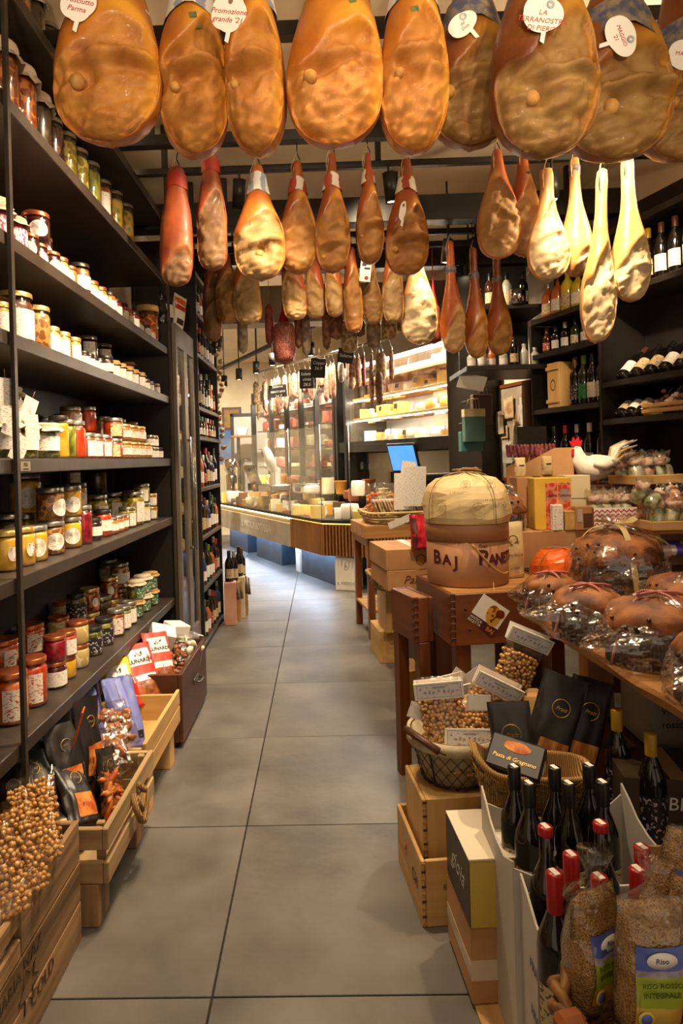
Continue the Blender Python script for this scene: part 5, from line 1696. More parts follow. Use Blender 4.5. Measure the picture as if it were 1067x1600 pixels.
# till screen
p = Vector((.83, 6.62, .737))
t = thing('till_screen', p, .5, 'black till with a blue lit screen behind the wafer basket', 'till')
ob('stand', lathe([(.1, 0), (.1, .015), (.025, .03), (.025, .5), (0, .5)], 14), BLACK, t)
b_ = box('monitor', (.03, .34, .30), BLACK, t, (0, .02, .63), (0, -.35, .35), .01)
box('screen', (.004, .30, .26), mat('blue_screen', '4a90f0', None, emit=1.2), b_, (-.0165, 0, 0), bev=0)
t = thing('till_tray', (.98, 5.55, 1.06), .2, 'wide flat black till tray behind the paper-wrapped cake', 'till')
box('top', (.5, .3, .06), BLACK, t, (0, 0, .14), bev=.01)
box('pedestal', (.3, .2, 1.17), BLACK, t, (0, 0, -.475), bev=.01)

# floor stack under / before the far table
def carton(name, lo, size, mt, label, rz=0, cat='carton', lines=(), tape=True):
    t = thing(name, (lo[0], lo[1], lo[2]), rz, label, cat)
    x, y, z = size
    box('body', size, mt, t, (x / 2, y / 2, z / 2), bev=.002)
    for s, sz, px_, pz_, m_, sh_ in lines:
        text(s, sz, m_, t, (x * px_, -.0012, z * pz_), (PI / 2, 0, 0), sh_)
    if tape: box('tape', (.045, y + .002, .001), mat('tape', 'b8956a', None, rough=.3) if 'tape' not in bpy.data.materials else bpy.data.materials['tape'], t, (x / 2, y / 2, z + .0005), bev=0)
    return t


carton('wine_crate', (.355, 4.45, 0), (.24, .32, .215), PINE[1], 'pale pine wine crate on the floor beneath the far table', .12, 'crate', [('VINI', .03, .4, .6, STEN, 0)], False)
carton('wine_crate', (.40, 4.40, .216), (.22, .28, .30), PINE[2], 'upright pine crate stacked on the floor crate', .12, 'crate', tape=False)
basket('bread_basket', (.46, 4.42, .517), .12, .28, .24, .09, WK, 'brown woven basket with lace-tied packs below the far table')
for i, (dx, dy) in enumerate([(-.06, -.05), (.05, -.03), (0, .07)]):
    o = tag(box('lace_pack', (.09, .09, .07), mat('lace_pack_%d' % i, '4a3438', '8a7066', 20, .5), None, (.46 + dx, 4.42 + dy, .567 + .035), (.2, .2, i), .012), 'dark pack tied with white cord in the brown basket, %s' % ['left one', 'right one', 'rear one'][i], 'package')
    for k in range(3): ob('cord', tube([(.047 * math.cos(a), -.047 + .01 * math.sin(3 * a), .038 * math.sin(a)) for a in [j * .52 for j in range(13)]], .0025, 4), WHITE, o, (0, 0, 0), (0, k, k * 1.2))
carton('dark_support', (.45, 3.42, .0), (.2, .34, .70), DARKWOOD[2], 'dark wooden support under the stacked cake cartons', TRZ, 'stand', tape=False)
carton('yellow_carton', (.385, 3.16, 0), (.07, .2, .36), mat('yellow_pack', 'b08818', 'c89c28', 5, .5), 'yellow carton standing on the floor behind the table legs', .1)
carton('panettone_carton', (.317, 3.362, .702), (.34, .38, .10), KRAFT, 'flat brown carton printed Panettone in script', TRZ, lines=[('Panettone', .06, .6, .5, mat('brown_print', '6a3418', None), .35)])
c3 = carton('panettone_carton', (.312, 3.364, .804), (.345, .38, .105), KRAFT, 'brown carton with a round crest on top of the stack', TRZ)
ob('crest', lathe([(.022, 0), (.026, 0), (.026, .001)], 18), bpy.data.materials['brown_print'], c3, (.18, -.001, .05), (PI / 2, 0, 0))
t, P = bag('heart_bag', (.50, 3.38, .912), (0, 0, .1), .13, .17, .07, mat('red_foil', 'b01420', 'd02838', 8, .25), 'red bag with a heart print beside the wrapped cake', 'bag', [('side_panel', -.95, -.5, .02, .9, mat('brown_foil', '5a3028', None, rough=.4))], seed=41, cr=.012)


# ------------------------------------------------------------------ two box tables
def box_table(name, loc, rz, W, L, z0, z1, label, legs):
    t = thing(name, loc, rz, label, 'table')
    bx0('side_board', (0, 0, z0), (.018, L, z1), REDWOOD, t)
    bx0('side_board', (W - .018, 0, z0), (W, L, z1), REDWOOD, t)
    bx0('front_board', (.019, 0, z0), (W - .019, .018, z1), REDWOOD, t)
    bx0('back_board', (.019, L - .018, z0), (W - .019, L, z1), REDWOOD, t)
    bx0('top_board', (.019, .019, z1 - .015), (W - .019, L - .019, z1 - .001), OAK, t)
    k = int((z1 - z0) / .028)
    for i in range(k):   # dovetail ends along the near left corner
        z = z0 + (i + .5) * (z1 - z0) / k
        box('dovetail', (.004, .02, .013), DARKWOOD, t, (-.0005, .01, z), bev=.001)
        box('dovetail', (.02, .004, .011), DARKWOOD, t, (.01, -.0005, z + .012), bev=.001)
    for x, y, w_ in legs: bx0('leg', (x, y, 0), (x + w_, y + w_, z0 - .001), REDWOOD, t)
    return t


box_table('box_table', (.36, 2.72, 0), .30, .085, .23, .616, .80, 'narrow stained wooden box on legs left of the cake box stand', [(.0, .17, .05), (.02, .0, .05)])
b2 = box_table('box_table', (.482, 2.58, 0), TRZ, .50, .46, .64, .84, 'stained wooden box table with dovetailed corner under the round cake box', [(.03, .03, .06), (.0, .38, .06), (.42, .03, .06), (.42, .38, .06)])
# small dark rivets
for x, z in ((.06, .78), (.075, .70)): ob('rivet', lathe([(0, 0), (.006, .001), (0, .003)], 8), BLACK, b2, (x, -.002, z), (PI / 2, 0, 0))
# round cake box
HB2 = mat('hat_box', '9c6a44', 'a6744e', 4, .6)
t = thing('round_cake_box', (.612, 2.86, .842), .05, 'round tan cake box with large maroon lettering and cord handle', 'box')
ob('body', lathe([(0, 0), (.168, 0), (.17, .003), (.17, .20), (0, .2)], 40), HB2, t)
ob('lid', lathe([(.172, .185), (.1745, .185), (.1745, .25), (.172, .253), (0, .253)], 40), HB2, t)
MAR = mat('maroon_print', '4a1420', None, rough=.6)


def around(s, r, ang0, z, size, parent, mt, bold=.001):
    """lettering wrapped on a cylinder, one glyph block per word"""
    o = text(s, size, mt, parent, (0, 0, z), (PI / 2, 0, ang0), 0, bold, bend=r)
    return o


for ch, an, z, sz in [('B', -1.05, .115, .078), ('A', -.76, .108, .056), ('J', -.52, .10, .064), ('P', .12, .118, .084), ('A', .36, .108, .058), ('N', .58, .11, .058), ('E', .78, .11, .058), ('T', .95, .112, .06), ('T', 1.12, .112, .06), ('O', 1.3, .11, .058)]:
    a = -PI / 2 + an
    text(ch, sz, MAR, t, (.1708 * math.cos(a), .1708 * math.sin(a), z), (PI / 2, 0, a + PI / 2), 0, .0022)
text('Gran', .018, MAR, t, (.171 * math.cos(-PI / 2 + .12), .171 * math.sin(-PI / 2 + .12), .167), (PI / 2, 0, .12))
cp = []
for k in range(15):
    s = k / 14
    a = -PI / 2 - .14 + 1.0 * s
    cp.append((.178 * math.cos(a), .178 * math.sin(a), .175 - .145 * math.sin(PI * s * .5) + .02 * s * s))
ob('cord_handle', tube(cp, .0045, 7), mat('gold_cord', 'c0984c', '8a6a2c', 90, .6, kind='wave'), t)
tg = thing('swing_tag', (.665, 2.60, .80), .0, 'diamond-hung white and maroon tag with a cake picture', 'tag', rot=(0.05, .62, .12))
box('card', (.125, .0015, .125), PAPER, tg, (0, 0, -.06), bev=0)
box('maroon_band', (.125, .0016, .038), MAR, tg, (0, -.0004, -.1035), bev=0)
ob('cake_picture', prism([(.03 * math.cos(a) - .008, .042 * math.sin(a) - .052) for a in [k * .4 for k in range(16)]], .001), mat('cake_print', 'd89a2c', '8a4a14', 60, .6, lo=.55, hi=.6), tg, (0, -.0012, 0), (0, -.5, 0))
ob('rose_picture', prism(clover(.036, .034, 16), .001), mat('rose_print', '7a2018', None), tg, (.038, -.0012, -.03))
ob('stem_picture', prism([(.03, -.04), (.034, -.04), (.026, -.078), (.014, -.07), (.022, -.06)], .001), mat('stem_print', '3a5a2a', None), tg, (0, -.0012, 0))
text('ANTICA', .015, PAPER, tg, (-.033, -.0022, -.096))
text('RICETTA', .015, PAPER, tg, (-.033, -.0022, -.110))
text('BAJ', .024, mat('orange_print', 'e08a2c', None), tg, (.038, -.0022, -.104))
ob('string', tube([(0, 0, 0), (-.02, .03, .03), (-.03, .06, .06)], .0015, 5), STRING, tg)


# ------------------------------------------------------------------ wrapped cakes
def wrapped_mesh(r, h, seed, fac=9, pw=.5):
    """paper parcel: broad faceted dome"""
    v, f = [], []
    N, M_ = 20, 8
    for j in range(M_ + 1):
        t_ = j / M_
        z = h * t_
        q = (1 - t_ ** 3.6) ** (pw * .72) * (1 - .06 * (t_ < .05))
        for i in range(N):
            a = 2 * PI * i / N
            fc = 1 + .03 * abs(math.cos(fac * a / 2)) + .07 * noise.noise(Vector((math.cos(a) * 2, math.sin(a) * 2, t_ * 3 + seed)))
            x = r * q * fc
            v.append((x * math.cos(a), x * math.sin(a), z + .016 * (j > 0) * noise.noise(Vector((math.cos(a) * 4, math.sin(a) * 4, seed + t_ * 4)))))
    for j in range(M_):
        for i in range(N):
            f.append((j * N + i, j * N + (i + 1) % N, (j + 1) * N + (i + 1) % N, (j + 1) * N + i))
    f.append(tuple(range(N))[::-1])
    f.append(tuple(M_ * N + i for i in range(N)))
    return mesh('parcel', v, f, False)


def ribbon_over(r, h, ang_, pw=.5, w_=.004, off=.004):
    pts = []
    for k in range(25):
        s = -1 + 2 * k / 24
        t_ = (1 - abs(s) ** 2.0)
        q = (1 - min(.999, t_) ** 3.6) ** (pw * .72)
        x = math.copysign((r * q + off) * 1.04, s)
        pts.append((x * math.cos(ang_), x * math.sin(ang_), h * t_ + off))
    return tube(pts, w_, 6)


PAR = mat('parchment', 'c8ac78', 'd6be8e', 4, .6, bump=.15)
PRT = mat('parcel_print', '8a7a54', None, rough=.7)


def crest_on(t, r, h, pw, an, z, size, mt):
    q = (1 - (z / h) ** 3.6) ** (pw * .72)
    a = -PI / 2 + an
    rr_ = r * q * 1.035 + .004
    c = ob('printed_crest', lathe([(size * .93, 0), (size, 0), (size, .0005)], 18), mt, t, (rr_ * math.cos(a), rr_ * math.sin(a), z), (PI / 2 - .25 - z / h * .4, 0, a + PI / 2))
    text('**', size * .9, mt, c, (0, -size * .1, .001), (0, 0, 0))
    text('oOo', size * .6, mt, c, (0, size * .4, .001), (0, 0, 0))


t = thing('wrapped_cake', (.612, 2.86, 1.097), 0, 'large cream paper-wrapped cake with printed crests on the round box', 'cake')
ob('paper', wrapped_mesh(.185, .205, 3, 7, .55), PAR, t)
for an in (-.75, .05, .72): crest_on(t, .185, .205, .55, an, .065, .026, PRT)
for an in (-.2, .5): crest_on(t, .185, .205, .55, an, .16, .02, PRT)
for s, an, z in (('La pasticceria', .42, .10), ('L\'Antica', -.4, .13)):
    a = -PI / 2 + an
    text(s, .017, PRT, t, (.195 * math.cos(a) * .98, .195 * math.sin(a) * .98, z), (PI / 2 - .35, 0, a + PI / 2), .3)
ob('string', ribbon_over(.185, .205, .5, .55, .0022), STRING, t)
ob('string', ribbon_over(.185, .205, 2.0, .55, .0022), STRING, t)
ob('bow', tube([(-.03, 0, .21), (-.01, -.02, .225), (.03, -.01, .222), (.05, .02, .225), (.07, 0, .214), (.02, .01, .222), (-.05, .015, .218)], .004, 6), STRING, t)
fl_ = [(-.02, -.192, .0), (-.03, -.19, .0), (-.16, -.12, .13), (-.155, -.115, .145)]

t = thing('orange_parcel', (1.02, 2.86, .842), .3, 'shiny orange paper-wrapped cake tied with string', 'cake')
ob('paper', wrapped_mesh(.135, .125, 8, 5, .5), mat('orange_foil', 'c84a08', 'e0641c', 4, .25, coat=.3), t)
ob('string', ribbon_over(.135, .125, .2, .5, .002), STRING, t)
ob('string', ribbon_over(.135, .125, 1.8, .5, .002), STRING, t)
crest_on(t, .135, .125, .5, .0, .06, .018, mat('pale_orange_print', 'e8a468', None))

# support counter, risers
sc_ = thing('back_counter', (1.02, 2.54, 0), 0, 'stained wooden counter behind the cakes on the right', 'counter')
bx0('top', (0, 0, .80), (.78, .92, .84), REDWOOD, sc_)
bx0('front_panel', (.02, .03, .45), (.76, .05, .799), REDWOOD, sc_)
for x in (.02, .69):
    for y in (.06, .83): bx0('leg', (x, y, 0), (x + .06, y + .06, .799), REDWOOD, sc_)
carton('riser_carton', (.86, 3.12, .842), (.36, .36, .17), KRAFT, 'brown carton riser under the boxed sweets', .0)
carton('riser_carton', (1.23, 3.10, .842), (.5, .34, .17), KRAFT, 'long brown carton riser under the chevron basket', .0)
t = thing('support_stand', (.86, 3.12, 0), 0, 'dark wooden stand below the carton riser', 'stand')
bx0('top', (0, 0, .80), (.155, .36, .84), DARKWOOD, t)
bx0('panel', (.01, .01, 0), (.145, .03, .799), DARKWOOD, t)
bx0('panel', (.01, .33, 0), (.145, .35, .799), DARKWOOD, t)
bt = thing('back_table', (1.05, 3.5, 0), 0, 'dark table behind the risers carrying the rooster', 'table')
bx0('top', (0, 0, 1.17), (.72, .42, 1.2), DARKWOOD, bt)
for x in (.02, .65):
    for y in (.02, .36): bx0('leg', (x, y, 0), (x + .05, y + .05, 1.169), DARKWOOD, bt)

# paper bag with crest
t = thing('paper_carrier', (.80, 2.92, .842), .2, 'cream paper bag with a brown crest behind the round cake box', 'bag')
P = Pouch(.15, .24, .09, 51, .006, .03, 8)
ob('paper', P.body(), PAR, t)
for z, s in ((.62, '** **'), (.42, 'Antico Sapore'), (.15, '** **')):
    q = P.S(.1, z, -1, .002)
    text(s, .03 if '*' in s else .014, bpy.data.materials['brown_print'], t, q)
ob('crest', lathe([(.018, 0), (.022, 0), (.022, .001)], 16), bpy.data.materials['brown_print'], t, P.S(.1, .68, -1, .003), (PI / 2, 0, 0))


# ------------------------------------------------------------------ cakes in cellophane
CAKE = mat('cake_crust', '4a220b', 'a5652a', 16, .65, bump=1., bs=38, detail=9, lo=.3, hi=.7)
CASE = mat('cake_case', '2c180e', '40261a', 40, .6, kind='wave', bump=.5)
RIB = mat('cream_ribbon', 'b8a070', None, rough=.35)
TWRED = mat('red_white_twine', '8a1018', 'c08a80', 120, .7, kind='wave', lo=.4, hi=.6)
RAISIN = mat('raisin', '2a140c', None, rough=.4)


def cello(r, h, seed, spike=None, top=True):
    v, f = [], []
    N, M_ = 48, 22
    for j in range(M_ + 1):
        t_ = j / M_
        if top and t_ > .8:
            s = (t_ - .8) / .2
            q = .10 + .28 * s * s if s > .25 else (1 - s * 4) * .55 + .1
            z = h * (1.0 + .28 * s)
        else:
            tt = t_ / (.8 if top else 1)
            q = (1 - tt ** 3.2) ** .45 * .55 + .55 * (1 - tt ** 2) ** .5 if tt < 1 else .55
            q = min(1.08, q) if tt < .999 else (.65 if top else 0)
            z = h * 1.02 * tt
        for i in range(N):
            a = 2 * PI * i / N
            n1 = noise.noise(Vector((math.cos(a) * 2.2, math.sin(a) * 2.2, t_ * 3 + seed)))
            n2 = abs(noise.noise(Vector((math.cos(a) * 5, math.sin(a) * 5, t_ * 6 + seed * 2))))
            x = r * q * (1.06 + .06 * n1 + .11 * n2)
            p = Vector((x * math.cos(a), x * math.sin(a), max(0.002, z + .012 * n1 * (t_ > .05))))
            if spike:
                k = max(0, math.cos(a - spike[0])) ** 8 * math.exp(-((t_ - spike[1]) / .16) ** 2) * spike[2]
                p += Vector((math.cos(spike[0]), math.sin(spike[0]), .1)) * k
            v.append(p)
    for j in range(M_):
        for i in range(N):
            f.append((j * N + i, j * N + (i + 1) % N, (j + 1) * N + (i + 1) % N, (j + 1) * N + i))
    return mesh('cellophane', v, f, False)


def panettone(loc, r, h, label, seed=0, tie='twine', spike=None, top=False, rz=0, case=.55, ds=1.0):
    t = thing('panettone', loc, rz, label, 'cake')
    hc = h * case
    ob('paper_case', lathe([(0, 0), (r * .97, 0), (r * .97, hc), (r * .9, hc)], 32), CASE, t)
    v = lathe([(r * .93, hc - .005), (r * ds * .985, hc + .008), (r * ds, hc + (h - hc) * .2), (r * .97, hc + (h - hc) * .42), (r * .87, hc + (h - hc) * .66), (r * .66, hc + (h - hc) * .86), (r * .35, h * .985), (0, h)], 32)
    for q in v.vertices: q.co += Vector((1, 1, .6)) * (.016 * noise.noise(q.co * 16 + Vector((seed, 0, 0))))
    ob('crust', v, CAKE, t)
    rr = random.Random(seed)
    for k in range(7):
        a = rr.uniform(-PI, 0)
        z_ = rr.uniform(.15, .7)
        q = r * (1.04 - .45 * z_ ** 2.2)
        ob('raisin', KNOB, RAISIN, t, (q * math.cos(a), q * math.sin(a), hc + (h - hc) * z_), (rr.uniform(0, 3), rr.uniform(0, 3), 0), .3)
    ob('cellophane', cello(r, h, seed, spike, top), CELLO, t)
    if tie == 'twine':
        for an in (.3, 1.9):
            pts = []
            for k in range(31):
                s = -1 + 2 * k / 30
                zt = 1 - abs(s) ** 3
                pts.append((r * 1.14 * s * math.cos(an), r * 1.14 * s * math.sin(an), max(.004, h * 1.07 * (zt if abs(s) < .97 else .02))))
            ob('twine', tube(pts, .0042, 6), TWRED, t)
        ob('bow', tube([(0, 0, h * 1.07), (-.04, -.03, h * 1.1), (-.06, -.02, h * 1.05), (-.01, 0, h * 1.08), (.04, -.03, h * 1.1), (.07, -.01, h * 1.03), (.01, .01, h * 1.08)], .0035, 6), TWRED, t)
    elif tie == 'ribbon':
        for an in (-1.62, -.2):
            pts = []
            for k in range(31):
                s = -1 + 2 * k / 30
                zt = 1 - abs(s) ** 3.5
                pts.append(Vector((r * 1.17 * s * math.cos(an), r * 1.17 * s * math.sin(an), max(.004, h * 1.1 * (zt if abs(s) < .97 else .02)))))
            vv, ff = [], []
            sd = Vector((-math.sin(an), math.cos(an), 0)) * .011
            for p in pts: vv += [p - sd, p + sd]
            ff = [(2 * k, 2 * k + 1, 2 * k + 3, 2 * k + 2) for k in range(30)]
            ob('ribbon', mesh('ribbon', vv, ff, True), RIB, t)
        for k in range(4):
            a = k * 1.6 + .3
            p0_, p1_ = Vector((0, 0, h * 1.12)), Vector((.1 * math.cos(a), .1 * math.sin(a), h * 1.2))
            sd = Vector((-math.sin(a), math.cos(a), .4)) * .014
            ob('bow', mesh('bow', [p0_ - sd * .4, p0_ + sd * .4, p1_ + sd, p1_ - sd], [(0, 1, 2, 3)]), RIB, t)
    return t


panettone((1.165, 2.68, .842), .168, .22, 'largest cellophane-wrapped panettone with cream ribbon at the back', 1, 'ribbon', (0.1, .55, .05), True, case=.45)
TT = .80
panettone((.805, 2.40, TT + .002), .095, .14, 'small wrapped panettone with red twine at the table corner', 2, 'twine', (PI * .95, .5, .05))
panettone((.825, 2.11, TT + .002), .112, .15, 'wrapped panettone with red twine, second along the table edge', 3, 'twine', (PI * 1.05, .45, .10))
panettone((.905, 1.84, TT + .002), .135, .175, 'wrapped golden panettone with red twine in the middle of the table', 4, 'twine', (PI * 1.1, .3, .09))
panettone((.91, 1.535, TT + .002), .112, .165, 'wrapped panettone nearest the camera at the right edge', 5, 'twine', (PI * 1.15, .3, .05))
panettone((1.2, 2.25, TT + .002), .12, .16, 'wrapped panettone half hidden behind the golden one', 6, None, (PI * .6, .6, .06))
panettone((.90, 3.20, 1.014), .062, .17, 'small tall wrapped cake beside the red and yellow boxes', 7, None, None, True, case=.45, ds=1.2)

# live edge table
v, f = [], []
NL = 24
for i in range(NL + 1):
    y = 1.1 + (2.5 - 1.1) * i / NL
    x = .815 - .074 * (y - 1.1) / 1.4 + .02 * noise.noise(Vector((y * 4, 3, 0))) + .012 * noise.noise(Vector((y * 11, 7, 0)))
    for dx, z in ((.0, TT), (-.006 + .004 * math.sin(i), TT - .012), (.004, TT - .034), (.03, TT - .052)): v.append((x + dx, y, z))
    for dx, z in ((0, TT - .052), (0, TT)): v.append((1.72, y, z))
for i in range(NL):
    for k in range(6): f.append((i * 6 + k, i * 6 + (k + 1) % 6, (i + 1) * 6 + (k + 1) % 6, (i + 1) * 6 + k))
f += [tuple(range(6))[::-1], tuple(NL * 6 + k for k in range(6))]
lt = thing('live_edge_table', (0, 0, 0), 0, 'rustic live-edge wooden table holding the wrapped panettoni', 'table')
ob('tabletop', mesh('slabtop', [(a, b, c) for a, b, c in v], f), RUSTIC[1], lt)
for x, y in ((.90, 2.32), (1.6, 2.36), (1.6, 1.2), (.98, 1.13)): bx0('leg', (x, y, 0), (x + .09, y + .08, TT - .053), OAK, lt)
bx0('rail', (.92, 2.36, .40), (1.6, 2.38, .47), OAK, lt)
bx0('lower_shelf', (.95, 1.22, .44), (1.66, 2.35, .46), DARKWOOD, lt)
GREYB = mat('grey_carton', '7a7066', '8a8074', 4, .7)
carton('wine_carton', (.98, 2.05, .462), (.17, .2, .2), GREYB, 'pale grey wine carton on the shelf under the live-edge table, left', 0, lines=[('vino', .04, .4, .6, INK, 0), ('rosso', .03, .4, .38, INK, 0)])
carton('wine_carton', (1.16, 2.02, .462), (.26, .2, .19), GREYB, 'pale grey wine carton on the shelf under the live-edge table, right', 0)
DKC = mat('dark_carton', '3a2a1c', '46341f', 5, .6)
carton('beer_carton', (.80, 1.83, .0), (.28, .2, .49), DKC, 'dark brown carton with white block letters beneath the live-edge table', -.15, lines=[('BABI', .05, .35, .86, PAPER, .1)])
carton('beer_carton', (1.0, 1.72, .0), (.3, .25, .43), DKC, 'dark picture carton lettered B at the right under the table', -.5, lines=[('B', .07, .35, .75, PAPER, 0)])
carton('blue_carton', (1.12, 1.75, .462), (.35, .2, .13), mat('blue_card', '14427a', '1c5292', 4, .5), 'blue carton lying on the shelf under the table', -.4)

# ------------------------------------------------------------------ sweets and boxes on the risers
def gift(name, lo, size, mt, label, rz=0, face=None, lines=()):
    t = thing(name, lo, rz, label, 'box')
    x, y, z = size
    box('body', size, mt, t, (x / 2, y / 2, z / 2), bev=.003)
    for nm, a, b, c, d_, m_ in (face or []):
        bx0(nm, (x * a, -.0015, z * c), (x * b, 0, z * d_), m_, t, 0)
    for s, sz, px_, pz_, m_ in lines: text(s, sz, m_, t, (x * px_, -.0025, z * pz_))
    return t


YEL = mat('yellow_card', 'd8a828', 'e0b844', 5, .5)
REDP = mat('red_pattern', 'c03a20', 'd88060', 40, .5, kind='voronoi')
GRP = mat('grey_oval', 'b0a49c', None)
gift('sweet_box', (1.0, 3.16, 1.014), (.17, .12, .245), YEL, 'yellow sweet box with red ornamental panels on the left riser', -.05, [('red_panel', .3, .62, .0, .9, REDP), ('red_panel', .64, .96, .0, .9, REDP), ('oval_label', .36, .58, .55, .78, GRP), ('oval_label', .69, .93, .55, .78, GRP)], [('Leone', .02, .46, .66, INK), ('Torrone', .018, .81, .66, INK)])
gift('cream_box', (1.18, 3.25, 1.014), (.12, .1, .25), mat('cream_card', 'e2d2a8', None, rough=.5), 'tall cream box behind the yellow sweet box', 0, [('line_drawing', .1, .9, .3, .31, INKGREY), ('line_drawing', .1, .9, .55, .56, INKGREY)])
gift('tube_box', (1.07, 3.115, 1.014), (.05, .035, .12), LB['white'], 'small white torrone stick box before the yellow box', .1)
gift('tube_box', (1.125, 3.115, 1.014), (.05, .035, .09), mat('gold_box', 'b08a44', 'c8a25c', 20, .45), 'small gold box beside the white stick box', 0)
for i, (x, y) in enumerate(((.99, 3.34), (1.13, 3.36))):
    t, P = bag('white_sachet', (x, y, 1.262 if i == 0 else 1.266), (0, 0, .1), .055, .095, .04, PAR, 'white paper sachet standing above the sweet boxes, %s' % ('left' if i == 0 else 'right'), 'sachet', [('print', -.5, .5, .55, .62, INK)], seed=60 + i, cr=.003, fat=8, taper=.02)
gift('sachet_box', (.96, 3.30, 1.014), (.08, .13, .246), KRAFT, 'brown box behind the yellow sweet box carrying a sachet', 0)
gift('sachet_box', (1.09, 3.352, 1.014), (.085, .12, .25), KRAFT, 'second brown box behind the cream box carrying a sachet', 0)
# cardboard display with slanted top and garlic-red strings
t = thing('card_display', (1.06, 3.62, 1.202), 0, 'brown cardboard display with slanted sides holding red chilli strings', 'display')
pol = [(0, 0), (.3, 0), (.3, .20), (.20, .20), (0, .10)]
for y in (0, .22): ob('side', prism(pol, .006), KRAFT, t, (0, y, 0))
bx0('back', (.29, .004, 0), (.298, .216, .2), KRAFT, t)
bx0('floor', (.0, .004, .002), (.289, .216, .008), KRAFT, t)
CHIL = mat('chilli', '6a2428', '9a5a58', 60, .5)
for i in range(14):
    o = tag(ob('chilli_string', salami_mesh(.011, .075, i, .03, 8), CHIL, None, (1.055 + i * .02, 3.80, 1.375 + .035), (0, R.uniform(-.2, .2), 0)), 'bunch of dried red chillies above the cardboard display, %s from left' % ORD[i].replace('nearest', 'first'), 'chilli', 'dried chilli strings')
    o.location.z = 1.215 + .215
gift('chalk_card', (1.14, 3.88, 1.202), (.17, .012, .33), mat('slate_card', '2c2a26', None, rough=.7), 'dark slate card standing behind the chilli strings', .0)
# rooster
t = thing('rooster', (1.49, 3.62, 1.203), 0, 'white toy rooster with red comb and tan tail feathers on the back table', 'rooster')
FEA = mat('white_feathers', 'e4d8c4', 'f0e8d8', 20, .8, bump=.4)
TAN = mat('tan_feathers', 'b08a50', 'd8bc88', 24, .8)
sp_ = [(.10, 0, .115), (.07, 0, .105), (.02, 0, .09), (-.03, 0, .085), (-.075, 0, .10), (-.10, 0, .135), (-.105, 0, .165), (-.112, 0, .185), (-.125, 0, .195)]
ob('body', tube(sp_, 1, 16, rr=[.02, .045, .068, .074, .062, .042, .03, .027, .014]), FEA, t)
ob('beak', tube([(-.128, 0, .192), (-.15, 0, .182)], .006, 6, rr=[.008, .001]), mat('beak', 'c89a2c', None), t)
RC = mat('comb_red', 'b8141c', None, rough=.4)
ob('comb', prism([(-.14, .205), (-.152, .235), (-.135, .228), (-.13, .256), (-.115, .235), (-.1, .256), (-.095, .232), (-.08, .238), (-.09, .2)], .012), RC, t)
ob('wattle', prism([(-.14, .19), (-.122, .19), (-.11, .16), (-.124, .14), (-.142, .158)], .03), RC, t)
for s in (-1, 1): ob('eye', KNOB, INK, t, (-.118, s * .022, .197), (PI / 2, 0, 0), .15)
rr = random.Random(9)
for k in range(18):
    a = rr.uniform(.35, 1.35)
    L_ = rr.uniform(.14, .21)
    y = rr.uniform(-.03, .03)
    w_ = .014
    pts = [(.06, y, .10), (.06 + L_ * .5 * math.cos(a), y * 1.4, .10 + L_ * .62 * math.sin(a)), (.06 + L_ * math.cos(a * .8), y * 2, .10 + L_ * math.sin(a * .8))]
    ob('tail_feather', tube(pts, .01, 5, rr=[.008, .014, .003]), TAN if k % 3 else FEA, t, (0, 0, 0), (0, 0, 0), (1, 1, 1))
for s in (-1, 1):
    ob('wing', tube([(-.05, s * .066, .11), (.0, s * .078, .10), (.06, s * .06, .115), (.1, s * .04, .13)], .03, 8, rr=[.012, .03, .026, .006]), FEA, t)
    ob('leg', tube([(-.01, s * .025, .03), (-.012, s * .025, .0)], .006, 6), mat('leg_yellow_%d' % s, 'b08028', None), t)
# chevron basket and trays of cellophane bundles
CHV = mat('chevron_card', 'd8cfc4', 'a04030', 26, .6, kind='wave', st=(1, 1, 1.6), lo=.48, hi=.52, rnd=False)
t = thing('chevron_box', (1.26, 3.12, 1.014), 0, 'open gift box with red zigzag pattern full of wrapped sweets', 'box')
bx0('front', (0, 0, 0), (.2, .004, .10), PAPER, t, 0)
for zz_ in (.015, .035, .055, .075):
    up_ = [(k * .0125, zz_ + (.012 if k % 2 else 0)) for k in range(17)]
    ob('zigzag', prism(up_ + [(a, b + .006) for a, b in up_[::-1]], .001), REDINK, t, (0, -.0006, 0))
bx0('back', (0, .16, 0), (.2, .164, .10), PAPER, t, 0)
bx0('side', (.196, .005, 0), (.2, .159, .10), WK, t, 0)
bx0('side', (0, .005, 0), (.004, .159, .10), KRAFT, t, 0)
bx0('floor', (.005, .005, .002), (.195, .159, .006), KRAFT, t, 0)
gift('window_box', (1.17, 3.105, 1.014), (.08, .08, .11), KRAFT, 'brown box with a round window before the zigzag box', .1, [('round_window', .45, .98, .1, .7, mat('window_dark', '5a3018', None, rough=.3)), ('label', .1, .4, .35, .9, GRP)])
SW = [mat('sweet_%d' % i, a, b, 30, .5, kind='voronoi') for i, (a, b) in enumerate((('8a9a68', 'c8d0a8'), ('b06a4a', 'e0b898'), ('a8a878', 'd8d4b0')))]


RUF = mat('sweet_ruffle', 'a8806a', 'd0b8a4', 40, .5, kind='voronoi')


def bundle(loc, label, s=1., mi=0, tilt=(0, 0)):
    t = thing('sweet_bundle', loc, 0, label, 'sweets', 'cellophane bundles of sweets', (tilt[0], tilt[1], R.uniform(0, 6)))
    t.scale = (s, s, s)
    ob('filling', BUN[0], SW[mi], t)
    ob('ruffle', BUN[1], RUF, t)
    ob('cellophane', BUN[2], CELLO, t)
    return t


def lump_lathe(prof, n, amp, seed):
    me = lathe(prof, n)
    for q in me.vertices: q.co *= 1 + amp * noise.noise(q.co * 60 + Vector((seed, 0, 0)))
    return me


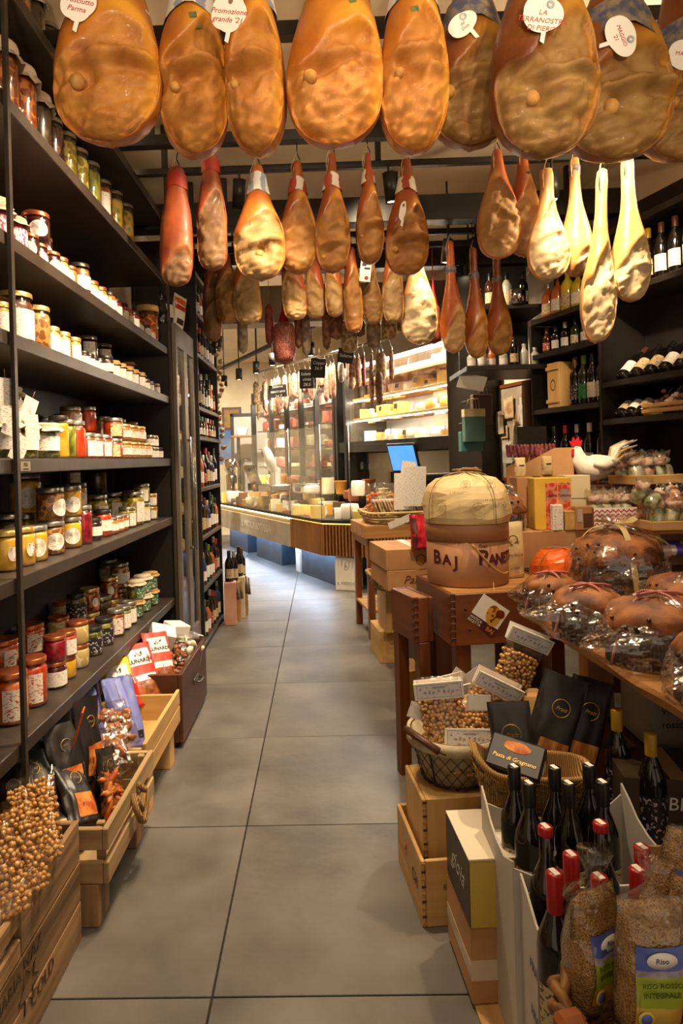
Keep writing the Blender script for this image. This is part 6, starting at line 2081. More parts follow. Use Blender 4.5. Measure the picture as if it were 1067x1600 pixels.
BUN = (lump_lathe([(0, 0), (.03, 0), (.034, .02), (.033, .06), (.026, .075), (0, .08)], 14, .12, 1), lump_lathe([(.01, .078), (.03, .085), (.034, .1), (.02, .115), (0, .118)], 14, .2, 2),
       lump_lathe([(.034, 0), (.04, .02), (.039, .07), (.02, .085), (.032, .11), (.045, .14)], 16, .2, 3))


def tray(loc, rz, L, W, H_, label, nx, ny, gname, mi0=0, lay=0):
    t = thing('wooden_tray', loc, rz, label, 'tray')
    bx0('board', (-W / 2, -L / 2, 0), (W / 2, L / 2, .008), PINE, t)
    for s in (-1, 1):
        box('rail', (W, .008, H_), PINE, t, (0, s * L / 2, H_ / 2))
        box('rail', (.008, L - .01, H_), PINE, t, (s * W / 2, 0, H_ / 2))
    c = 0
    for i in range(nx):
        for j in range(ny):
            q = Vector(((i + .5) / nx * W * .86 - W * .43, (j + .5) / ny * L * .84 - L * .42, .009))
            q.rotate(Matrix.Rotation(rz, 3, 'Z'))
            bundle((loc[0] + q.x, loc[1] + q.y, loc[2] + q.z), 'cellophane bundle of %s sweets, %s, %s' % (['green', 'pink', 'pale green'][(mi0 + c) % 3], gname, ORD[c].replace('nearest', 'first') + ' from left'), R.uniform(.9, 1.1), (mi0 + c) % 3, (R.uniform(-.25, .25), R.uniform(-.25, .25)))
            c += 1
    return t


for c, (dx, dy) in enumerate([(.03, .05), (.075, .05), (.12, .055), (.165, .05), (.05, .11), (.1, .115), (.15, .11)]):
    bundle((1.26 + dx, 3.12 + dy, 1.014 + .035), 'cellophane bundle of sweets in the zigzag box, %s from left' % ORD[c].replace('nearest', 'first'), 1.05, [0, 2, 2, 0, 1, 0, 1][c])
tray((1.57, 3.0, 1.03), 0, .24, .32, .04, 'low wooden tray of sweet bundles at the right edge', 5, 2, 'right edge tray')
t = thing('tray_stand', (1.57, 3.0, .842), 0, 'small wooden stand lifting the right edge tray', 'stand')
bx0('board', (-.14, -.1, .17), (.14, .1, .187), OAK, t)
for s in (-1, 1): bx0('support', (s * .12 - .01, -.09, 0), (s * .12 + .01, .09, .169), OAK, t)
carton('plinth_carton', (1.66, 3.46, 0), (.12, .12, 1.28), DKC, 'tall dark carton behind the right trays', 0)
tray((1.62, 3.36, 1.21), WR, .2, .28, .045, 'middle wooden tray of green sweet bundles beside the rooster', 4, 2, 'middle tray', 2)
t = thing('tray_stand', (1.62, 3.36, .842), WR, 'dark stand lifting the middle tray', 'stand')
bx0('board', (-.13, -.09, .35), (.13, .09, .367), DARKWOOD, t)
for s in (-1, 1): bx0('support', (s * .11 - .01, -.08, 0), (s * .11 + .01, .08, .349), DARKWOOD, t)
for c, (dx, dy, dz, tl) in enumerate([(-.10, -.1, .14, 1.0), (.02, -.1, .15, -.9), (.12, -.09, .13, .8), (-.12, -.02, .15, -.4)]):
    bundle((1.52 + dx, 3.02 + dy, 1.05 + dz - .05), 'loose cellophane bundle lying across the right edge tray, %s' % ORD[c].replace('nearest', 'first'), .85, c % 3, (tl, .4))
# paper rolls
for i, (y, z, mt, lb) in enumerate([(2.80, .87, mat('roll_white', 'd8d4d0', None, rough=.35), 'white and blue roll tube lying behind the largest panettone'), (2.90, .872, mat('roll_grey', 'a8a29a', None, rough=.35), 'grey roll tube lying furthest behind the panettone')]):
    t = thing('roll_tube', (1.0, y + .12, z + .02), 0, lb, 'roll')
    ob('tube', lathe([(0, 0), (.024, 0), (.024, .66), (0, .66)], 18), mt, t, (.12, 0, .05), (0, PI / 2, 0))
    ob('printed_band', lathe([(.0245, .05), (.0245, .12)], 18), mat('violet_band_%d' % i, '4a3a9a', None), t, (.12, 0, .05), (0, PI / 2, 0))
    ob('printed_band', lathe([(.0245, .40), (.0245, .47)], 18), bpy.data.materials['violet_band_%d' % i], t, (.12, 0, .05), (0, PI / 2, 0))
# ------------------------------------------------------------------ right wall shelves
WRZ = math.atan2(.961, -.276)


def rw(x, y=0.):
    p = Vector((1.85, 3.4)) + Vector((-.276, .961)) * x + Vector((-.961, -.276)) * y
    return p.x, p.y


ws = thing('wine_shelving', (1.85, 3.4, 0), WRZ, 'black wall shelving of wine bottles along the right wall', 'shelving')
bx0('back_panel', (-1.4, -.335, 1.0), (1.5, -.32, 2.9), DARKPANEL, ws)
for x0, x1, z in ((-1.4, .62, 1.53), (-1.4, .62, 1.75), (-1.4, 1.32, 2.26), (-1.4, 1.32, 2.63), (.65, 1.32, 2.02), (.65, 1.32, 1.64), (.65, 1.32, 1.2)):
    bx0('shelf_board', (x0, -.32, z), (x1, 0, z + .035), BLACK, ws)
for x in (.625, 1.325): bx0('divider', (x, -.32, 1.0), (x + .02, 0, 2.26), DARKPANEL, ws)


def wb_(x, y, z, label, *a, **k):
    return bottle((*rw(x, y), z), label, *a, rz=WRZ + PI / 2, **k)


WN = ['first', 'second', 'third', 'fourth', 'fifth', 'sixth', 'seventh', 'eighth', 'ninth']
for i in range(8):
    wb_(.30 - i * .095, -.07, 2.296, '%s capped dark wine bottle on the upper right shelf, %s from the left' % (['yellow', 'brown', 'brown', 'black', 'red', 'black', 'brown', 'black'][i], WN[i]), 'dark', ['yellow', 'brown', 'brown', 'black', 'red', 'black', 'brown', 'black'][i], ['beige', 'white', 'white', 'white', 'beige', 'white', 'white', 'beige'][i], group='wine bottles on the upper right shelf')
for i in range(8):
    g = ['amber', 'amber', 'yellow', 'yellow', 'clear', 'yellow', 'amber', 'yellow'][i]
    wb_(1.24 - i * .105, -.09, 2.296, '%s liqueur bottle on the upper right shelf, %s from its far end' % (g, WN[i]), g, ['silver', 'black', 'white', 'yellow', 'silver', 'white', 'black', 'yellow'][i], 'white' if i % 2 else 'beige', r=.045, h=.24 + .02 * (i % 3), group='liqueur bottles', capl=.03)
for i in range(6):
    wb_(1.25 - i * .1, -.08, 2.056, 'dark bottle on the short middle shelf at right, %s from its far end' % WN[i], ['brown', 'dark', 'dark', 'green', 'dark', 'dark'][i], ['brown', 'black', 'silver', 'black', 'red', 'black'][i], ['wred', 'white', 'white', 'beige', 'white', 'wred'][i], h=.18, r=.032, group='bottles on the short middle shelf')
for i in range(4):
    wb_(.95 - i * .085, -.07, 1.676, 'dark wine bottle beside the pine box, %s from it' % WN[i], ['dark', 'green', 'dark', 'dark'][i], ['brown', 'green', 'black', 'brown'][i], ['black', 'emerald', 'white', 'white'][i], h=.31, group='bottles beside the pine wine box')
for i in range(5):
    wb_(1.2 - i * .12, -.08, 1.236, 'wine bottle on the low shelf behind the rooster, %s from its far end' % WN[i], 'dark', ['black', 'red', 'silver', 'white', 'red'][i], ['white', 'beige', 'white', 'white', 'wred'][i], h=.32, group='bottles behind the rooster')
t = thing('pine_wine_box', (*rw(1.12, -.08), 1.676), WRZ + PI, 'pale pine wine box with a burnt mark on the right shelf', 'box')
for s in (-1, 1): bx0('side', (s * .06 - .006, -.055, 0), (s * .06 + .006, .055, .30), PINE, t)
bx0('front', (-.053, -.058, 0), (.053, -.048, .30), PINE, t)
bx0('back', (-.053, .048, 0), (.053, .058, .30), PINE, t)
for z in (.03, .25): bx0('batten', (-.068, -.068, z), (.068, -.059, z + .025), PINE, t)
bx0('top', (-.053, -.047, .29), (.053, .047, .298), PINE, t)
ob('burnt_mark', lathe([(.02, 0), (.026, 0), (.026, .001)], 16), STEN, t, (0, -.0585, .15), (PI / 2, 0, 0), (1, 1.5, 1))
o = tag(box('frame_panel', (.05, .14, .34), DARKWOOD, None, (*rw(1.40, -.05), 1.72), (0, 0, WRZ + PI)), 'dark wooden frame panel hanging left of the pine box', 'panel')
box('inlay', (.03, .002, .28), REDWOOD, o, (0, -.071, 0))
# tilted bottles on the display shelf
for i in range(8):
    x = .52 - i * .105
    g, lb_ = [('dark', 'white'), ('dark', 'beige'), ('dark', 'beige'), ('dark', 'white'), ('dark', 'beige'), ('wine', 'white'), ('wine', 'white'), ('dark', 'beige')][i]
    px_, py_ = rw(x, -.06)
    bottle((px_, py_, 1.80), '%s bottle tilted on the display shelf, %s from the left' % ('white wine' if g == 'wine' else 'dark', WN[i]), g, ['brown', 'black', 'black', 'black', 'silver', 'silver', 'yellow', 'black'][i], lb_, rot=(rad(52), 0, WRZ + .25), group='bottles tilted on the display shelf')
for i in range(3):
    o = tag(box('gift_carton', (.09, .1, .33), mat('lime_gift', '7a8a34', 'a8b458', 8, .5) if i == 0 else bpy.data.materials['lime_gift'], None, (*rw(-.13 - i * .11, -.14), 1.90), (rad(-48), 0, WRZ + PI), .004), 'lime green gift carton tilted on the display shelf, %s from the left' % WN[i], 'gift box')
    ob('swirl', tube([(-.04 + k * .008, -.051, -.1 + .05 * math.sin(k * .7) + k * .015) for k in range(11)], .002, 4), mat('lime_swirl', '4a5a1c', None) if i == 0 else bpy.data.materials['lime_swirl'], o)
for i in range(3):
    px_, py_ = rw(.53 - i * .08, -.05)
    bottle((px_, py_, 1.58), 'dark bottle tilted beside the garlic tray, %s from the left' % WN[i], 'dark', 'black', ['beige', 'white', 'beige'][i], rot=(rad(55), 0, WRZ + .25), h=.26, group='bottles tilted beside the garlic tray')
t = thing('garlic_tray', (*rw(.02, -.12), 1.567), WRZ + PI, 'slatted wooden tray of dried garlic bundles on the lower display shelf', 'tray')
for z in (.01, .04): bx0('slat', (-.3, -.11, z), (.3, -.1, z + .022), PINE, t)
for z in (.01, .04): bx0('slat', (-.3, .1, z), (.3, .11, z + .022), PINE, t)
for x in (-.3, .0, .29): bx0('end', (x, -.099, 0), (x + .012, .099, .07), PINE, t)
GAR = mat('dried_garlic', 'c0a080', 'e0ccb0', 40, .8, bump=.4)
rr = random.Random(8)
for k in range(9):
    x, y = rw(.02 + .26 - k * .062, -.12 + rr.uniform(-.04, .04))
    o = tag(ob('garlic_bundle', lumps([(rr.gauss(0, .024), rr.gauss(0, .024), abs(rr.gauss(.04, .02))) for _ in range(26)], .016, .35, (1, 1, 1), k), GAR if k % 3 else SAL[3], None, (x, y, 1.585)), 'bundle of dried garlic in the slatted tray, %s from the left' % WN[k], 'garlic', 'garlic bundles in the tray')
    ob('stalk', tube([(0, 0, .05), (.02, .01, .11), (.05, .02, .13)], .003, 5), STRING, o)
# green box row and bundles under the display shelf
# corner shelf with jars, bags on the pillar
cs = thing('corner_shelf', (1.3, 4.93, 0), .0, 'black shelf in the corner with jars and glasses beside the fridge', 'shelf')
bx0('board', (-.28, -.32, 1.955), (.34, .3, 1.99), BLACK, cs)
bx0('board', (-.2, -.2, 2.40), (.34, .3, 2.43), BLACK, cs)
bx0('back', (-.2, .3, 1.955), (.34, .315, 2.9), DARKPANEL, cs)
for i, (x, y, g, c, l_, h_) in enumerate([(-.22, -.2, 'clear', 'red', 'white', .12), (-.15, -.22, 'clear', 'silver', 'white', .16), (-.08, -.2, 'amber', 'red', 'white', .14), (.0, -.22, 'clear', 'white', 'white', .13), (.07, -.24, 'dark', 'black', 'beige', .2), (.14, -.24, 'clear', 'silver', None, .15), (.21, -.25, 'clear', 'silver', None, .12)]):
    bottle((1.3 + x, 4.93 + y, 1.991), 'small %s bottle on the corner shelf, %s from left' % (g, WN[i]), g, c, l_, r=.03, h=h_, group='small bottles on the corner shelf', capl=.02)
for i, (x, y, g) in enumerate([(-.15, -.1, 'dark'), (-.05, -.1, 'brown'), (.07, -.1, 'clear'), (.18, -.12, 'dark')]):
    bottle((1.3 + x, 4.93 + y, 2.431), '%s bottle on the upper corner shelf, %s from left' % (g, WN[i]), g, 'black', 'beige', h=.25, group='bottles on the upper corner shelf')
t = thing('steel_bucket', (1.42, 4.72, 2.431), 0, 'shiny steel ice bucket on the upper corner shelf', 'bucket')
ob('shell', lathe([(0, 0), (.05, 0), (.055, .1), (.052, .1), (.047, .01)], 18), CHROME, t)
for i, (px, py, Y, w_, h_, mt, lb) in enumerate([(740, 665, 5.28, .17, .26, mat('teal_bag', '3a5a50', '466a5c', 5, .6), 'dark green paper bag with cream top hanging on the pillar'), (752, 640, 5.36, .16, .24, mat('brown_bag', '4a3020', None), 'brown paper bag with string handles behind the green one'), (735, 690, 5.36, .18, .16, mat('teal_bag2', '3a6a64', None), 'teal paper bag lowest on the pillar')]):
    p = P3(px, py, Y)
    t = thing('carrier_bag', (p.x, p.y, p.z - h_ / 2), .15, lb, 'bag')
    box('paper', (w_, .06, h_), mt, t, (0, 0, h_ / 2), bev=.004)
    if i == 0: box('top_band', (w_ + .002, .062, .06), PAR, t, (0, 0, h_ - .03), bev=0)
    for s in (-1, 1): ob('handle', tube([(-.04, s * .03, h_), (-.03, s * .03, h_ + .08), (.03, s * .03, h_ + .08), (.04, s * .03, h_)], .003, 5), STRING, t)
    ob('peg', tube([(0, 0, h_ + .078), (0, .25, h_ + .078)], .004, 5), BLACK, t)
o = tag(box('paper_sheet', (.2, .002, .12), PAPER, None, P3(737, 597, 4.9), (.6, .2, 0), 0), 'white paper sheet curling under the corner shelf', 'paper')
# bulletin board
yb = 5.42
bb = thing('photo_board', (wl(yb, .30), yb, 1.55), WR - PI / 2, 'brown framed pin board covered with photos and cards', 'board')
box('backing', (.62, .012, .76), mat('cork_grey', '8a7e6e', '9a8e7c', 8, .8), bb, (0, 0, 0))
for s in (-1, 1):
    box('frame', (.03, .025, .80), REDWOOD, bb, (s * .31, -.005, 0))
    box('frame', (.59, .025, .03), REDWOOD, bb, (0, -.005, s * .385))
rr = random.Random(2)
for k in range(16):
    w_, h_ = rr.uniform(.09, .16), rr.uniform(.1, .19)
    c = rr.choice([('b8a890', '6a5a4a'), ('4a3a30', '8a7460'), ('c8b898', '9a6a3a'), ('d0ccc4', 'a8a49c')])
    box('photo', (w_, .003, h_), mat('photo_%d' % k, c[0], c[1], 9, .5), bb, (rr.uniform(-.22, .22), -.009 - .0022 * k, rr.uniform(-.28, .28)), (0, rr.uniform(-.12, .12), 0), 0)
tag(box('wall_panel', (1.1, .02, 3.0), mat('pale_wall', 'cfc4b2', None, rough=.8), None, (wl(5.35, .335), 5.35, 1.5), (0, 0, WR - PI / 2), 0), kind='structure')

# ------------------------------------------------------------------ lower right: crates, basket, boxes
def dove_crate(name, loc, rz, W, L, z0, z1, label, lines=()):
    t = thing(name, (loc[0], loc[1], z0), rz, label, 'crate')
    h = z1 - z0
    bx0('side', (0, 0, 0), (.012, L, h), PINE, t)
    bx0('side', (W - .012, 0, 0), (W, L, h), PINE, t)
    bx0('front', (.0125, 0, 0), (W - .0125, .012, h), PINE, t)
    bx0('back', (.0125, L - .012, 0), (W - .0125, L, h), PINE, t)
    bx0('floor', (.0125, .0125, .002), (W - .0125, L - .0125, .01), PINE, t)
    k = int(h / .02)
    for i in range(k):
        box('joint', (.013, .003, .008), DARKWOOD if i % 2 else OAK, t, (.007, -.0002, (i + .5) * h / k), bev=.001)
    for s, sz, x, z, mt in lines: text(s, sz, mt, t, (x, -.0015, z))
    return t


ca = dove_crate('pine_crate', (.258, 1.95), .10, .26, .33, 0.0, .196, 'pale pine wine crate with a stamped letter E on the floor at right', [('E', .022, .07, .115, STEN)])
for y, z, s in ((.08, .1, 'CH'), (.2, .12, 'X')): text(s, .05, REDINK if s == 'X' else STEN, ca, (-.0015, y, z), (PI / 2, 0, -PI / 2))
cA = dove_crate('pine_crate', (.275, 2.01), .10, .22, .23, .014, .345, 'upright pine crate standing inside the floor crate under the wire basket')
bx0('lid', (.013, .013, .325), (.207, .217, .33), PINE, cA)
# wire basket with cloth lining
t = thing('wire_basket', (.405, 2.16, .347), 0, 'round wire basket with cloth lining full of hazelnut bags', 'basket')
r0, r1, hb = .105, .14, .15
ob('lining', lathe([(0, .004), (r0 * .96, .004), (r1 * .96, hb), (r1 * 1.08, hb + .006), (r1 * 1.1, hb - .03), (r1 * 1.04, hb - .035)], 36), mat('linen', 'a89878', 'bcae90', 30, .85, bump=.3), t)
IRON = mat('rust_iron', '3a2a1e', '4a3828', 20, .6, .3)
for z, r_ in ((0.004, r0), (hb, r1)): ob('hoop', tube([(r_ * math.cos(a), r_ * math.sin(a), z) for a in [2 * PI * k / 32 for k in range(32)]], .0035, 6, True), IRON, t)
wires = []
for k in range(22):
    for s in (-1, 1):
        pts = []
        for j in range(9):
            u_ = j / 8
            a = 2 * PI * k / 22 + s * u_ * 1.0
            r_ = r0 + (r1 - r0) * u_ + .003
            pts.append((r_ * math.cos(a), r_ * math.sin(a), hb * u_))
        wires.append((tube(pts, .0011, 4), None))
tag(ob('wire_mesh', join(wires), IRON, t), kind='stuff')
for a0 in (PI * 1.02,):
    ob('stay', tube([(r0 * math.cos(a0 + .7), r0 * math.sin(a0 + .7), 0), (r1 * 1.02 * math.cos(a0 + .7), r1 * 1.02 * math.sin(a0 + .7), hb)], .003, 5), IRON, t)
hp = Vector((-.12, -.10, hb + .005))
ob('handle_wire', tube([(-.148, .0, hb), (-.165, -.04, hb + .02), (-.13, -.1, hb + .01), (-.06, -.145, hb - .02), (-.04, -.135, hb - .03)], .003, 5), IRON, t)
ob('handle_grip', tube([(-.163, -.045, hb + .02), (-.075, -.14, hb - .012)], .012, 8), DARKWOOD[0], t)
for i, (x, y, z, rx, ry, rz, lb) in enumerate([
        (.37, 2.10, .435, -.25, -.1, -.1, 'hazelnut bag with a white header card at the front left of the wire basket'), (.47, 2.20, .44, -.1, .45, -.15, 'hazelnut bag leaning right with a tilted card in the wire basket'),
        (.61, 2.34, .50, -.1, .4, -.1, 'hazelnut bag standing highest against the table leg'), (.40, 2.25, .42, .2, -.15, .2, 'hazelnut bag at the back of the wire basket'),
        (.43, 2.06, .385, -.5, .06, .05, 'hazelnut bag lying low at the basket front')]):
    nut_bag((x, y, z), (rx, ry, rz), lb, .155 if i != 2 else .15, (.22, .22, .27, .22, .13)[i], True, i)
for i, (px, py, Y, r_) in enumerate([(655, 1112, 2.15, (0, .4, .3)), (712, 1062, 2.28, (0, -.9, .2)), (738, 1060, 2.3, (0, -.6, 0)), (862, 1090, 2.2, (0, .5, 0)), (748, 1098, 2.12, (0, .05, 0))]):
    o = tag(box('header_card', (.075, .002, .05), CARD, None, P3(px, py, Y), r_, 0), 'loose white header card poking up among the hazelnut bags, %s' % (['far left', 'upper left', 'upper middle', 'far right', 'centre'][i]), 'card')
    box('border', (.066, .0022, .042), PAPER, o, (0, 0, 0), bev=0)
# boxes behind: stand for the right-hand nut bag
t = thing('low_stand', (.50, 2.36, 0), 0, 'low pale wooden stand behind the wire basket', 'stand')
bx0('top', (0, 0, .44), (.32, .26, .46), PINE, t)
for x in (.01, .28):
    for y in (.01, .22): bx0('leg', (x, y, 0), (x + .03, y + .03, .439), PINE, t)

# yellow box on brown carton
t = thing('brown_carton', (.338, 1.66, .012), .06, 'brown shipping carton with clear tape under the yellow box', 'carton')
bx0('body', (0, 0, 0), (.24, .24, .19), KRAFT, t)
bx0('tape', (-.001, -.001, .06), (.241, -.0003, .11), mat('clear_tape', 'c8b8a0', None, rough=.25), t, 0)
bx0('tape', (-.0012, 0, .06), (-.0003, .24, .1), bpy.data.materials['clear_tape'], t, 0)
bx0('label', (.08, -.0016, .07), (.16, -.0011, .1), LB['beige'], t, 0)
t = thing('pallet_board', (.36, 1.40, 0), .06, 'pine board on the floor under the cartons at right', 'board')
bx0('board', (0, 0, 0), (.45, .5, .011), PINE, t)
t = thing('yellow_gift_box', (.338, 1.655, .204), .06, 'yellow and black gift box with cream lid and script lettering', 'box')
bx0('body', (0, 0, 0), (.22, .23, .168), mat('ochre_card', 'b89a3c', 'c4a84c', 4, .55), t)
bx0('side_panel', (-.0015, .001, .001), (-.0002, .229, .166), mat('black_card', '241e1c', None, rough=.4), t, 0)
bx0('lid', (-.001, -.001, .1685), (.221, .231, .173), mat('cream_lid', 'd8cbb4', None, rough=.5), t, 0)
text('g', .09, INK, t, (.1, -.002, .06), (PI / 2, 0, 0), .5)
text('ioia', .05, INK, t, (.15, -.002, .05), (PI / 2, 0, 0), .5)
text('gioia', .07, mat('silver_print', 'a8a4a0', None, rough=.4), t, (-.0025, .11, .09), (PI / 2, PI / 2 * 0, -PI / 2), .4)
# straw basket with black pasta bags
def straw_basket():
    t = thing('straw_basket', (.565, 1.885, .38), -.1, 'woven straw basket with raised corner holding black pasta bags', 'basket')
    v, f = [], []
    N, M_ = 48, 8
    for j in range(M_ + 1):
        u = j / M_
        for i in range(N):
            a = 2 * PI * i / N
            c, s = math.cos(a), math.sin(a)
            rx = (.12 + .04 * u) * math.copysign(abs(c) ** .6, c)
            ry = (.055 + .03 * u) * math.copysign(abs(s) ** .6, s)
            h = .12 + .05 * max(0, -c) ** 3
            v.append((rx, ry, h * u))
    for j in range(M_):
        for i in range(N): f.append((j * N + i, j * N + (i + 1) % N, (j + 1) * N + (i + 1) % N, (j + 1) * N + i))
    f.append(tuple(range(N))[::-1])
    me = mesh('straw', v, f, False)
    o = ob('shell', me, STRAW, t)
    md = o.modifiers.new('thick', 'SOLIDIFY')
    md.thickness = .012
    rim = [v[M_ * N + i] for i in range(N)]
    ob('rim', tube(rim, .008, 6, True), STRAW, t)
    rr = random.Random(1)
    st_ = []
    for k in range(160):
        a = rr.uniform(PI * .9, 2.1 * PI)
        u = rr.uniform(.05, .9)
        p = []
        for q in range(4):
            aa = a + q * .09 * rr.choice((1, .8))
            uu = min(1, max(0, u + q * .06 * rr.uniform(-1, 1)))
            c, s = math.cos(aa), math.sin(aa)
            p.append(((.122 + .04 * uu) * math.copysign(abs(c) ** .6, c) * 1.05, (.057 + .03 * uu) * math.copysign(abs(s) ** .6, s) * 1.06, (.12 + .05 * max(0, -c) ** 3) * uu))
        st_.append((tube(p, .0022, 4), None))
    tag(ob('straw', join(st_), STRAW, t), kind='stuff')
    return t


STRAW = mat('straw_weave', '8a6430', 'b88e50', 60, .8, kind='wave', bump=.7)
straw_basket()
carton('stand_carton', (.585, 1.80, 0), (.18, .18, .378), DKC, 'dark carton carrying the straw basket', 0)
for i, (x, y, z, r_, w_, h_, lb) in enumerate([(.545, 1.93, .485, (-.12, -.1, -.25), .12, .19, 'black pasta pouch with a gold ring, left and lowest of three'), (.63, 2.02, .515, (-.15, .35, -.1), .14, .22, 'black pasta pouch with a gold ring, tilted in the middle'),
                                              (.735, 2.04, .50, (-.12, .3, -.05), .13, .21, 'black pasta pouch with a gold ring, at the right by the bottles')]):
    t, P = bag('pasta_pouch', (x, y, z - .1), r_, w_, h_ + .08, .07, BLKBAG, lb, 'bag', [('window', -.55, .75, .14, .36, mat('pasta_window', 'a0581c', 'd89a4c', 40, .5, st=(1, 1, .2)) if i == 0 else bpy.data.materials['pasta_window'])], seed=70 + i, cr=.007, taper=.02, fat=4)
    q = P.S(0, .68, -1, .003)
    ob('gold_ring', lathe([(.025, 0), (.028, 0), (.028, .001), (.025, .001), (.025, 0)], 24), GOLD, t, q, (PI / 2, 0, 0))
    text('Pratt', .017, GOLD, t, (q.x, q.y - .002, q.z - .002), (PI / 2, 0, 0), .3)
t = thing('pasta_carton', (.52, 1.87, .52), 0, 'black pasta box with gold lettering lying in the straw basket', 'box', rot=(.7, .15, -.5))
box('body', (.15, .10, .07), BLKBAG, t, (0, 0, 0), bev=.006)
text('Pasta di Gragnano', .016, GOLD, t, (0, -.015, .0365), (0, 0, 0), .2)
ob('window', prism(clover(.07, .03, 20), .001), ORANGEBIS, t, (0, .022, .0357), (PI / 2, 0, 0))
box('sticker', (.001, .04, .03), PAPER, t, (.0757, 0, 0), bev=0)

# ------------------------------------------------------------------ wine cartons and bottles
WHC = mat('white_carton', 'b8b0a4', 'c6beb2', 3, .7)
INC = mat('carton_inside', '6a4a2c', None, rough=.8)


def open_carton(name, lo, hi, label, rims):
    t = thing(name, (lo[0], lo[1], lo[2]), 0, label, 'carton')
    X, Y, Z = hi[0] - lo[0], hi[1] - lo[1], hi[2] - lo[2]
    th = .005
    for nm, poly, loc, rot in (('side', rims[0], (0, 0, 0), (0, 0, PI / 2)), ('side', rims[0], (X, 0, 0), (0, 0, PI / 2))):
        ob(nm, prism([(a * Y, b * Z) for a, b in poly], th), WHC, t, loc, rot)
    for nm, poly, y in (('front', rims[1], 0), ('back', rims[1], Y)):
        ob(nm, prism([(a * X, b * Z) for a, b in poly], th), WHC, t, (0, y, 0))
    bx0('base', (.004, .004, .002), (X - .004, Y - .004, .006), INC, t, 0)
    return t


flat = [(0, 0), (1, 0), (1, 1), (0, 1)]
bite = [(0, 0), (1, 0), (1, 1.0), (.9, .93), (.7, .88), (.4, .87), (.15, .92), (0, .97)]
wav = [(0, 0), (1, 0), (1, 1.06), (.86, 1.02), (.7, .96), (.5, .93), (.25, .93), (0, 1.0)]
cF = open_carton('open_wine_carton', (.418, 1.15, .0), (.775, 1.49, .42), 'front open white carton of red-capped wine bottles', (wav, bite))
cR = open_carton('open_wine_carton', (.405, 1.50, .0), (.775, 1.79, .465), 'rear open white carton of black-capped wine bottles', (wav, bite))
for z, s in ((.30, .05), (.2, .03)):
    bx0('tape', (-.0035, .1, z - .05), (-.0028, .16, z + .02), mat('carton_tape', '8a7c6a', None, rough=.4) if 'carton_tape' not in bpy.data.materials else bpy.data.materials['carton_tape'], cF, 0)
    text('FRAGILE', .03, INKGREY, cF, (-.004, .22, z), (PI / 2, 0, -PI / 2))
tag(bx0('carton_flap', (.70, 1.492, .42), (.775, 1.496, .50), KRAFT), 'brown carton flap standing up behind the red-capped bottles', 'flap')
for c_, lo, n in ((cF, .27, 0), (cR, .30, 1)):
    bx0('insert', (.006, .006, .20 if n == 0 else .235), (.349, .33 if n == 0 else .28, .21 if n == 0 else .245), INC, c_, 0)
for i, (px, py) in enumerate([(803, 1198), (826, 1224), (866, 1200), (888, 1224), (920, 1196), (941, 1222)]):
    p = atz(px, py, .58)
    bottle((p.x, p.y, .2465), 'black-capped wine bottle with a price sticker in the rear carton, %s from left' % WN[i], 'dark', 'black', 'beige', h=.335, toplab=True, group='black-capped bottles in the rear carton')
for i, (px, py, cl) in enumerate([(852, 1290, .018), (938, 1284, .018), (866, 1362, .075), (892, 1333, .075), (936, 1368, .075), (1003, 1322, .075), (996, 1356, .075)]):
    p = atz(px, py, .565)
    bottle((p.x, p.y, .2115), 'red-capped wine bottle with a price sticker in the front carton, %s' % ['tallest at left', 'tallest in the middle', 'front left', 'second at left', 'behind the left rice bag', 'rear right', 'front right'][i], 'dark', 'red', 'beige', h=.352, toplab=True, capl=cl, group='red-capped bottles in the front carton')
for i, (x, y) in enumerate(((.875, 1.97), (.905, 1.83))):
    bottle((x - .03, y - .35 * 0, .30 - .012 * i), 'tall yellow-capped wine bottle behind the cartons, %s' % ('left' if i == 0 else 'right'), 'dark', 'yellow', 'black', h=.32, capl=.06, lz=(.15, .5))
carton('stand_carton', (.80, 1.78, 0) if 0 else (.80, 1.60, 0), (.16, .215, .285), DKC, 'dark carton under the right yellow-capped bottle', 0)

# ------------------------------------------------------------------ wicker basket with rice bags
WBX, WBY = .525, 1.0
t = thing('wicker_basket', (WBX, WBY, .39), 0, 'brown wicker basket with leather handle holding bags of rice', 'basket')
WRM = mat('wicker_rod', '6a4420', '94682f', 40, .55, bump=.3)
for k in range(9):
    z = .012 + k * .016
    r_ = .15 + .035 * z / .15
    pts = []
    for i in range(48):
        a = 2 * PI * i / 48
        q = r_ + .006 * math.cos(i * PI / 2 + k * PI)
        pts.append((q * math.cos(a), q * .62 * math.sin(a), z))
    ob('rod', tube(pts, .0085, 6, True), WRM, t)
for tw in (0, PI):
    pts = [((.192 + .01 * math.cos(i * .9 + tw)) * math.cos(2 * PI * i / 56), (.192 + .01 * math.cos(i * .9 + tw)) * .62 * math.sin(2 * PI * i / 56), .16 + .01 * math.sin(i * .9 + tw)) for i in range(56)]
    ob('rim', tube(pts, .009, 6, True), WRM, t)
for i in range(16):
    a = 2 * PI * i / 16
    ob('stake', tube([(.15 * math.cos(a), .093 * math.sin(a), 0), (.188 * math.cos(a), .117 * math.sin(a), .16)], .005, 5), WRM, t)
ob('base', lathe([(0, .0), (.15, 0), (.15, .008), (0, .008)], 28), WRM, t, (0, 0, 0), (0, 0, 0), (1, .62, 1))
for a in (PI * 1.08, PI * 1.42): box('leather_strap', (.045, .03, .05), mat('leather', '8a4a1c', '9a5624', 8, .5) if 'leather' not in bpy.data.materials else bpy.data.materials['leather'], t, (.195 * math.cos(a), .125 * math.sin(a), .155), (0, 0, a), .008)
st_ = thing('low_stool', (WBX, WBY, 0), 0, 'low dark stool under the wicker basket', 'stool')
bx0('seat', (-.15, -.12, .36), (.15, .12, .388), DARKWOOD, st_)
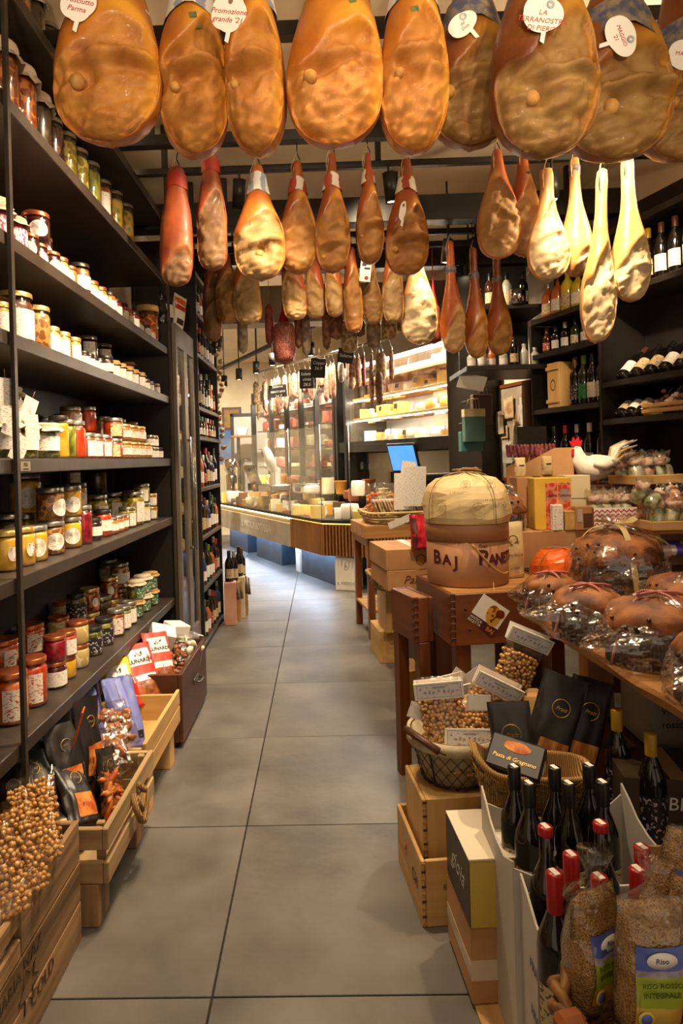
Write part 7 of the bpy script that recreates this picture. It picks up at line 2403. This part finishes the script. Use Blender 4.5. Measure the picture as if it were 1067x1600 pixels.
for x in (-.12, .12):
    for y in (-.09, .09): bx0('leg', (x - .02, y - .02, 0), (x + .02, y + .02, .359), DARKWOOD, st_)
RICE = mat('rice_grain', '6a4424', 'b8925c', 330, .6, kind='voronoi', lo=.1, hi=.6, bump=.8, rnd=False)
LBL = mat('rice_blue', '4a58a8', '6a78bc', 6, .4)
LGR = mat('rice_green', '8a9a28', 'a8b03c', 10, .4)
LYE = mat('rice_orange', 'c0802c', 'c8a850', 10, .4)
RFILM = film('rice_film', (1, .97, .92), .05, .55, .1, .7, 40)
MTN = mat('rice_mountain', '6a6078', 'a8a0a8', 30, .5)


def rice_bag(loc, rot, label, seed, w=.10, h=.18):
    t = thing('rice_bag', loc, 0, label, 'bag', None, rot)
    P = Pouch(w, h, .07, seed, .004, .06, 7)
    ob('rice', P.body(16, 20), RICE, t)
    Q = Pouch(w * 1.03, h * 1.02, .074, seed, .006, .06, 7)
    ob('film', Q.body(16, 20), RFILM, t)
    for nm, v0, v1, mt in (('label_blue', .55, .72, LBL), ('label_mountain', .50, .55, MTN), ('label_green', .28, .50, LGR), ('label_orange', .12, .28, LYE)):
        ob(nm, Q.patch(-.72, .72, v0, v1, off=.0018), mt, t)
    p = Q.S(0, .635, -1, .003)
    ob('oval_logo', lathe([(0, 0), (.022, 0), (.022, .0008), (0, .0008)], 22), PAPER, t, p, (PI / 2, 0, 0), (1, .55, 1))
    text('Riso', .011, INKGREY, t, (p.x, p.y - .0015, p.z))
    q = Q.S(0, .42, -1, .003)
    text('RISO ROSSO', .0105, mat('dark_green_ink', '4a5a10', None) if 'dark_green_ink' not in bpy.data.materials else bpy.data.materials['dark_green_ink'], t, (q.x, q.y - .001, q.z + .008))
    text('INTEGRALE', .0105, bpy.data.materials['dark_green_ink'], t, (q.x, q.y - .001, q.z - .006))
    q = Q.S(-.45, .2, -1, .003)
    ob('seal', lathe([(0, 0), (.012, 0), (.012, .0008), (0, .0008)], 18), mat('seal_yellow', 'd8c048', None) if 'seal_yellow' not in bpy.data.materials else bpy.data.materials['seal_yellow'], t, q, (PI / 2, 0, 0))
    ob('seal', lathe([(0, 0), (.008, 0), (.008, .0012), (0, .0012)], 18), LBL, t, q, (PI / 2, 0, 0))
    # twisted top
    pts = [(.0, 0, h * .93), (0, 0, h * 1.05), (0, 0, h * 1.12), (.004, 0, h * 1.22), (.006, 0, h * 1.34)]
    ob('twisted_top', tube(pts, .01, 10, rr=[.045, .018, .008, .018, .028]), RFILM, t)
    return t


p = aty(925, 1560, 1.06)
rice_bag(p, (.03, 0, .5), 'bag of brown rice seen from its edge, left in the wicker basket', 1, .095, .175)
p = aty(1010, 1595, .985)
rice_bag(p, (.05, .03, .05), 'bag of brown rice facing front, middle of the wicker basket', 2, .098, .185)
p = aty(1035, 1470, 1.09)
rice_bag(p, (.1, .3, -.05), 'bag of brown rice tilted behind, right in the wicker basket', 3, .105, .19)
p = aty(1088, 1570, 1.01)
rice_bag(p, (.05, .1, -.5), 'bag of brown rice cut by the right edge of the picture', 4, .1, .19)
